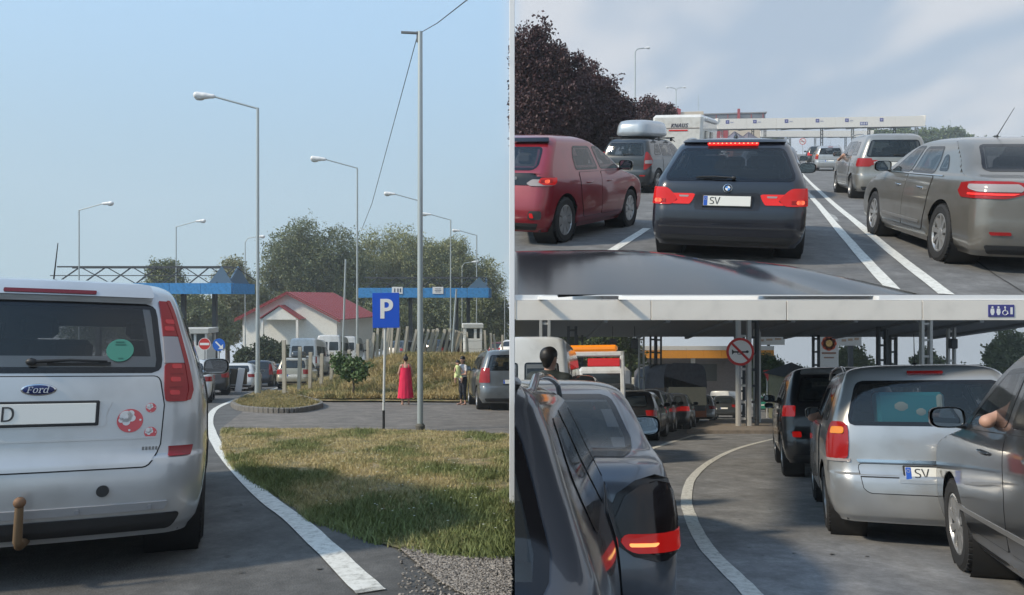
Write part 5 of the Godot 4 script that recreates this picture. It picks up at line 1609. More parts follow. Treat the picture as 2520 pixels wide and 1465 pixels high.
		var topp := b + Vector3(sin(lean) * h, cos(lean) * h + 0.25, 0)
		var mb2 := MB.new(); mb2.bar(b, topp, 0.13 if u < 900 else 0.11)
		add(mb2, "post", concrete("fence concrete", Color(0.48, 0.44, 0.36)), ft)
		fps.append([b, topp])
	fps.sort_custom(func(p, q): return p[0].x / -p[0].z < q[0].x / -q[0].z)
	for t in [0.45, 0.7, 0.93]:
		var wmb := MB.new()
		for i in fps.size() - 1:
			var a: Vector3 = fps[i][0].lerp(fps[i][1], t); var b: Vector3 = fps[i + 1][0].lerp(fps[i + 1][1], t)
			if a.distance_to(b) < 3.0: wmb.tube([a, a.lerp(b, .5) - Vector3(0, .03, 0), b], 0.006, 4)
		add(wmb, "wire", mt("rusty wire", Color(.12, .09, .07), .8), ft)
	# ---- lamps, poles
	street_lamp(LEFT, 634, 266, 29.5, -2.55, 0.1, "tallest street lamp, standing on the small grass island", 0, 0.09)
	street_lamp(LEFT, 879, 413, 42.0, -2.65, 1.2, "street lamp right of the white house, arm to the left", 0, 0.08)
	street_lamp(LEFT, 1029, 493, 50.0, -2.3, 1.7, "street lamp half hidden behind the tall cable pole", 0, 0.08)
	street_lamp(LEFT, 1109, 541, 56.0, -2.2, 1.7, "street lamp just right of the tall cable pole", 0, 0.08)
	street_lamp(LEFT, 1173, 579, 64.0, -2.1, 1.7, "street lamp behind the right guard booth", 0, 0.08)
	street_lamp(LEFT, 1137, 656, 80.0, 2.3, 1.7, "low far street lamp with its arm to the right, before the trees", 1, 0.07)
	street_lamp(LEFT, 194, 517, 44.0, 2.05, 0.0, "street lamp above the silver car roof at far left", 0, 0.06)
	street_lamp(LEFT, 433, 558, 50.0, 2.0, 0.0, "street lamp behind the left blue canopy", 0, 0.06)
	street_lamp(LEFT, 603, 596, 62.0, 2.1, 0.5, "smaller street lamp just left of the tallest lamp", 1, 0.06)
	var pp := on(LEFT, 1034, 1060)
	var tp := thing("cable_pole", "tall galvanised pole carrying cables beside the parking sign", "pole", Transform3D(Basis(), pp))
	var ht := pt(1034, 78, -pp.z).y - pp.y
	var gal := mt("galvanised steel", Color(0.42, 0.46, 0.46), 0.45, 0.35)
	var pm := MB.new(); pm.tube([Vector3(0, -.1, 0), Vector3(0, ht * .5, 0), Vector3(0, ht, 0)], .058, 14, .045); add(pm, "mast", gal, tp)
	pm = MB.new(); pm.lathe([[.09, -.02], [.09, .10], [.06, .14]], 14); add(pm, "foot_collar", concrete("pole foot", Color(.12, .11, .09)), tp)
	pm = MB.new(); pm.bar(Vector3(.03, ht - .03, 0), Vector3(-.36, ht - .02, .02), .035, .05); pm.bar(Vector3(-.05, ht - .2, 0), Vector3(-.05, ht, 0), .04); add(pm, "bracket", mt("bracket steel", Color(.2, .2, .2), .5, .5), tp)
	pm = MB.new()
	var far_ := pt(890, 565, 60.0) - pp
	var mid_ := Vector3(-.06, ht - .1, 0).lerp(far_, .5) - Vector3(0, .5, 0)
	pm.tube([Vector3(-.06, ht - .1, 0), mid_, far_], .008, 5, .02)
	var e2 := pt(1200, -40, 4.0) - pp
	pm.tube([Vector3(.04, ht, 0), Vector3(.04, ht, 0).lerp(e2, .5) - Vector3(0, .03, 0), e2], .007, 5, .004)
	add(pm, "cable", mt("cable black", Color(.04, .04, .045), .6), tp)
	for q in [[848, 638, 868, 34.0, 6.0, "leaning thin pole before the minibuses"], [1120, 712, 905, 33.0, 8.0, "leaning thin pole by the right guard booth"], [1242, 690, 800, 70.0, 0.0, "thin far pole at the right end of the trees"], [930, 790, 860, 46.0, 0.0, "short grey post behind the parking sign"]]:
		var b: Vector3 = pt(q[0] - q[4], q[2], q[3]); b.y = lp(q[0], q[3]).y
		var mb3 := MB.new(); mb3.tube([b, pt(q[0] + q[4] * .4, q[1], q[3])], .055, 8, .04)
		tag(add(mb3, "thin_pole", gal), q[5], "pole")
	# parking sign
	var sp := on(LEFT, 944, 1058)
	var sd := -sp.z
	var sk := sd / F
	var ps := thing("parking_sign", "blue parking sign on a white pole with black foot", "road sign", Transform3D(Basis(), sp))
	pm = MB.new(); pm.tube([Vector3(0, -.1, 0), Vector3(.0, 48 * sk, 0)], .025, 10); add(pm, "black_foot", mt("post black", Color(.015, .015, .015), .6), ps)
	pm = MB.new(); pm.tube([Vector3(0, 48 * sk, 0), Vector3(.04, 335 * sk, 0)], .024, 10); add(pm, "white_pole", mt("post white", Color(.6, .6, .57), .5), ps)
	pm = MB.new(); pm.box(Vector3(.05, 294 * sk, .03), Vector3(66 * sk, 86 * sk, .012), Basis(Vector3(0, 0, 1), .012), .004)
	var bd := add(pm, "board", mt("sign board blue", Color(.008, .085, .56), .35), ps)
	text("P", 46 * sk * 1.05, .004, "letter", mt("sign white", Color(0.78, 0.77, 0.75), 0.45), bd, Transform3D(Basis(), Vector3(.05, 297 * sk, .04)), true)
	round_sign(LEFT, 503, 847, 36.0, 0.0, 0.62, "round red no entry sign with a white bar", "entry")
	round_sign(LEFT, 538, 849, 35.0, 0.0, 0.62, "round blue sign with a white arrow pointing down right", "arrow")
	# ---- canopies and booths, house
	blue_canopy("left blue checkpoint canopy with dark roof truss", 110, 570, 697, 724, 655, 48.0, 4.0, [200, 330, 418, 498], 0.0, [])
	blue_canopy("right blue checkpoint canopy with white lane boards", 884, 1203, 709, 733, 682, 56.0, 4.5, [1000, 1118, 1148], 1.75, [[978, [[-.2, 0, .1, .3], [.05, 0, .1, .3], [.25, 0, .1, .3]]], [1078, [[0, .12, .45, .05], [0, 0, .5, .05], [0, -.12, .4, .05]]]])
	booth("white guard booth under the left blue canopy", 482, 882, 46.0, 1.9, 2.0)
	booth("small white guard booth on the grassy bank", 1163, 862, 38.0, 0.95, 1.45)
	house()
	woman_in_red(); woman_with_child()
	# ---- trees
	var big := leaf_mesh(.17, .27, 9, .42, 1)
	var wil := leaf_mat("willow leaves", Color(.29, .30, .14)); var oak := leaf_mat("oak leaves", Color(.16, .18, .08)); var pale := leaf_mat("pale leaves", Color(.30, .30, .18))
	var tl := [
		[790, 96.0, [[772, 640, 120, 92], [700, 690, 58, 60], [840, 690, 70, 70], [790, 760, 130, 70]], oak, 11000, "large dark green tree behind the white house", 0.3],
		[985, 104.0, [[960, 650, 95, 88], [1050, 650, 80, 78], [1010, 740, 120, 70]], wil, 11000, "large pale green willow behind the right canopy", 0.9],
		[1150, 108.0, [[1110, 655, 62, 80], [1175, 700, 62, 80], [1160, 790, 90, 70]], wil, 9000, "pale green tree at the right end of the row", 0.8],
		[560, 84.0, [[572, 705, 38, 62], [556, 780, 36, 60]], pale, 4200, "slim silvery tree left of the tallest lamp", 0.3],
		[400, 88.0, [[402, 690, 42, 42], [420, 740, 50, 50]], oak, 3200, "round tree rising above the left canopy", 0.2],
		[470, 78.0, [[470, 790, 70, 62], [520, 800, 50, 52]], oak, 5200, "dense green tree between left canopy and house", 0.2],
		[612, 90.0, [[620, 760, 40, 70]], oak, 2600, "dark tree beside the left gable of the house", 0.2],
		[1070, 92.0, [[1080, 800, 90, 60], [1000, 810, 70, 50]], oak, 5200, "dense shrubby tree under the right canopy", 0.2],
		[1215, 88.0, [[1205, 790, 45, 70]], oak, 3000, "dark tree behind the right guard booth", 0.2],
		[915, 86.0, [[920, 800, 50, 60]], oak, 3000, "dark tree between house and parking sign", 0.2],
		[240, 110.0, [[240, 800, 120, 60]], oak, 2500, "tree mostly hidden behind the silver family car", 0.2],
	]
	var i := 0
	for q in tl:
		var d: float = q[1]
		var base := lp(q[0], d)
		var lobes := []
		for lb in q[2]:
			var c := pt(lb[0], lb[1], d) - base
			var rr: float = lb[2] / F * d
			lobes.append([c, Vector3(rr, lb[3] / F * d, rr * 0.7)])
		tree("broadleaf_tree", q[5], base, maxf(2.5, lobes[0][0].y * .75), .35, lobes, q[4], big, q[3], 100 + i, "trees behind the checkpoint", 1.0, q[6], Plane(Vector3(-1, 0, 0), 0.05))
		i += 1
	var sm := leaf_mesh(.10, .16, 6, .14, 4)
	tree("bush", "young leafy bush growing at the foot of the bank", lp(868, 25.5), .9, .05, [[Vector3(0, 1.1, 0), Vector3(.5, .45, .4)], [Vector3(-.4, 1.2, 0), Vector3(.35, .2, .3)]], 230, sm, leaf_mat("bush leaves", Color(.07, .12, .03)), 7, "", 1.0)
	for q in [[655, 60.0, 1.2, "dark conifer shrub before the left house wall"], [600, 60.0, .9, "low dark shrub at the left house corner"], [690, 60.0, .9, "reddish shrub beside the house porch"]]:
		var h2: float = q[2]
		tree("garden_shrub", q[3], lp(q[0], q[1], .3), h2, .08, [[Vector3(0, h2 * 1.1, 0), Vector3(h2 * .6, h2 * .9, h2 * .6)]], 900, sm, leaf_mat("shrub leaves", Color(.05, .07, .025)), int(q[0]), "", 1.6)

func dress_family_car(root: Node3D, b: Body) -> void:
	# badge, stickers, tow ball, sensors
	var z: float = b.H / 1.6
	var bd := node("badge", root, Transform3D(Basis(), b.at("ring", 0, .965 * z, .012)))
	var mb := MB.new(); mb.ball(Vector3.ZERO, Vector3(.086, .034, .012), 24); add(mb, "badge_rim", chrome(), bd)
	mb = MB.new(); mb.ball(Vector3(0, 0, .004), Vector3(.078, .028, .011), 24); add(mb, "badge_field", mt("badge blue", Color(.01, .02, .10), .2), bd)
	text("Ford", .034, .003, "badge_script", mt("badge silver", Color(.7, .7, .72), .3, .3), bd, Transform3D(Basis(Vector3(1, 0, 0), Vector3(.25, 1, 0), Vector3(0, 0, 1)), Vector3(0, 0, .0155)), false, "Droid Serif")
	var k := 0
	for q in [[.485, .80, .068], [.595, .865, .028], [.60, .735, .033]]:
		var p := b.at("ring", q[0], q[1] * z, .009); var pu := b.at("ring", q[0], q[1] * z + .05, .009)
		var up := (pu - p).normalized()
		var px := (b.at("ring", q[0] + .03, q[1] * z, .009) - p).normalized()
		var st := node("bubble_sticker", root, Transform3D(Basis(px, up, px.cross(up)).orthonormalized(), p))
		var toZ := Transform3D(Basis(Vector3(1, 0, 0), PI / 2), Vector3.ZERO)
		mb = MB.new(); mb.lathe([[q[2], 0.0], [q[2], .0022], [0, .0022]], 28, toZ); add(mb, "red_disc", mt("sticker red", Color(.66, .10, .11), .45), st)
		for w in [[-.32, .36, .50], [.12, .22, .30], [-.28, -.10, .30], [.05, .62, .26], [-.66, .06, .22], [.78, .05, .09], [-.02, -.80, .09]]:
			mb = MB.new(); mb.lathe([[q[2] * w[2], .0025], [q[2] * w[2], .0034], [0, .0034]], 14, Transform3D(toZ.basis, Vector3(q[2] * w[0], q[2] * w[1], 0)))
			add(mb, "white_splash", mt("sticker white", Color(.72, .7, .68), .5), st)
		k += 1
	mb = MB.new()
	for q in 5: mb.box(b.at("ring", .565 + q * .018, .655 * z, .011), Vector3(.011, .017, .006))
	add(mb, "engine_badge", mt("badge silver dark", Color(.25, .25, .25), .3, .6), root)
	# green round sticker on the rear window
	var gp := b.at("ring", .40, 1.17 * z, .006); var gu := (b.at("ring", .40, 1.22 * z, .006) - gp).normalized()
	var st2 := node("window_sticker", root, Transform3D(Basis(Vector3(1, 0, 0), gu, Vector3(1, 0, 0).cross(gu)), gp))
	var toZ2 := Transform3D(Basis(Vector3(1, 0, 0), PI / 2), Vector3.ZERO)
	mb = MB.new(); mb.lathe([[.072, 0.0], [.072, .002], [0, .002]], 28, toZ2); add(mb, "green_disc", mt("sticker green", Color(.05, .22, .16), .5), st2)
	for q in [[-.004, .052, .045, .009], [.0, .036, .055, .009], [.008, -.052, .026, .008]]:
		mb = MB.new(); mb.box(Vector3(q[0], q[1], .003), Vector3(q[2], q[3], .0015))
		add(mb, "sticker_print", mt("sticker ink", Color(.02, .12, .085), .6), st2)
	# tow ball
	var tw := node("tow_bar", root, Transform3D(Basis(), Vector3(-.02, 0, 0)))
	mb = MB.new(); mb.tube([Vector3(0, .25, -.1), Vector3(0, .25, .04), Vector3(0, .28, .09), Vector3(0, .46, .10)], .027, 10, .02); add(mb, "swan_neck", mt("rust brown", Color(.17, .11, .06), .8, .2), tw)
	mb = MB.new(); mb.ball(Vector3(0, .485, .10), Vector3(.03, .03, .03), 14); add(mb, "ball", mt("rust ball", Color(.20, .11, .06), .7, .2), tw)
	mb = MB.new(); mb.lathe([[.032, 0.0], [.032, .012], [0, .012]], 16, Transform3D(Basis(Vector3(1, 0, 0), PI / 2), b.at("ring", .37, .455 * z, .004))); add(mb, "towing_eye_hole", dark(), root)
	for yy in [.245, .62, -.245]:
		mb = MB.new(); mb.lathe([[.013, 0.0], [.013, .008], [0, .008]], 12, Transform3D(Basis(Vector3(1, 0, 0), PI / 2), b.at("ring", yy, .362 * z, .018))); add(mb, "parking_sensor", mt("sensor grey", Color(.2, .2, .21), .5), root)

func roof_box(p: Vector3, bs: Basis, k: float, m: Material, label: String) -> void:
	var t := thing("roof_box", label, "roof box", Transform3D(bs, p))
	var rows := []
	for q in [[.06, .9, .96], [.10, 1.0, 1.0], [.16, 1.0, 1.0], [.30, .96, .97], [.40, .86, .90], [.44, .6, .7], [.45, .05, .05]]:
		var row := PackedVector3Array()
		for i in 40:
			var a := TAU * i / 40.0
			var c := cos(a); var s := sin(a)
			row.append(Vector3(signf(c) * pow(absf(c), .45) * .44 * q[1], q[0], signf(s) * pow(absf(s), .45) * .85 * q[2]) * k)
		rows.append(row)
	var mb := MB.new(); mb.grid(rows, true); add(mb, "shell", m, t)
	mb = MB.new()
	for zz in [-.45, .45]: mb.box(Vector3(0, .03, zz) * k, Vector3(1.35 * k, .035, .06))
	for zz in [-.45, .45]:
		for sx in [-1.0, 1.0]: mb.box(Vector3(sx * .6 * k, -.02, zz * k), Vector3(.06, .1, .08))
	add(mb, "cross_bars", dark(), t)

# ---------------------------------------------------------------- the road rising on the deck at upper right
func wheel_at(w: int, u: float, v: float, uvp: float, s: Dictionary, sg: float) -> Transform3D:   # rear wheel of side sg touches the ground there
	var b := heading(w, uvp)
	return Transform3D(b, on(w, u, v) - b * Vector3(sg * (s.W * .5 - .115), 0, -s.rear_axle))
func brake_lamps(s: Dictionary) -> void: s.lit = true

func red_hatch() -> Dictionary:
	var s := spec("hatch", 3.95, 1.76, 1.52, ["red", Color(.26, .012, .022), 0.2])
	var z: float = s.kz
	s.windows[0].rows = [[.99 * z, -.60, .60], [1.05 * z, -.64, .64], [1.30 * z, -.56, .56]]
	panel(s, "ring", [[.80 * z, -.70, .70], [.845 * z, -100.10, 100.10], [.92 * z, -100.02, 100.02], [.955 * z, -.60, .60]], mt("gloss black", Color(.008, .008, .009), .12), "tail_band", .008, .012)
	lamp(s, [[.79 * z, .60, 99.96], [.82 * z, .54, 100.03], [.875 * z, .62, 100.07]], clear_lens(), "reverse_lamp", .014, .02)
	lamp(s, [[.80 * z, .80, 100.0], [.835 * z, .72, 100.06], [.895 * z, .74, 100.08]], red_lit(), "tail_lamp", .018, .02)
	lamp_core(s, .825 * z, .87 * z, .80, .86)
	lamp(s, [[.36 * z, .62, 99.85], [.47 * z, .64, 99.84]], mt("bumper grey", Color(.03, .03, .032), .6), "bumper_vent", .010, .03)
	lamp(s, [[.38 * z, .66, .72], [.44 * z, .65, .70]], red_lit(), "fog_lamp", .016, .01)
	panel(s, "ring", [[1.335 * z, -.60, .60], [1.385 * z, -.57, .57]], mt("gloss black", Color(.008, .008, .009), .12), "roof_spoiler", .05, .02)
	s.rim = "cover"; s.spokes = 8; s.R = .32; s.mirror_mat = mt("gloss black", Color(.008, .008, .009), .12)
	s.handles = [1.45, 2.22]; s.handle_z = .80 * z
	return s
func black_estate() -> Dictionary:
	var s := spec("wagon", 4.52, 1.80, 1.44, ["black blue", Color(.010, .011, .019), 0.12])
	var z: float = s.kz
	s.windows[0].rows = [[.925 * z, -.76, .76], [1.0 * z, -.745, .745], [1.30 * z, -.60, .60]]
	lamp(s, [[.655 * z, .66, 100.10], [.72 * z, .58, 100.16], [.80 * z, .66, 100.16], [.85 * z, .72, 100.06]], red_lit(), "tail_lamp", .014, .03)
	lamp(s, [[.665 * z, .44, .652], [.72 * z, .40, .572], [.775 * z, .38, .652], [.785 * z, .40, .66]], glow("lit dim", Color(.42, .015, .015), Color(1, .02, .015), .35), "inner_lamp", .013, .012)
	lamp_core(s, .675 * z, .72 * z, .78, .87)
	lamp(s, [[.745 * z, .46, .56], [.765 * z, .45, .57]], clear_lens(), "reverse_lamp", .017, .006)
	panel(s, "ring", [[1.315 * z, -.30, .30], [1.335 * z, -.30, .30]], glow("brake strip", Color(.5, .01, .01), Color(1, .02, .012), .7), "high_brake_lamp", .034, .005)
	for k in 12: panel(s, "ring", [[1.321 * z, -.275 + k * .05 - .008, -.275 + k * .05 + .008], [1.329 * z, -.275 + k * .05 - .008, -.275 + k * .05 + .008]], glow("brake dot", Color(.8, .2, .1), Color(1, .35, .15), 1.6), "brake_diode", .038, .003)
	panel(s, "ring", [[1.345 * z, -.62, .62], [1.375 * z, -.60, .60]], null, "roof_spoiler", .03, .01)
	panel(s, "ring", [[.60 * z, -.36, .36], [.64 * z, -.385, .385], [.80 * z, -.37, .37]], mt("recess dark", Color(.03, .03, .036), .3, .4), "plate_recess", .004, .03)
	panel(s, "ring", [[.47 * z, -.66, .66], [.53 * z, -.72, .72], [.60 * z, -.74, .74]], null, "bumper_step", .008, .03)
	panel(s, "ring", [[.40 * z, -.80, .80], [.415 * z, -.81, .81]], mt("bumper seam", Color(.05, .05, .055), .3, .4), "bumper_line", .010, .004)
	s.plate = [0.0, .705 * z, "SV", true]
	s.wiper = [.06, .945 * z, -.36, .955 * z]
	s.rails = [1.05, 3.0, .60]; s.R = .325
	return s
func grey_saloon() -> Dictionary:
	var s := spec("sedan", 4.62, 1.81, 1.45, ["taupe", Color(.225, .21, .185), 0.5])
	var z: float = s.kz
	lamp(s, [[.80 * z, .62, 100.20], [.86 * z, .40, 100.30], [.955 * z, .42, 100.24], [.975 * z, .55, 100.02]], red_lens(), "tail_lamp", .012, .02)
	lamp(s, [[.87 * z, .48, 99.90], [.905 * z, .46, 100.06], [.945 * z, .50, 100.05]], clear_lens(), "reverse_lamp", .018, .02)
	lamp(s, [[.835 * z, .56, 100.05], [.855 * z, .50, 100.05]], glow("lit bar", Color(.5, .02, .02), Color(1, .05, .04), .8), "brake_lamp", .017, .008)
	lamp(s, [[.42 * z, .55, .75], [.455 * z, .56, .77]], red_lens(), "bumper_reflector", .012, .012)
	panel(s, "right", [[.395 * z, 1.62, 3.2], [.43 * z, 1.62, 3.2]], mt("sill trim", Color(.3, .29, .28), .3, .5), "door_strip", .014, .008)
	panel(s, "right", [[1.0 * z, 1.15, 3.2], [1.012 * z, 1.15, 3.2]], chrome(), "window_strip", .010, .003)
	s.handles = [1.75, 2.62]; s.handle_mat = chrome(); s.spokes = 9; s.rim = "twist"; s.R = .335
	s.antenna = [1.75, .34, .22, -.1]; s.plate = [0.0, .66 * z, "", true]
	return s
func grey_minivan() -> Dictionary:
	var s := spec("mpv", 4.63, 1.82, 1.74, ["warm grey", Color(.30, .29, .27), 0.5])
	var z: float = s.kz
	lamp(s, [[.80 * z, .60, 100.0], [.84 * z, .55, 100.05], [1.0 * z, .56, 100.05]], red_lens(), "tail_lamp", .014, .03)
	lamp(s, [[.84 * z, .38, .60], [.90 * z, .36, .60], [.955 * z, .40, .60]], red_lens(), "inner_lamp", .012, .03)
	lamp(s, [[.885 * z, .46, .52], [.92 * z, .46, .52]], clear_lens(), "reverse_lamp", .017, .018)
	s.plate = [0.0, .86 * z, "", true]; s.rails = [.9, 3.2, .62]; s.R = .32; s.wiper = [.0, 1.075 * z, .3, 1.08 * z]
	panel(s, "right", [[.52 * z, 1.2, 3.3], [.55 * z, 1.2, 3.3]], mt("side strip", Color(.2, .2, .2), .5), "side_strip", .012, .008)
	return s
func silver_minivan() -> Dictionary:
	var s := spec("mpv", 4.2, 1.80, 1.64, ["silver", Color(0.44, 0.45, 0.46), 0.5])
	var z: float = s.kz
	lamp(s, [[.74 * z, .74, 100.02], [.86 * z, .725, 100.03], [1.02 * z, .715, 99.98], [1.06 * z, .74, 99.96]], red_lens(), "tail_lamp", .015, .03)
	lamp(s, [[.955 * z, .755, 99.93], [1.015 * z, .75, 99.93]], amber_lens(), "indicator_lamp", .019, .02)
	lamp(s, [[.715 * z, .72, 100.03], [.74 * z, .72, 100.03]], clear_lens(), "reverse_lamp", .015, .006)
	panel(s, "ring", [[.715 * z, -.66, .66], [.74 * z, -.67, .67]], chrome(), "chrome_bar", .016, .008)
	panel(s, "ring", [[.46 * z, -.60, .60], [.50 * z, -.63, .63], [.70 * z, -.66, .66]], null, "tailgate", .005, .04)
	panel(s, "ring", [[.55 * z, -.34, .34], [.68 * z, -.30, .30]], null, "plate_recess", .010, .03)
	panel(s, "ring", [[1.475 * z, -.15, .15], [1.497 * z, -.15, .15]], red_lens(), "high_brake_lamp", .03, .006)
	s.patches = s.patches.filter(func(q): return q.name != "lower_bumper")
	s.windows[0].rows = [[1.03 * z, -.715, .715], [1.10 * z, -.71, .71], [1.43 * z, -.60, .60]]
	s.plate = [0.0, .625 * z, "SV", true]; s.rails = [.75, 2.8, .62]; s.antenna = [.75, .30, .03, .0]
	return s
func bonnet() -> void:
	# the bonnet of the car the picture is taken from
	var rows := []
	for i in 15:
		var t := i / 14.0
		var d := lerpf(1.45, 2.62, t)
		var row := PackedVector3Array()
		var right := lerpf(1.50, 1.12, t) - .12 * pow(t, 6.0)
		for j in 25:
			var s := j / 24.0
			var x := lerpf(-.02, right, s)
			var crest := -.352 + .206 * d + .016 * cos((s - .35) * 2.4) - .13 * pow(s, 6.0) - .03 * pow(t, 8.0) - 0.02 * exp(-pow((s - .62) * 9.0, 2.0))
			row.append(Vector3(x, crest, -d))
		rows.append(row)
	var mb := MB.new(); mb.grid(rows)
	for j in 24: mb.quad(rows[14][j], rows[14][j + 1], rows[14][j + 1] - Vector3(0, .12, .03), rows[14][j] - Vector3(0, .12, .03))
	for i in 14: mb.quad(rows[i][24], rows[i + 1][24], rows[i + 1][24] - Vector3(-.02, .12, 0), rows[i][24] - Vector3(-.02, .12, 0))
	var t := thing("car_bonnet", "glossy dark car bonnet in the foreground of the upper road", "car bonnet", Transform3D())
	var m := paint("bonnet", Color(.012, .016, .021), 0.0, 0.10); m.clearcoat = 0.0; m.metallic_specular = 0.3
	add(mb, "bonnet_skin", m, t)
	clip(t, Plane(Vector3(0, 1, .0042).normalized(), 0.0))
	clip(t, Plane(Vector3(1, 0, .0038).normalized(), 0.0))
	mb = MB.new()
	for q in [[Vector3(.12, .012, -1.86), Vector3(.78, .02, -1.93)]]:
		mb.tube([q[0], q[0].lerp(q[1], .5) + Vector3(0, .014, 0), q[1]], .012, 6, .006)
	add(mb, "wiper_arm", dark(), t)
	for x in [.25, .95]:                             # slim steel arms that carry the bonnet from the deck edge
		mb = MB.new()
		var q := [Vector3(x - .02, -.0055, -1.8), Vector3(x + .02, -.0055, -1.8), Vector3(x + .02, .004, -1.8), Vector3(x - .02, .004, -1.8)]
		var p := [Vector3(x - .02, -.018, -6.27), Vector3(x + .02, -.018, -6.27), Vector3(x + .02, .012, -6.27), Vector3(x - .02, .012, -6.27)]
		for k in 4: mb.quad(q[k], q[(k + 1) % 4], p[(k + 1) % 4], p[k])
		mb.quad(q[0], q[1], q[2], q[3]); mb.quad(p[0], p[1], p[2], p[3])
		add(mb, "support_arm", mt("deck white", Color(.8, .8, .8), .8), t)

func toll_canopy(w: int, label: String, u0: float, u1: float, vt: float, vb: float, d: float, back: float, cols: Array, rot := 0.0) -> Node3D:
	var a := pt(u0, vb, d); var e := pt(u1, vb, d)
	var t := thing("toll_canopy", label, "canopy", Transform3D(Basis(Vector3.UP, rot), a))
	var Lx := e.x - a.x; var hh := (vb - vt) / F * d
	var white := concrete("fascia white", Color(.72, .68, .62))
	var sl := -slope(w)
	var n := int(maxf(4.0, Lx / 5.0))
	for k in n:
		var mb := MB.new(); mb.box(Vector3(Lx * (k + .5) / n, hh * .5, 0), Vector3(Lx / n - .025, hh, .12), Basis(), .01); add(mb, "fascia_panel", white, t)
	var soff := mt("soffit grey", Color(.26, .27, .28), .8)
	var mb := MB.new()
	var tb := Basis(Vector3(1, 0, 0), atan(sl))
	mb.box(tb * Vector3(Lx * .5, .05, -back * .5 - .08), Vector3(Lx - .05, .12, back), tb)
	for k in 9: mb.box(tb * Vector3(Lx * (k + .5) / 9.0, -.06, -back * .5 - .08), Vector3(.18, .16, back), tb)
	add(mb, "roof_soffit", soff, t)
	for sx in [0.04, Lx - .04]:
		mb = MB.new(); mb.box(tb * Vector3(sx, hh * .5 + .1, -back * .5 - .1), Vector3(.1, hh, back), tb); add(mb, "side_fascia", white, t)
	for q in cols:                                  # column, share of the depth, light or dark
		var x: float = (q[0] - u0) / F * d
		var zz: float = -back * q[1]
		var foot := gy(w, d - zz) - a.y
		var top: float = -zz * sl + .02
		var nm := mt("column light", Color(.52, .52, .50), .5, .2) if q[2] else mt("column dark", Color(.07, .075, .08), .6, .2)
		lattice(t, Vector3(x, foot, zz), Vector3(x, top, zz), q[3] if q.size() > 3 else .45, nm)
	return t
func lattice(t: Node3D, a: Vector3, b: Vector3, wd: float, m: Material) -> void:
	var mb := MB.new()
	for sx in [-1.0, 1.0]: mb.box((a + b) * .5 + Vector3(sx * wd * .38, 0, 0), Vector3(wd * .26, b.y - a.y + .1, wd * .5), Basis(), .008)
	var n := int((b.y - a.y) / .75)
	for k in n + 1: mb.box(a + Vector3(0, .35 + .75 * k, 0), Vector3(wd * .6, .10, wd * .3))
	add(mb, "column", m, t)

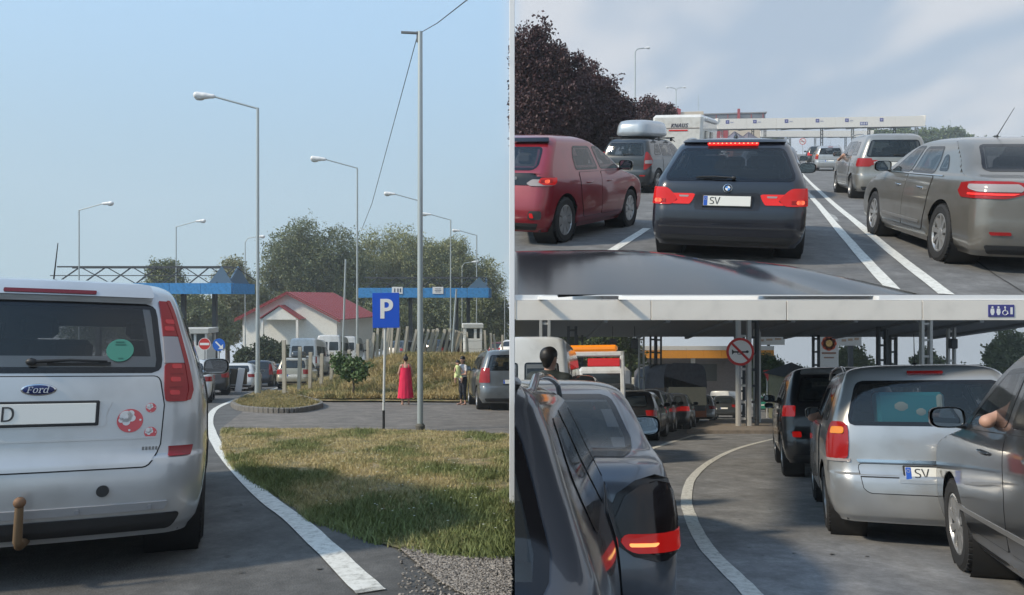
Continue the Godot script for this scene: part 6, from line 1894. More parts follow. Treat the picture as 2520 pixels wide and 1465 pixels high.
func upper_place() -> void:
	# deck: front edge at eye level, sloping up and away
	var d0 := 6.31
	var poly := PackedVector2Array([Vector2(0.0, -d0), Vector2(.73 * d0 + .4, -d0), Vector2(.73 * 300.0 + .4, -300.0), Vector2(0.0, -300.0)])
	struct(flat(UP, poly, 0.0), "deck_road", asphalt("deck asphalt", Color(.15, .148, .145), 23))
	var under := PackedVector2Array([Vector2(0.02, -d0 - .02), Vector2(.73 * d0 + .4, -d0 - .02), Vector2(.73 * 300.0 + .4, -300.0), Vector2(0.02, -300.0)])
	struct(slab(UP, under, -0.02, 0.03), "deck_slab", mt("deck white", Color(.8, .8, .8), .8))
	var mb := MB.new(); mb.box(Vector3((.73 * d0 + .4) * .5, -.0005, -d0 + .03), Vector3(.73 * d0 + .4, .046, .05))
	struct(mb, "deck_edge", mt("deck white", Color(.8, .8, .8), .8))  # edge height matches the plain white strip between upper and lower views
	var ff := thing("canopy_fascia", "cream fascia band along the near edge above the lower road", "fascia", Transform3D(Basis(), Vector3(0, 0, -d0 + .06)))
	for k in 4:
		mb = MB.new(); mb.box(Vector3(.03 + 1.19 * (k + .5), -.113, 0), Vector3(1.183, .172, .03), Basis(), .002); add(mb, "fascia_panel", concrete("fascia cream", Color(.76, .71, .64)), ff)
	restroom_board(ff, Vector3((2461.0 - CX) / F * (d0 - .06), -(765.0 - CY) / F * (d0 - .06), .018), .19)
	mb = MB.new(); mb.box(Vector3(0, 1.0, -d0 + .06), Vector3(.046, 6.0, .05), Basis(), .003)
	tag(add(mb, "divider_post", mt("deck white", Color(.8, .8, .8), .8)), "slim white post at the deck corner, standing in for a dividing strip", "post")  # post stands in for the plain white strip beside the left view
	# markings
	var lp1 := line_paint()
	struct(stripe(UP, smooth_line([[2210, 726], [2130, 640], [2060, 560], [2010, 500], [1968, 455]], UP), .13, .008, .05), "lane_line", lp1)
	struct(stripe(UP, smooth_line([[2330, 726], [2200, 625], [2110, 550], [2040, 492], [1985, 440], [1962, 412], [1960, 400], [1975, 388], [1998, 381]], UP), .13, .008, .05), "lane_line", lp1)
	for q in [[[1500, 622], [1592, 563]], [[1660, 520], [1700, 495]]]:
		struct(stripe(UP, smooth_line(q, UP), .13, .008, .05), "lane_dash", lp1)
	for q in [[[1960, 546], [2080, 549], [2230, 552], [2420, 556], [2519, 560]], [[2300, 560], [2360, 610], [2440, 670], [2519, 720]], [[1270, 560], [1400, 580], [1520, 585]]]:
		struct(stripe(UP, smooth_line(q, UP), .018, .006, .6), "road_crack", mt("crack tar", Color(.045, .045, .045), .9))
	struct(stripe(UP, smooth_line([[1990, 470], [2010, 500], [2060, 545]], UP), .10, .005, .9), "worn_line", asphalt("worn paint", Color(.30, .30, .29), 41))
	# ---- cars
	var s := red_hatch()
	var c := car("hatchback", "dark red hatchback at the left of the upper road", wheel_at(UP, 1378, 596, 2290, s, 1.0), s)
	text("HYBRID", .035, .003, "model_lettering", mt("badge silver", Color(.7, .7, .72), .3, .3), c, Transform3D(Basis(), (cache["body"] as Body).at("ring", .30, .885 * s.kz, .016)))
	clip(c, Plane(Vector3(1, 0, 0), .03))
	s = black_estate()
	c = car("estate_car", "black estate car with lit brake lamps in the upper middle", Transform3D(heading(UP, 1905), on(UP, 1779, 648)), s)
	roundel(c, cache["body"], .845 * s.kz)
	var fin := MB.new(); fin.ball(Vector3(0, 1.44, -1.25), Vector3(.035, .05, .08), 10); add(fin, "shark_fin", paint("black blue", Color(.010, .011, .019), .12), c)
	s = spec("suv", 4.5, 1.78, 1.68, ["slate", Color(.022, .025, .028), 0.25])
	lamp(s, [[.72 * s.kz, .70, .76], [.92 * s.kz, .70, 100.04], [1.02 * s.kz, .70, 100.06], [1.25 * s.kz, .70, .74]], red_lens(), "tail_lamp", .014, .02)
	lamp(s, [[.90 * s.kz, .72, 100.0], [1.0 * s.kz, .72, 100.0]], clear_lens(), "reverse_lamp", .02, .03)
	lamp(s, [[.52 * s.kz, .60, .76], [.56 * s.kz, .60, .78]], red_lens(), "bumper_reflector", .012, .01)
	panel(s, "ring", [[.70 * s.kz, -.34, .34], [.90 * s.kz, -.36, .36]], mt("tailgate taupe", Color(.16, .15, .12), .4, .3), "plate_recess", .006, .03)
	s.plate = [0.0, .78 * s.kz, "", true]; s.wiper = [.0, 1.16 * s.kz, .3, 1.18 * s.kz]; s.rails = [.9, 3.1, .6]
	c = car("estate_car", "slate grey family car carrying a silver roof box", wheel_at(UP, 1612, 474, 2330, s, 1.0), s)
	roof_box(c.transform * Vector3(-.05, 1.66, -1.75), c.transform.basis, 1.3, paint("box silver", Color(.42, .46, .50), .3), "silver roof box on the slate grey family car")
	motorhome()
	s = grey_minivan()
	c = car("minivan", "warm grey minivan in the oncoming side lane", wheel_at(UP, 2098, 487, 1790, s, -1.0), s)
	driver_arm(c, Vector3(-.86, 1.12, -2.75), Vector3(-1.02, 1.02, -2.5), Vector3(-.98, 1.12, -2.25), "driver leaning an arm out of the warm grey minivan")
	s = grey_saloon()
	c = car("saloon", "taupe grey saloon at the right edge of the upper road", wheel_at(UP, 2322, 642, 1640, s, -1.0), s)
	s = spec("sedan", 4.5, 1.8, 1.44, ["steel blue", Color(.12, .135, .16), 0.4])
	lamp(s, [[.60 * s.kz, .66, 100.10], [.72 * s.kz, .60, 100.14], [.94 * s.kz, .62, 100.06]], mt("smoked lens", Color(.015, .01, .01), .1), "tail_lamp", .014, .06)
	lamp(s, [[.60 * s.kz, .68, 100.06], [.67 * s.kz, .64, 100.10]], red_lit(), "brake_lamp", .019, .02)
	car("saloon", "steel blue saloon half hidden in front of the black estate", Transform3D(heading(UP, 1960), on(UP, 1882, 488)), s)
	s = silver_minivan()
	car("minivan", "silver minivan far up the oncoming lane", Transform3D(heading(UP, 1880), on(UP, 2040, 421)), s)
	far_car("hatchback", "black car just beyond the far silver minivan", Transform3D(heading(UP, 1900), on(UP, 2010, 406)), "suv", 4.4, 1.8, 1.75, ["black", Color(.01, .011, .014), .1], 2)
	var k := 0
	for q in [[1890, 400, "dark", "hatch", "dark small car far ahead near the canopy"], [1925, 396, "black", "suv", "black car far ahead beside the lane line"], [1942, 393, "dark", "sedan", "grey saloon in the distance under the canopy"], [1755, 410, "white", "hatch", "white car beside the motorhome far ahead"], [1735, 413, "navy", "hatch", "dark blue car close to the motorhome side"]]:
		var col: Color = {"dark": Color(.04, .045, .05), "black": Color(.01, .011, .014), "white": Color(.68, .68, .67), "navy": Color(.014, .018, .03)}[q[2]]
		far_car("distant_car", q[4], Transform3D(heading(UP, 1960), on(UP, q[0], q[1])), q[3], 4.2, 1.78, 1.6, [q[2], col, .1], k % 3, false, "queue far ahead on the upper road", .4)
		k += 1
	far_car("minibus", "white van far ahead under the upper canopy", Transform3D(heading(UP, 1960), on(UP, 1872, 398)), "van", 5.4, 2.0, 2.4, ["white", Color(.68, .68, .67), 0.0], 0, false)
	bonnet()
	# ---- canopies, signs
	var t := toll_canopy(UP, "long white toll canopy across the upper road", 1766, 2261, 293, 318, 128.0, 9.0, [[1785, .3, true], [1868, .5, false], [1902, .6, true], [2030, .3, false], [2105, .3, true], [2160, .6, false], [2212, .4, false], [2252, .2, true]], -.06)
	for u in [1790, 1856, 1932, 2006, 2076, 2158]:
		var x: float = (u - 1766) / F * 128.0
		mb = MB.new(); mb.box(Vector3(x, 1.25, .075), Vector3(.62, .62, .03)); 
		var sq := add(mb, "lane_symbol", mt("symbol violet", Color(.05, .05, .22), .5), t)
		mb = MB.new(); mb.box(Vector3(x, 1.25, .095), Vector3(.34, .12, .02)); mb.box(Vector3(x, 1.25, .095), Vector3(.1, .34, .02)); add(mb, "symbol_print", mt("symbol pale", Color(.4, .4, .55), .5), sq)
		if u < 2150:
			mb = MB.new(); mb.box(Vector3(x + .78, 1.16, .075), Vector3(.55, .16, .03)); add(mb, "lane_word", mt("word grey", Color(.35, .35, .42), .5), t)
	mb = MB.new(); mb.box(Vector3((2116 - 1766) / F * 128.0, .62, .08), Vector3(1.3, .55, .03)); 
	var rs := add(mb, "restroom_board", mt("symbol violet", Color(.05, .05, .22), .5), t)
	mb = MB.new()
	for kk in 4: mb.box(Vector3((2116 - 1766) / F * 128.0 - .45 + .3 * kk, .62, .10), Vector3(.12, .38, .02))
	add(mb, "restroom_print", mt("board white", Color(.75, .75, .74), .5), rs)
	t = toll_canopy(UP, "second shorter white canopy behind the toll canopy", 1872, 2150, 322, 337, 175.0, 8.0, [[1890, .3, true], [1960, .5, false], [2020, .4, true], [2100, .5, false]], 0.0)
	round_sign(UP, 1976, 348, 100.0, 0.0, .95, "small round no horn sign on the upper road", "horn")
	round_sign(UP, 1788, 346, 110.0, 0.0, .95, "round red sign before the pyramid roofed kiosk", "ring")
	# ---- terminal building and kiosks
	var b0 := pt(1690, 395, 150.0); b0.y = gy(UP, 150.0)
	var bt := thing("terminal_building", "beige terminal building with grey glazing and red posts", "building", Transform3D(Basis(Vector3.UP, -.12), b0))
	var kx := 150.0 / F
	var yt := func(v): return -(v - CY) * kx - b0.y
	var cream := concrete("terminal cream", Color(.55, .46, .36)); var rd := mt("terminal red", Color(.32, .03, .035), .5); var gz := glass("terminal glass", Color(.14, .15, .17), 1.0)
	mb = MB.new(); mb.box(Vector3(-1.0, yt.call(275) * .5, -6), Vector3(9, yt.call(275), 12), Basis(), .05); mb.box(Vector3(9, yt.call(302) * .5, -6), Vector3(12, yt.call(302), 12), Basis(), .05); add(mb, "wall", cream, bt)
	mb = MB.new(); mb.box(Vector3(6.5, yt.call(290), -7), Vector3(20, yt.call(280) - yt.call(302), 10), Basis(), .05); add(mb, "glazed_storey", gz, bt)
	for kk in 9:
		mb = MB.new(); mb.box(Vector3(-3.2 + kk * 2.4, yt.call(291), -1.93), Vector3(.14, yt.call(280) - yt.call(303), .1)); add(mb, "mullion", rd, bt)
	mb = MB.new(); mb.box(Vector3(11.0, yt.call(282), -1.8), Vector3(.5, 2.6, .5)); add(mb, "red_post", rd, bt)
	mb = MB.new(); mb.box(Vector3(6.6, yt.call(278) + .1, -7), Vector3(20.4, .22, 10.4)); add(mb, "roof_slab", mt("roof grey", Color(.25, .25, .26), .7), bt)
	mb = MB.new(); mb.box(Vector3(2.5, yt.call(330), .05), Vector3(3, 3.2, .12)); mb.box(Vector3(7, yt.call(330), .05), Vector3(3, 3.2, .12)); add(mb, "red_panel", rd, bt)
	for kk in 4:
		mb = MB.new(); mb.box(Vector3(-3.6 + kk * 4.2, yt.call(315), .03), Vector3(1.1, 1.0, .1)); add(mb, "window", gz, bt)
	mb = MB.new(); mb.prism(PackedVector2Array([Vector2(-7.5, yt.call(300)), Vector2(-1.5, yt.call(300)), Vector2(-1.2, yt.call(270)), Vector2(-3.5, yt.call(258)), Vector2(-7.5, yt.call(262))]), -4.0, .4); add(mb, "red_wing", rd, bt)
	for q in [[1808, "pyramid roofed kiosk nearest the toll canopy", 0.0], [1842, "second pyramid roofed kiosk partly behind the first", 4.0]]:
		var kb := at(UP, q[0], 122.0 + q[2])
		var kt := thing("kiosk", q[1], "kiosk", Transform3D(Basis(Vector3.UP, .4), kb), "pyramid roofed kiosks")
		mb = MB.new(); mb.box(Vector3(0, 1.1, 0), Vector3(3.4, 2.2, 3.4), Basis(), .03); add(mb, "wall", concrete("kiosk wall", Color(.22, .10, .09)), kt)
		for sd in 4:
			mb = MB.new()
			var bs := Basis(Vector3.UP, sd * PI / 2)
			mb.tri(bs * Vector3(-2.3, 2.1, 2.3), bs * Vector3(2.3, 2.1, 2.3), bs * Vector3(0, 4.6, 0))
			mb.bar(bs * Vector3(-2.3, 2.12, 2.3), bs * Vector3(0, 4.65, 0), .12)
			add(mb, "roof_face", mt("kiosk slate", Color(.13, .11, .14), .4), kt)
		mb = MB.new(); mb.box(Vector3(0, 1.2, 1.71), Vector3(2.4, 1.2, .06)); add(mb, "window", gz, kt)
	# ---- lamps and mast
	street_lamp(UP, 1563, 128, 60.0, 1.55, 0.0, "street lamp with a short arm above the copper trees", 1, .09)
	street_lamp(UP, 1664, 222, 95.0, 1.6, 0.0, "double armed street lamp above the motorhome", 2, .09)
	street_lamp(UP, 2340, 298, 200.0, -1.2, 0.0, "distant street lamp at the right of the toll canopy", 1, .10)
	var ma := at(UP, 1719, 150.0)
	mb = MB.new(); mb.tube([ma, pt(1719, 232, 150.0)], .09, 6, .03); for y in [3, 5, 7]: mb.bar(pt(1716, 232 + y * 4, 150.0), pt(1722, 232 + y * 4, 150.0), .05)
	tag(add(mb, "radio_mast", mt("galvanised steel", Color(0.42, 0.46, 0.46), .45, .35)), "thin radio mast above the terminal building", "mast")
	# ---- copper leaved trees on the left, green trees far right
	var cop := leaf_mat("copper leaves", Color(.062, .024, .028))
	var lm := leaf_mesh(.055, .09, 11, .12, 9)
	var keep := Plane(Vector3(1, 0, 0), .06)
	var d := 25.0
	var tl := [[1330, 25.0, [[1310, 190, 75, 125], [1375, 235, 70, 110], [1330, 300, 95, 75]], 8500, "tallest copper leaved tree at the left edge"], [1460, 27.0, [[1440, 255, 62, 88], [1495, 285, 48, 70], [1450, 320, 85, 50], [1538, 312, 30, 50]], 6500, "copper leaved tree beside the tallest one"], [1585, 42.0, [[1582, 290, 32, 40], [1575, 320, 36, 30]], 1500, "small copper leaved tree behind the roof box"], [1632, 46.0, [[1630, 288, 30, 30], [1640, 320, 26, 30]], 1300, "small copper leaved tree beside the motorhome"]]
	var i := 0
	for q in tl:
		var base := at(UP, q[0], q[1])
		var lobes := []
		for lb in q[2]:
			lobes.append([pt(lb[0], lb[1], q[1]) - base, Vector3(lb[2], lb[3], lb[2] * .85) / F * q[1]])
		tree("copper_tree", q[4], base, 1.6, .14, lobes, q[3], lm, cop, 300 + i, "copper leaved trees", 1.25 if q[1] < 30 else 1.7, 0.1, keep)
		i += 1
	var far := leaf_mesh(.5, .7, 5, .6, 12)
	for q in [[2165, 185.0, 345, 34, 18, "distant green tree right of the second canopy"], [2225, 190.0, 342, 36, 20, "distant green tree below the canopy end"], [2275, 190.0, 343, 40, 20, "distant round tree left of the far lamp"], [2340, 192.0, 342, 32, 24, "distant round tree under the far lamp"], [2385, 195.0, 352, 24, 12, "low distant tree above the grey saloon roof"], [1905, 215.0, 350, 30, 22, "distant tree seen under the toll canopy"], [2450, 200.0, 358, 60, 10, "low distant tree line behind the grey saloon"]]:
		var base := at(UP, q[0], q[1])
		var c2 := pt(q[0], q[2], q[1]) - base
		tree("distant_tree", q[5], base, maxf(1.0, c2.y * .6), .2, [[c2, Vector3(q[3], q[4], q[3] * .7) / F * q[1]], [c2 - Vector3(0, q[4] / F * q[1] * .8, 0), Vector3(q[3], q[4], q[3] * .7) / F * q[1]]], 1300, far, leaf_mat("far leaves", Color(.075, .11, .035)), 500 + int(q[0]), "trees at the end of the upper road")

func roundel(root: Node3D, b: Body, z: float) -> void:
	var p := b.at("ring", 0, z, .008); var up := (b.at("ring", 0, z + .03, .008) - p).normalized()
	var n := node("badge", root, Transform3D(Basis(Vector3(1, 0, 0), up, Vector3(1, 0, 0).cross(up)), p))
	var toZ := Transform3D(Basis(Vector3(1, 0, 0), PI / 2), Vector3.ZERO)
	var mb := MB.new(); mb.lathe([[.048, 0], [.048, .008], [.044, .011], [0, .011]], 28, toZ); add(mb, "badge_ring", mt("roundel black", Color(.015, .015, .018), .2), n)
	mb = MB.new(); mb.lathe([[.049, .004], [.05, .010], [.045, .0125]], 28, toZ); add(mb, "badge_rim", chrome(), n)
	for k in 4:
		mb = MB.new()
		var poly := PackedVector2Array([Vector2.ZERO])
		for j in 7: poly.append(Vector2.from_angle(k * PI / 2 + j * PI / 12) * .028)
		mb.prism(poly, .011, .013)
		add(mb, "badge_quarter", mt("roundel blue", Color(.05, .22, .6), .3) if k % 2 else mt("roundel white", Color(.7, .7, .7), .3), n)
func driver_arm(root: Node3D, sh: Vector3, elbow: Vector3, hand: Vector3, label: String) -> void:
	var t := thing("person", label, "person", root.transform)
	var f := Field.new()
	f.bones = [[sh, elbow, .046, .037], [elbow, hand, .037, .027], [sh, sh + Vector3(.2, .06, 0), .06, .1], [sh + Vector3(.2, .1, 0), sh + Vector3(.22, .2, -.02), .05, .05], [sh + Vector3(.2, -.1, 0), sh + Vector3(.2, -.4, .05), .15, .14]]
	hand_bones(f, hand, (hand - elbow).normalized(), Vector3(0, 1, 0))
	var mb := MB.new(); f.net(mb, .02, .03); add(mb, "body", mt("skin", Color(0.48, 0.27, 0.19), 0.55), t)
	head_mesh(t, sh + Vector3(.22, .30, -.02), Basis(), mt("skin", Color(0.48, 0.27, 0.19), 0.55), mt("hair dark", Color(0.012, 0.009, 0.008), 0.5))
func motorhome() -> void:
	var xf := Transform3D(heading(UP, 1975), at(UP, 1661, 33.0))
	var t := thing("motorhome", "white motorhome with a flat rear wall", "motorhome", xf)
	var wh := paint("motorhome white", Color(.72, .71, .68), 0.0)
	var mb := MB.new(); mb.box(Vector3(0, 1.75, -3.0), Vector3(2.28, 2.3, 6.0), Basis(), .12); mb.box(Vector3(0, .62, -2.6), Vector3(2.1, .5, 5.2), Basis(), .05); add(mb, "body", wh, t)
	mb = MB.new(); mb.box(Vector3(0, 2.30, .006), Vector3(2.0, .035, .02)); add(mb, "trim_line", mt("trim brown", Color(.25, .2, .17), .5), t)
	text("KNAUS", .17, .01, "maker_lettering", mt("lettering dark", Color(.06, .05, .07), .4), t, Transform3D(Basis(Vector3(1, 0, 0), Vector3(.2, 1, 0), Vector3(0, 0, 1)), Vector3(.1, 2.42, .01)), true)
	mb = MB.new(); mb.box(Vector3(.05, 2.2, .01), Vector3(.85, .05, .03)); add(mb, "high_brake_lamp", red_lit(), t)
	mb = MB.new(); mb.box(Vector3(0, .62, .03), Vector3(2.2, .3, .12), Basis(), .04); add(mb, "bumper", mt("bumper pale", Color(.45, .45, .45), .5), t)
	for sx in [-1.0, 1.0]:
		mb = MB.new(); mb.box(Vector3(sx * .95, .95, .02), Vector3(.2, .4, .05), Basis(), .02); add(mb, "tail_lamp", red_lens(), t)
	mb = MB.new(); mb.box(Vector3(1.17, 2.7, -3), Vector3(.14, .16, 4.4), Basis(), .03); add(mb, "awning", mt("awning pale", Color(.6, .6, .6), .4), t)
	for q in [[-1.3, 1.9, .8, .6], [-3.4, 1.9, 1.1, .6]]:
		mb = MB.new(); mb.box(Vector3(1.15, q[1], q[0]), Vector3(.03, q[3], q[2]), Basis(), .01); add(mb, "window", glass("dark", Color(0.02, 0.026, 0.03), 1.0), t)
	var wm := wheel_meshes(.33, .2, 5, "plain")
	for z in [-1.6, -4.6]:
		for sg in [-1.0, 1.0]:
			var wn := node("wheel", t, Transform3D(Basis(Vector3.UP, 0.0 if sg > 0 else PI), Vector3(sg * .98, .33, z)))
			put(wm[0], "tyre", rubber(), wn); put(wm[1], "rim", alloy(), wn)
	mb = MB.new(); mb.box(Vector3(0, 1.0, -6.5), Vector3(2.0, 1.0, 1.4), Basis(), .2); mb.box(Vector3(0, 1.7, -6.1), Vector3(1.9, .9, .8), Basis(), .2); add(mb, "cab", wh, t)

func restroom_board(parent: Node3D, at_: Vector3, k: float) -> void:
	var n := node("restroom_board", parent, Transform3D(Basis().scaled(Vector3.ONE * k), at_))
	var wp := mt("board white", Color(.75, .75, .74), .5)
	var mb := MB.new(); mb.box(Vector3(0, 0, 0), Vector3(1.2, .56, .04), Basis(), .01); add(mb, "board", mt("symbol violet", Color(.05, .05, .22), .5), n)
	for j in 2:
		mb = MB.new(); var cx := -.42 + j * .28
		mb.ball(Vector3(cx, .16, .03), Vector3(.05, .05, .012), 10); mb.prism(PackedVector2Array([Vector2(cx - .07, .10), Vector2(cx + .07, .10), Vector2(cx + .09, -.08), Vector2(cx + .04, -.20), Vector2(cx - .04, -.20), Vector2(cx - .09, -.08)]), .02, .035); add(mb, "person_symbol", wp, n)
	mb = MB.new(); mb.ball(Vector3(.16, .16, .03), Vector3(.045, .045, .012), 10); mb.tube([Vector3(.16, .11, .03), Vector3(.17, 0, .03), Vector3(.26, -.02, .03), Vector3(.3, -.14, .03)], .022, 6)
	var arc := []
	for j in 12: arc.append(Vector3(.16 + cos(1.8 + j * .4) * .11, -.09 + sin(1.8 + j * .4) * .11, .03))
	mb.tube(arc, .016, 6); add(mb, "wheelchair_symbol", wp, n)
	mb = MB.new(); mb.box(Vector3(.46, 0, .03), Vector3(.1, .32, .012)); add(mb, "cup_symbol", wp, n)

# ---------------------------------------------------------------- the customs road falling away at lower right
func lower_place() -> void:
	var poly := PackedVector2Array([Vector2(0.0, 20), Vector2(120, 20), Vector2(420, -420), Vector2(0.0, -420)])
	struct(slab(LOW, poly, 0.0, .25), "customs_road", asphalt("customs asphalt", Color(.235, .235, .237), 33))
	struct(stripe(LOW, smooth_line([[1880, 1500], [1840, 1452], [1740, 1350], [1700, 1275], [1690, 1222], [1708, 1172], [1760, 1130], [1830, 1100], [1925, 1076]], LOW, 8), .14, .008, .05), "lane_curve", line_paint())
	struct(stripe(LOW, smooth_line([[1560, 1120], [1640, 1093], [1708, 1072]], LOW), .16, .008, .05), "lane_line", line_paint())
	var isl := inside_px([[1690, 1068], [1925, 1068], [1925, 1036], [1760, 1036]], LOW)
	struct(slab(LOW, isl, .13, .15), "paved_island", concrete("pavers", Color(.26, .22, .18)))
	stains(LOW, [[1900, 1350, .5], [1850, 1250, .6], [1800, 1160, .8]], 63)
	# ---- near cars
	var s := black_estate()
	s.paint = ["blue grey", Color(.05, .056, .07), 0.3]
	var c := car("estate_car", "rear corner of a dark estate car at the lower left", Transform3D(heading(LOW, 1470), Vector3(-.66, gy(LOW, 1.2) - .05, -1.2)), s)
	clip(c, Plane(Vector3(1, 0, .004).normalized(), 0.0))
	s = spec("sedan", 4.5, 1.80, 1.44, ["steel blue", Color(.12, .135, .16), 0.4])
	var z: float = s.kz
	s.windows[0].rows = [[1.02 * z, -.70, .70], [1.10 * z, -.69, .69], [1.36 * z, -.58, .58]]
	lamp(s, [[.545 * z, .585, 100.06], [.64 * z, .545, 100.11], [.84 * z, .55, 100.11], [.945 * z, .60, 100.03]], mt("lamp rim", Color(.012, .012, .014), .25), "lamp_rim", .010, .20)
	lamp(s, [[.575 * z, .625, 100.02], [.66 * z, .585, 100.075], [.82 * z, .59, 100.075], [.915 * z, .64, 99.99]], mt("smoked lens", Color(.03, .019, .018), .06), "tail_lamp", .018, .16)
	lamp(s, [[.70 * z, 100.045, 100.06], [.80 * z, 100.045, 100.06]], mt("lamp strip metal", Color(.4, .4, .4), .1, .8), "chrome_strip", .022, .006)  # narrow pale metal strip set on each lens
	lamp(s, [[.585 * z, .65, 99.98], [.62 * z, .62, 100.03], [.675 * z, .605, 100.06]], red_lit(), "brake_lamp", .022, .05)
	lamp(s, [[.615 * z, .66, .78], [.632 * z, .655, .80]], glow("lamp amber lit", Color(.7, .3, .1), Color(1, .45, .12), 1.0), "bulb_strip", .026, .008)
	s.mirror_mat = dark(); s.mirror_size = 1.15
	c = car("saloon", "steel blue saloon with one lit round tail lamp", Transform3D(heading(LOW, 1450), Vector3(-.07, gy(LOW, 3.3), -3.3)), s)
	clip(c, Plane(Vector3(1, 0, .004).normalized(), 0.0))
	s = silver_minivan()
	s.L = 4.0
	c = car("minivan", "silver minivan with a turquoise parcel in its rear window", Transform3D(heading(LOW, 1900), on(LOW, 2330, 1362)), s)
	var bx := thing("parcel", "turquoise parcel behind the silver minivan's rear window", "parcel", c.transform * Transform3D(Basis(Vector3.UP, .05), Vector3(-.14, 1.06, -.42)))
	var mb := MB.new(); mb.box(Vector3(0, .15, 0), Vector3(.56, .30, .26), Basis(), .03); add(mb, "wrapping", mt("parcel turquoise", Color(.03, .38, .5), .4), bx)
	mb = MB.new(); mb.box(Vector3(.24, .14, .02), Vector3(.06, .28, .262), Basis(), .02); mb.ball(Vector3(-.08, .17, .125), Vector3(.07, .05, .01), 10); mb.ball(Vector3(.08, .12, .125), Vector3(.05, .04, .01), 10); add(mb, "pale_print", mt("parcel pale", Color(.5, .62, .6), .5), bx)
	driver_arm(c, Vector3(-.66, 1.16, -2.2), Vector3(-.90, 1.08, -2.1), Vector3(-.70, 1.08, -2.4), "driver with an elbow out of the silver minivan")
	s = spec("suv", 4.6, 1.86, 1.86, ["black", Color(.01, .011, .014), 0.1])
	lamp(s, [[.92 * s.kz, .74, 100.02], [1.08 * s.kz, .72, 100.06]], red_lit()); lamp(s, [[.62 * s.kz, .66, .80], [.70 * s.kz, .66, .80]], red_lit(), "fog_lamp", .012, .02)
	panel(s, "ring", [[1.54 * s.kz, -.60, .60], [1.60 * s.kz, -.55, .55]], paint("silver", Color(0.62, 0.63, 0.64), .55), "roof_spoiler", .04, .02)
	car("off_roader", "black off-roader ahead of the silver minivan", Transform3D(heading(LOW, 1830), on(LOW, 2085, 1188)), s)
	far_car("estate_car", "dark car ahead of the black off-roader", Transform3D(heading(LOW, 1850), on(LOW, 2012, 1118)), "mpv", 4.5, 1.82, 1.66, ["dark", Color(.04, .045, .05), .2], 0)
	s = spec("suv", 4.5, 1.84, 1.66, ["graphite", Color(.022, .023, .026), 0.2])
	panel(s, "right", [[.50 * s.kz, 1.1, 3.4], [.53 * s.kz, 1.1, 3.4]], mt("sill trim", Color(.3, .29, .28), .3, .5), "door_strip", .014, .008)
	s.R = .34; s.spokes = 10; s.handles = [1.7, 2.6]; s.mirror_z = 1.13 * s.kz
	var hd := heading(LOW, 1890)
	var org := on(LOW, 2395, 1405) - hd * Vector3(-(s.W * .5 - .115), 0, -(s.L - s.front_axle))
	c = car("estate_car", "graphite car side with door mirror at the lower right", Transform3D(hd, org), s)
	driver_arm(c, Vector3(-.68, 1.24, -2.62), Vector3(-.90, 1.15, -2.5), Vector3(-.72, 1.16, -2.78), "driver with an elbow out of the graphite car")
	# ---- left row, nearest first
	c = far_car("minibus", "white van behind the steel blue saloon", Transform3D(heading(LOW, 1520), at(LOW, 1282, 13.6)), "van", 5.4, 2.0, 2.55, ["white", Color(.68, .68, .67), 0.0], 0, false, "", 1.0)
	clip(c, Plane(Vector3(1, 0, .004).normalized(), 0.0))
	far_car("estate_car", "grey estate car right beside the white van", Transform3D(heading(LOW, 1560), at(LOW, 1402, 19.0)), "suv", 4.5, 1.8, 2.0, ["slate", Color(.075, .08, .085), .4], 1)
	recovery_truck()
	far_car("hatchback", "black and white hatchback beside the recovery truck", Transform3D(heading(LOW, 1700), at(LOW, 1515, 24.5)), "mpv", 4.2, 1.78, 1.9, ["dark", Color(.04, .045, .05), .2], 1)
	far_car("minivan", "black minivan in the left row with one lamp lit", Transform3D(heading(LOW, 1800), on(LOW, 1578, 1073)), "mpv", 4.5, 1.82, 1.7, ["black", Color(.01, .011, .014), .1], 2)
	far_car("saloon", "dark grey hatchback behind the tarpaulin truck", Transform3D(heading(LOW, 1850), on(LOW, 1648, 1057)), "hatch", 4.2, 1.8, 1.62, ["dark", Color(.04, .045, .05), .2], 2)
	tarp_truck()
	far_car("saloon", "dark car right of the tarpaulin truck", Transform3D(heading(LOW, 1850), on(LOW, 1783, 1030)), "hatch", 4.2, 1.8, 1.62, ["dark", Color(.04, .045, .05), .2], 0)
	far_car("minibus", "white van beyond the dark car near the station", Transform3D(heading(LOW, 2400), at(LOW, 1772, 62.0)), "van", 5.0, 1.9, 2.1, ["white", Color(.68, .68, .67), 0.0], 0, false)
	far_car("hatchback", "teal green car far away past the lattice columns", Transform3D(heading(LOW, 1900), at(LOW, 1876, 78.0)), "hatch", 4.0, 1.75, 1.7, ["teal", Color(.03, .26, .18), .1], 0)
	for q in [[1548, 1086, "black", "hatch", "black hatchback nearest in the left row of the lower road"], [1608, 1063, "dark", "suv", "dark grey off-roader between two black cars in the row"], [1722, 1041, "silver", "hatch", "silver hatchback beside the tarpaulin truck"], [1625, 1048, "white", "mpv", "white car half hidden in the left row"]]:
		far_car("queued_car", q[4], Transform3D(heading(LOW, 1820), on(LOW, q[0], q[1])), q[3], 4.2, 1.78, 1.62, [q[2], {"black": Color(.01, .011, .014), "dark": Color(.04, .045, .05), "silver": Color(.44, .45, .46), "white": Color(.68, .68, .67)}[q[2]], .1], 0, true, "cars queueing in the left row of the lower road")
	bystander()
	# ---- canopy
	var t := toll_canopy(LOW, "white customs canopy above the lower road", 1262, 2640, 700, 786, 33.0, 9.0, [[1341, .0, true, .5], [1420, .35, false, .5], [1462, .9, false, .4], [1655, .95, true, .35], [1690, .95, false, .35], [1712, .99, false, .35], [2182, .9, false, .4], [2250, .35, false, .5], [2272, .0, true, .5], [2415, .9, false, .45], [2448, .4, true, .4], [1940, .5, true, .35], [1962, .95, false, .4]], -.012)
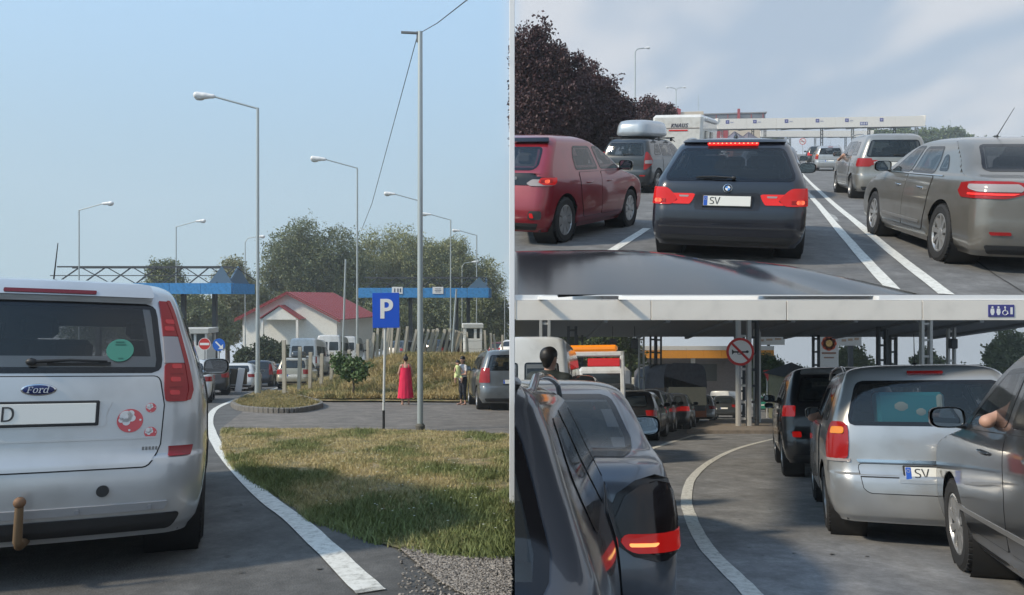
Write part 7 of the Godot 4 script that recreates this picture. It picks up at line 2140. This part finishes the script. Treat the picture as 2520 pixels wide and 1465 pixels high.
	lattice(t, at(LOW, 1823, 32.4) - t.position + Vector3(0, .13, 0), Vector3((1823 - 1262) / F * 33.0, 1.2, .6), .62, mt("column light", Color(.52, .52, .50), .5, .2))
	lattice(t, at(LOW, 1852, 33.2) - t.position + Vector3(0, .13, .0), Vector3((1852 - 1262) / F * 33.0, 1.2, -.2), .5, mt("column dark", Color(.07, .075, .08), .6, .2))
	for u in [1562, 2346, 1508]:
		var p := pt(u, 846, 36.0)
		mb = MB.new(); mb.box(Vector3.ZERO, Vector3(.34, .5, .3), Basis(), .04); mb.tube([Vector3(0, .25, 0), Vector3(0, 1.15, 0)], .02, 6)
		var o := add(mb, "hanging_lantern", mt("column dark", Color(.07, .075, .08), .6, .2)); o.position = p
		tag(o, {1562: "dark lantern hanging under the canopy before the trees", 2346: "dark lantern hanging under the canopy at the right", 1508: "dark lantern hanging under the canopy at the left"}[u], "lantern")
	round_sign(LOW, 1822, 866, 31.6, .13, 1.24, "large round no horn sign on the lattice column", "horn")
	station()
	# ---- trees
	var far := leaf_mesh(.17, .27, 8, .38, 12)
	var gl := leaf_mat("far leaves", Color(.075, .11, .035)); var gd := leaf_mat("oak leaves", Color(.16, .18, .08))
	var i := 0
	for q in [[1300, 60.0, [[1300, 830, 60, 60], [1330, 900, 60, 60]], 3500, gd, "green tree at the left under the customs canopy"], [1400, 62.0, [[1400, 830, 60, 60], [1420, 900, 60, 60]], 3500, gl, "green tree left of the recovery truck"], [1500, 60.0, [[1500, 845, 58, 62], [1530, 900, 50, 50]], 4500, gl, "leafy tree beside the petrol station end"], [1888, 75.0, [[1875, 915, 30, 45], [1905, 930, 25, 40]], 1800, gl, "green tree beyond the lattice columns"], [2090, 110.0, [[2090, 895, 40, 30]], 1500, gd, "green tree right of the orange pylon"], [2285, 110.0, [[2285, 905, 26, 34]], 1200, gd, "dark tree between the canopy columns"], [2490, 100.0, [[2480, 870, 40, 50], [2510, 910, 40, 50]], 2500, gd, "dark tree at the far right of the lower road"], [2150, 130.0, [[2150, 940, 120, 30]], 1800, gl, "low green hedge along the far road"], [2400, 130.0, [[2400, 945, 120, 26]], 1800, gl, "low green hedge far behind the silver minivan"], [1740, 120.0, [[1740, 950, 140, 30]], 1800, gd, "low hedge behind the petrol station"], [1960, 120.0, [[1960, 950, 80, 34]], 1400, gd, "low hedge behind the orange pylon"]]:
		var base := at(LOW, q[0], q[1])
		var lobes := []
		for lb in q[2]: lobes.append([pt(lb[0], lb[1], q[1]) - base, Vector3(lb[2], lb[3], lb[2] * .6) / F * q[1]])
		tree("roadside_tree", q[5], base, maxf(.8, lobes[0][0].y * .6), .2, lobes, q[3], far, q[4], 700 + i, "trees along the lower road", 1.0 if q[1] < 80 else 1.8, .1, Plane(Vector3(1, 0, 0), .06))
		i += 1

func recovery_truck() -> void:
	var xf := Transform3D(heading(LOW, 1640), at(LOW, 1462, 22.0))
	var t := thing("recovery_truck", "white recovery truck with an orange roof beacon", "truck", xf)
	var wh := paint("white", Color(.68, .68, .67), 0.0)
	var mb := MB.new()
	for sx in [-1.0, 1.0]: mb.box(Vector3(sx * .92, 1.65, 0), Vector3(.14, 2.3, .12), Basis(), .03)
	mb.box(Vector3(0, 2.72, 0), Vector3(1.98, .16, .12), Basis(), .03); mb.box(Vector3(0, .7, -2.0), Vector3(1.9, .2, 4.4), Basis(), .03)
	add(mb, "frame", wh, t)
	mb = MB.new(); mb.box(Vector3(0, 1.55, -4.6), Vector3(1.9, 1.9, 1.7), Basis(), .15); add(mb, "cab", wh, t)
	mb = MB.new(); mb.box(Vector3(0, 1.9, -3.73), Vector3(1.5, .7, .04)); add(mb, "cab_window", glass("dark", Color(0.02, 0.026, 0.03), 1.0), t)
	mb = MB.new(); mb.box(Vector3(0, 2.9, -.05), Vector3(1.55, .2, .3), Basis(), .06); add(mb, "beacon", glow("beacon orange", Color(.75, .22, .01), Color(1, .3, .02), .3), t)
	mb = MB.new(); mb.box(Vector3(.35, 2.45, .08), Vector3(1.0, .26, .06), Basis(), .02); add(mb, "lamp_bar", red_lit(), t)
	mb = MB.new(); mb.box(Vector3(0, .6, .05), Vector3(1.9, .2, .1)); add(mb, "bumper", dark(), t)
	var wm := wheel_meshes(.38, .22, 6, "plain")
	for z in [-1.2, -4.5]:
		for sg in [-1.0, 1.0]:
			var wn := node("wheel", t, Transform3D(Basis(Vector3.UP, 0.0 if sg > 0 else PI), Vector3(sg * .85, .38, z)))
			put(wm[0], "tyre", rubber(), wn); put(wm[1], "rim", alloy(), wn)
func tarp_truck() -> void:
	var xf := Transform3D(heading(LOW, 900), at(LOW, 1690, 39.0))
	var t := thing("tarpaulin_truck", "old truck with a dark tarpaulin over its load bed", "truck", xf)
	var mb := MB.new()
	var rows := []
	rng.seed = 4
	for i in 13:
		var row := PackedVector3Array()
		for j in 21:
			var a := PI * j / 20.0
			var c := cos(a); var s := sin(a)
			var wob := 1.0 + rng.randf_range(-.025, .025)
			row.append(Vector3(signf(c) * pow(absf(c), .35) * 1.25 * wob, 1.95 + pow(s, .4) * 1.35 * wob, .05 - 4.6 * i / 12.0))
		rows.append(row)
	mb.grid(rows)
	for j in range(1, 19): mb.tri(rows[0][0], rows[0][j], rows[0][j + 1])
	for j in range(1, 19): mb.tri(rows[12][0], rows[12][j], rows[12][j + 1])
	add(mb, "tarpaulin", concrete("tarpaulin", Color(.10, .105, .125)), t)
	for sx in [-1.0, 1.0]:
		mb = MB.new(); mb.box(Vector3(sx * 1.2, 1.5, -2.3), Vector3(.08, 1.0, 4.6), Basis(), .01); add(mb, "side_board", mt("truck brown", Color(.14, .10, .07), .7), t)
	mb = MB.new(); mb.box(Vector3(.1, 1.5, .04), Vector3(2.2, 1.0, .08), Basis(), .02); add(mb, "tailgate", concrete("truck cream", Color(.55, .47, .32)), t)
	mb = MB.new(); mb.box(Vector3(0, .85, -2.6), Vector3(2.1, .3, 5.6)); add(mb, "chassis", dark(), t)
	mb = MB.new(); mb.box(Vector3(.6, .6, .1), Vector3(1.1, .5, .06), Basis(), .02); add(mb, "mud_flap", mt("rust orange", Color(.30, .09, .03), .8), t)
	mb = MB.new(); mb.box(Vector3(0, 1.7, -5.6), Vector3(2.3, 2.0, 1.7), Basis(), .15); add(mb, "cab", concrete("truck cab", Color(.34, .33, .28)), t)
	var wm := wheel_meshes(.46, .26, 6, "plain")
	for z in [-1.1, -5.4]:
		for sg in [-1.0, 1.0]:
			var wn := node("wheel", t, Transform3D(Basis(Vector3.UP, 0.0 if sg > 0 else PI), Vector3(sg * 1.0, .46, z)))
			put(wm[0], "tyre", rubber(), wn); put(wm[1], "rim", mt("rim brown", Color(.1, .08, .06), .7), wn)
func bystander() -> void:
	var d := 8.3
	var p := at(LOW, 1352, d)
	var t := thing("person", "person in a dark jacket with pale stripes behind the saloon", "person", Transform3D(Basis(Vector3.UP, -.4), p))
	var skin := mt("skin", Color(0.48, 0.27, 0.19), 0.55)
	var f := Field.new(); var j := Field.new(); var tr := Field.new()
	for sx in [-1.0, 1.0]:
		tr.bones.append([Vector3(sx * .1, .9, 0), Vector3(sx * .11, .48, 0), .10, .075]); tr.bones.append([Vector3(sx * .11, .48, 0), Vector3(sx * .12, .08, .02), .075, .055])
		f.bones.append([Vector3(sx * .12, .05, .02), Vector3(sx * .13, .04, -.16), .045, .038])
		j.bones.append([Vector3(sx * .2, 1.46, 0), Vector3(sx * .29, 1.2, 0), .075, .06]); j.bones.append([Vector3(sx * .29, 1.2, 0), Vector3(sx * .27, .98, -.1), .06, .05])
		f.bones.append([Vector3(sx * .27, 1.0, -.1), Vector3(sx * .265, .92, -.12), .03, .026])
		hand_bones(f, Vector3(sx * .265, .92, -.12), Vector3(0, -1, -.2).normalized(), Vector3(0, 0, 1))
	f.bones.append([Vector3(0, 1.46, 0), Vector3(0, 1.62, -.01), .06, .055]); f.bones.append([Vector3(0, 1.0, 0), Vector3(0, 1.46, 0), .13, .1])
	for sx in [-1.0, 1.0]: f.bones.append([Vector3(0, 1.4, 0), Vector3(sx * .25, 1.1, 0), .05, .03]); f.bones.append([Vector3(sx * .25, 1.1, 0), Vector3(sx * .27, 1.0, -.1), .03, .03]); f.bones.append([Vector3(0, 1.0, 0), Vector3(sx * .12, .05, .02), .06, .04])
	j.bones.append([Vector3(0, .98, 0), Vector3(0, 1.38, 0), .18, .19]); j.bones.append([Vector3(-.14, 1.44, 0), Vector3(.14, 1.44, 0), .095, .095])
	var mb := MB.new(); f.net(mb, .024, .03); add(mb, "body", skin, t)
	mb = MB.new(); tr.net(mb, .03, .04); add(mb, "trousers", mt("trousers black", Color(0.012, 0.013, 0.02), 0.8), t)
	mb = MB.new(); j.net(mb, .03, .04)
	var jk := add(mb, "jacket", mt("jacket dark", Color(.02, .026, .024), .7), t)
	mb = MB.new()
	for y in [1.36, 1.26]: mb.tube([Vector3(-.17, y, .10), Vector3(-.08, y - .02, .185), Vector3(.08, y - .02, .185), Vector3(.17, y, .10)], .012, 6)
	add(mb, "jacket_stripe", mt("stripe pale green", Color(.45, .6, .4), .5), jk)
	head_mesh(t, Vector3(0, 1.68, -.01), Basis(Vector3.UP, -.3), skin, mt("hair dark", Color(0.012, 0.009, 0.008), 0.5), .02)
	t.scale = Vector3.ONE * 1.06
func station() -> void:
	var d := 92.0; var k := d / F
	var b := at(LOW, 1560, d)
	var t := thing("petrol_station", "petrol station with a long white and orange canopy band", "petrol station", Transform3D(Basis(), b))
	var yv := func(v): return -(v - CY) * k - b.y
	var Lx := 345.0 * k
	var n := 8
	for q in n:
		var mb := MB.new(); mb.box(Vector3(Lx * (q + .5) / n, (yv.call(852) + yv.call(862)) * .5, 0), Vector3(Lx / n - .02, 10 * k, .2), Basis(), .01); add(mb, "white_band", mt("station white", Color(.72, .70, .66), .5), t)
		mb = MB.new(); mb.box(Vector3(Lx * (q + .5) / n, (yv.call(862.3) + yv.call(882)) * .5, -.03), Vector3(Lx / n - .02, 19.7 * k, .2), Basis(), .01); add(mb, "orange_band", mt("station orange", Color(.80, .32, .02), .45), t)
	var mb := MB.new(); mb.box(Vector3(Lx * .5, yv.call(878), -5), Vector3(Lx, .3, 10)); add(mb, "canopy_roof", mt("soffit grey", Color(.26, .27, .28), .8), t)
	mb = MB.new(); mb.box(Vector3(Lx * .5, yv.call(884) * .5, -9), Vector3(Lx * .96, yv.call(884), .4)); add(mb, "rear_wall", concrete("station wall", Color(.24, .2, .19)), t)
	for q in [.1, .45, .8]:
		mb = MB.new(); mb.box(Vector3(Lx * q, yv.call(880) * .5, -2), Vector3(.5, yv.call(880), .5), Basis(), .02); add(mb, "column", mt("station white", Color(.72, .70, .66), .5), t)
	for q in [.3, .62]:
		mb = MB.new(); mb.box(Vector3(Lx * q, yv.call(935), -8.75), Vector3(4, 2.4, .1)); add(mb, "shop_window", glass("booth dark", Color(0.04, 0.05, 0.05), 1.0), t)
	# pylon with flower sign
	var pb := at(LOW, 2038, 86.0); var k2 := 86.0 / F
	var p := thing("sign_pylon", "white pylon with an orange flower emblem", "sign", Transform3D(Basis(), pb))
	var y2 := func(v): return -(v - CY) * k2 - pb.y
	mb = MB.new(); mb.box(Vector3(0, y2.call(895) * .5 + y2.call(826) * .5, 0), Vector3(48 * k2, y2.call(826) - y2.call(960), .5), Basis(), .04); mb.box(Vector3(0, y2.call(960) * .5, 0), Vector3(1.2, y2.call(950), .4)); add(mb, "panel", mt("station white", Color(.72, .70, .66), .5), p)
	var toZ := Transform3D(Basis(Vector3(1, 0, 0), PI / 2), Vector3(0, y2.call(845), .26))
	mb = MB.new()
	for q in 8: mb.lathe([[.42, 0], [.42, .03], [0, .03]], 14, toZ.translated(Vector3(cos(q * TAU / 8) * .5, sin(q * TAU / 8) * .5, 0)))
	add(mb, "emblem_petals", mt("emblem orange", Color(.72, .10, .02), .4), p)
	mb = MB.new(); mb.lathe([[.42, .035], [.42, .05], [0, .05]], 18, toZ); add(mb, "emblem_heart", mt("emblem yellow", Color(.8, .45, .12), .4), p)
	mb = MB.new(); mb.box(Vector3(0, y2.call(869), .26), Vector3(1.7, .22, .03)); mb.box(Vector3(0, y2.call(880), .26), Vector3(1.2, .16, .03)); add(mb, "pylon_print", mt("print brown", Color(.3, .14, .08), .5), p)
	for q in [[1893, 812, 76, 24, "orange upper billboard right of the no horn sign", Color(.8, .42, .06)], [1893, 838, 76, 22, "white lower billboard right of the no horn sign", Color(.7, .68, .64)], [2092, 838, 56, 26, "white billboard right of the orange pylon", Color(.7, .68, .64)], [2098, 817, 36, 12, "small yellow billboard above the white one", Color(.7, .5, .2)]]:
		var bb := at(LOW, q[0], 98.0); var k3 := 98.0 / F
		var o := thing("billboard", q[4], "billboard", Transform3D(Basis(), bb))
		var yy: float = -(q[1] - CY) * k3 - bb.y
		mb = MB.new(); mb.box(Vector3(0, yy, 0), Vector3(q[2] * k3, q[3] * k3, .2), Basis(), .02); add(mb, "board", mt("billboard " + str(q[1]) + str(q[0]), q[5], .5), o)
		mb = MB.new()
		for w in 3: mb.box(Vector3((w - 1) * q[2] * k3 * .28, yy + .1 * w, .11), Vector3(q[2] * k3 * .2, q[3] * k3 * .22, .02))
		add(mb, "print", mt("print tan", Color(.5, .34, .22), .6), o)
		mb = MB.new(); mb.box(Vector3(0, yy * .5, -.2), Vector3(.3, yy, .3)); add(mb, "post", mt("column dark", Color(.07, .075, .08), .6, .2), o)
	# guard hut and give way sign by the exit
	var hb := at(LOW, 1948, 47.0)
	var h := thing("guard_hut", "olive guard hut with a dark roof behind the mirror", "booth", Transform3D(Basis(Vector3.UP, .2), hb))
	mb = MB.new(); mb.box(Vector3(0, 1.5, 0), Vector3(2.1, 3.0, 2.1), Basis(), .03); add(mb, "wall", concrete("hut olive", Color(.22, .21, .13)), h)
	mb = MB.new()
	for q in 4:
		var bs := Basis(Vector3.UP, q * PI / 2)
		mb.tri(bs * Vector3(-1.35, 3.0, 1.35), bs * Vector3(1.35, 3.0, 1.35), bs * Vector3(0, 3.8, 0))
	add(mb, "roof", mt("hut roof", Color(.05, .05, .05), .7), h)
	for q in [-.5, .5]:
		mb = MB.new(); mb.box(Vector3(q, 2.3, 1.06), Vector3(.6, .7, .04)); add(mb, "window", glass("booth dark", Color(0.04, 0.05, 0.05), 1.0), h)
	var gp := at(LOW, 1888, 52.0)
	var gw := thing("road_sign", "red and white give way sign seen edge on", "road sign", Transform3D(Basis(Vector3.UP, .5), gp))
	mb = MB.new(); mb.tube([Vector3.ZERO, Vector3(0, 3.4, 0)], .05, 8); add(mb, "post", mt("post white", Color(.6, .6, .57), .5), gw)
	mb = MB.new(); mb.prism(PackedVector2Array([Vector2(-.45, 3.5), Vector2(.45, 3.5), Vector2(0, 2.7)]), .05, .07); add(mb, "triangle", mt("sign red", Color(0.55, 0.025, 0.02), 0.45), gw)

# ---------------------------------------------------------------- build
func _ready() -> void:
	var cam := Camera3D.new(); cam.name = "camera"; add_child(cam)
	cam.fov = rad_to_deg(2.0 * atan(CY / F)); cam.near = 0.05; cam.far = 2000.0
	var we := WorldEnvironment.new(); we.name = "world"; add_child(we)
	var e := Environment.new(); we.environment = e
	e.background_mode = Environment.BG_SKY
	e.sky = Sky.new()
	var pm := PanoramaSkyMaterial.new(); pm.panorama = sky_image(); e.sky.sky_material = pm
	e.tonemap_mode = Environment.TONE_MAPPER_LINEAR
	e.tonemap_exposure = 1.13
	e.fog_enabled = true; e.fog_density = 0.0011; e.fog_light_color = Color(0.86, 0.90, 0.93)
	e.sdfgi_enabled = true; e.ssao_enabled = true; e.ssil_enabled = true
	var sun := DirectionalLight3D.new(); sun.name = "sun"; add_child(sun)
	sun.rotation_degrees = Vector3(-38, -68, 0)
	sun.light_color = Color(1.0, 0.94, 0.84); sun.light_energy = 1.1; sun.light_angular_distance = 5.0; sun.shadow_enabled = true
	left_place()
	upper_place()
	lower_place()
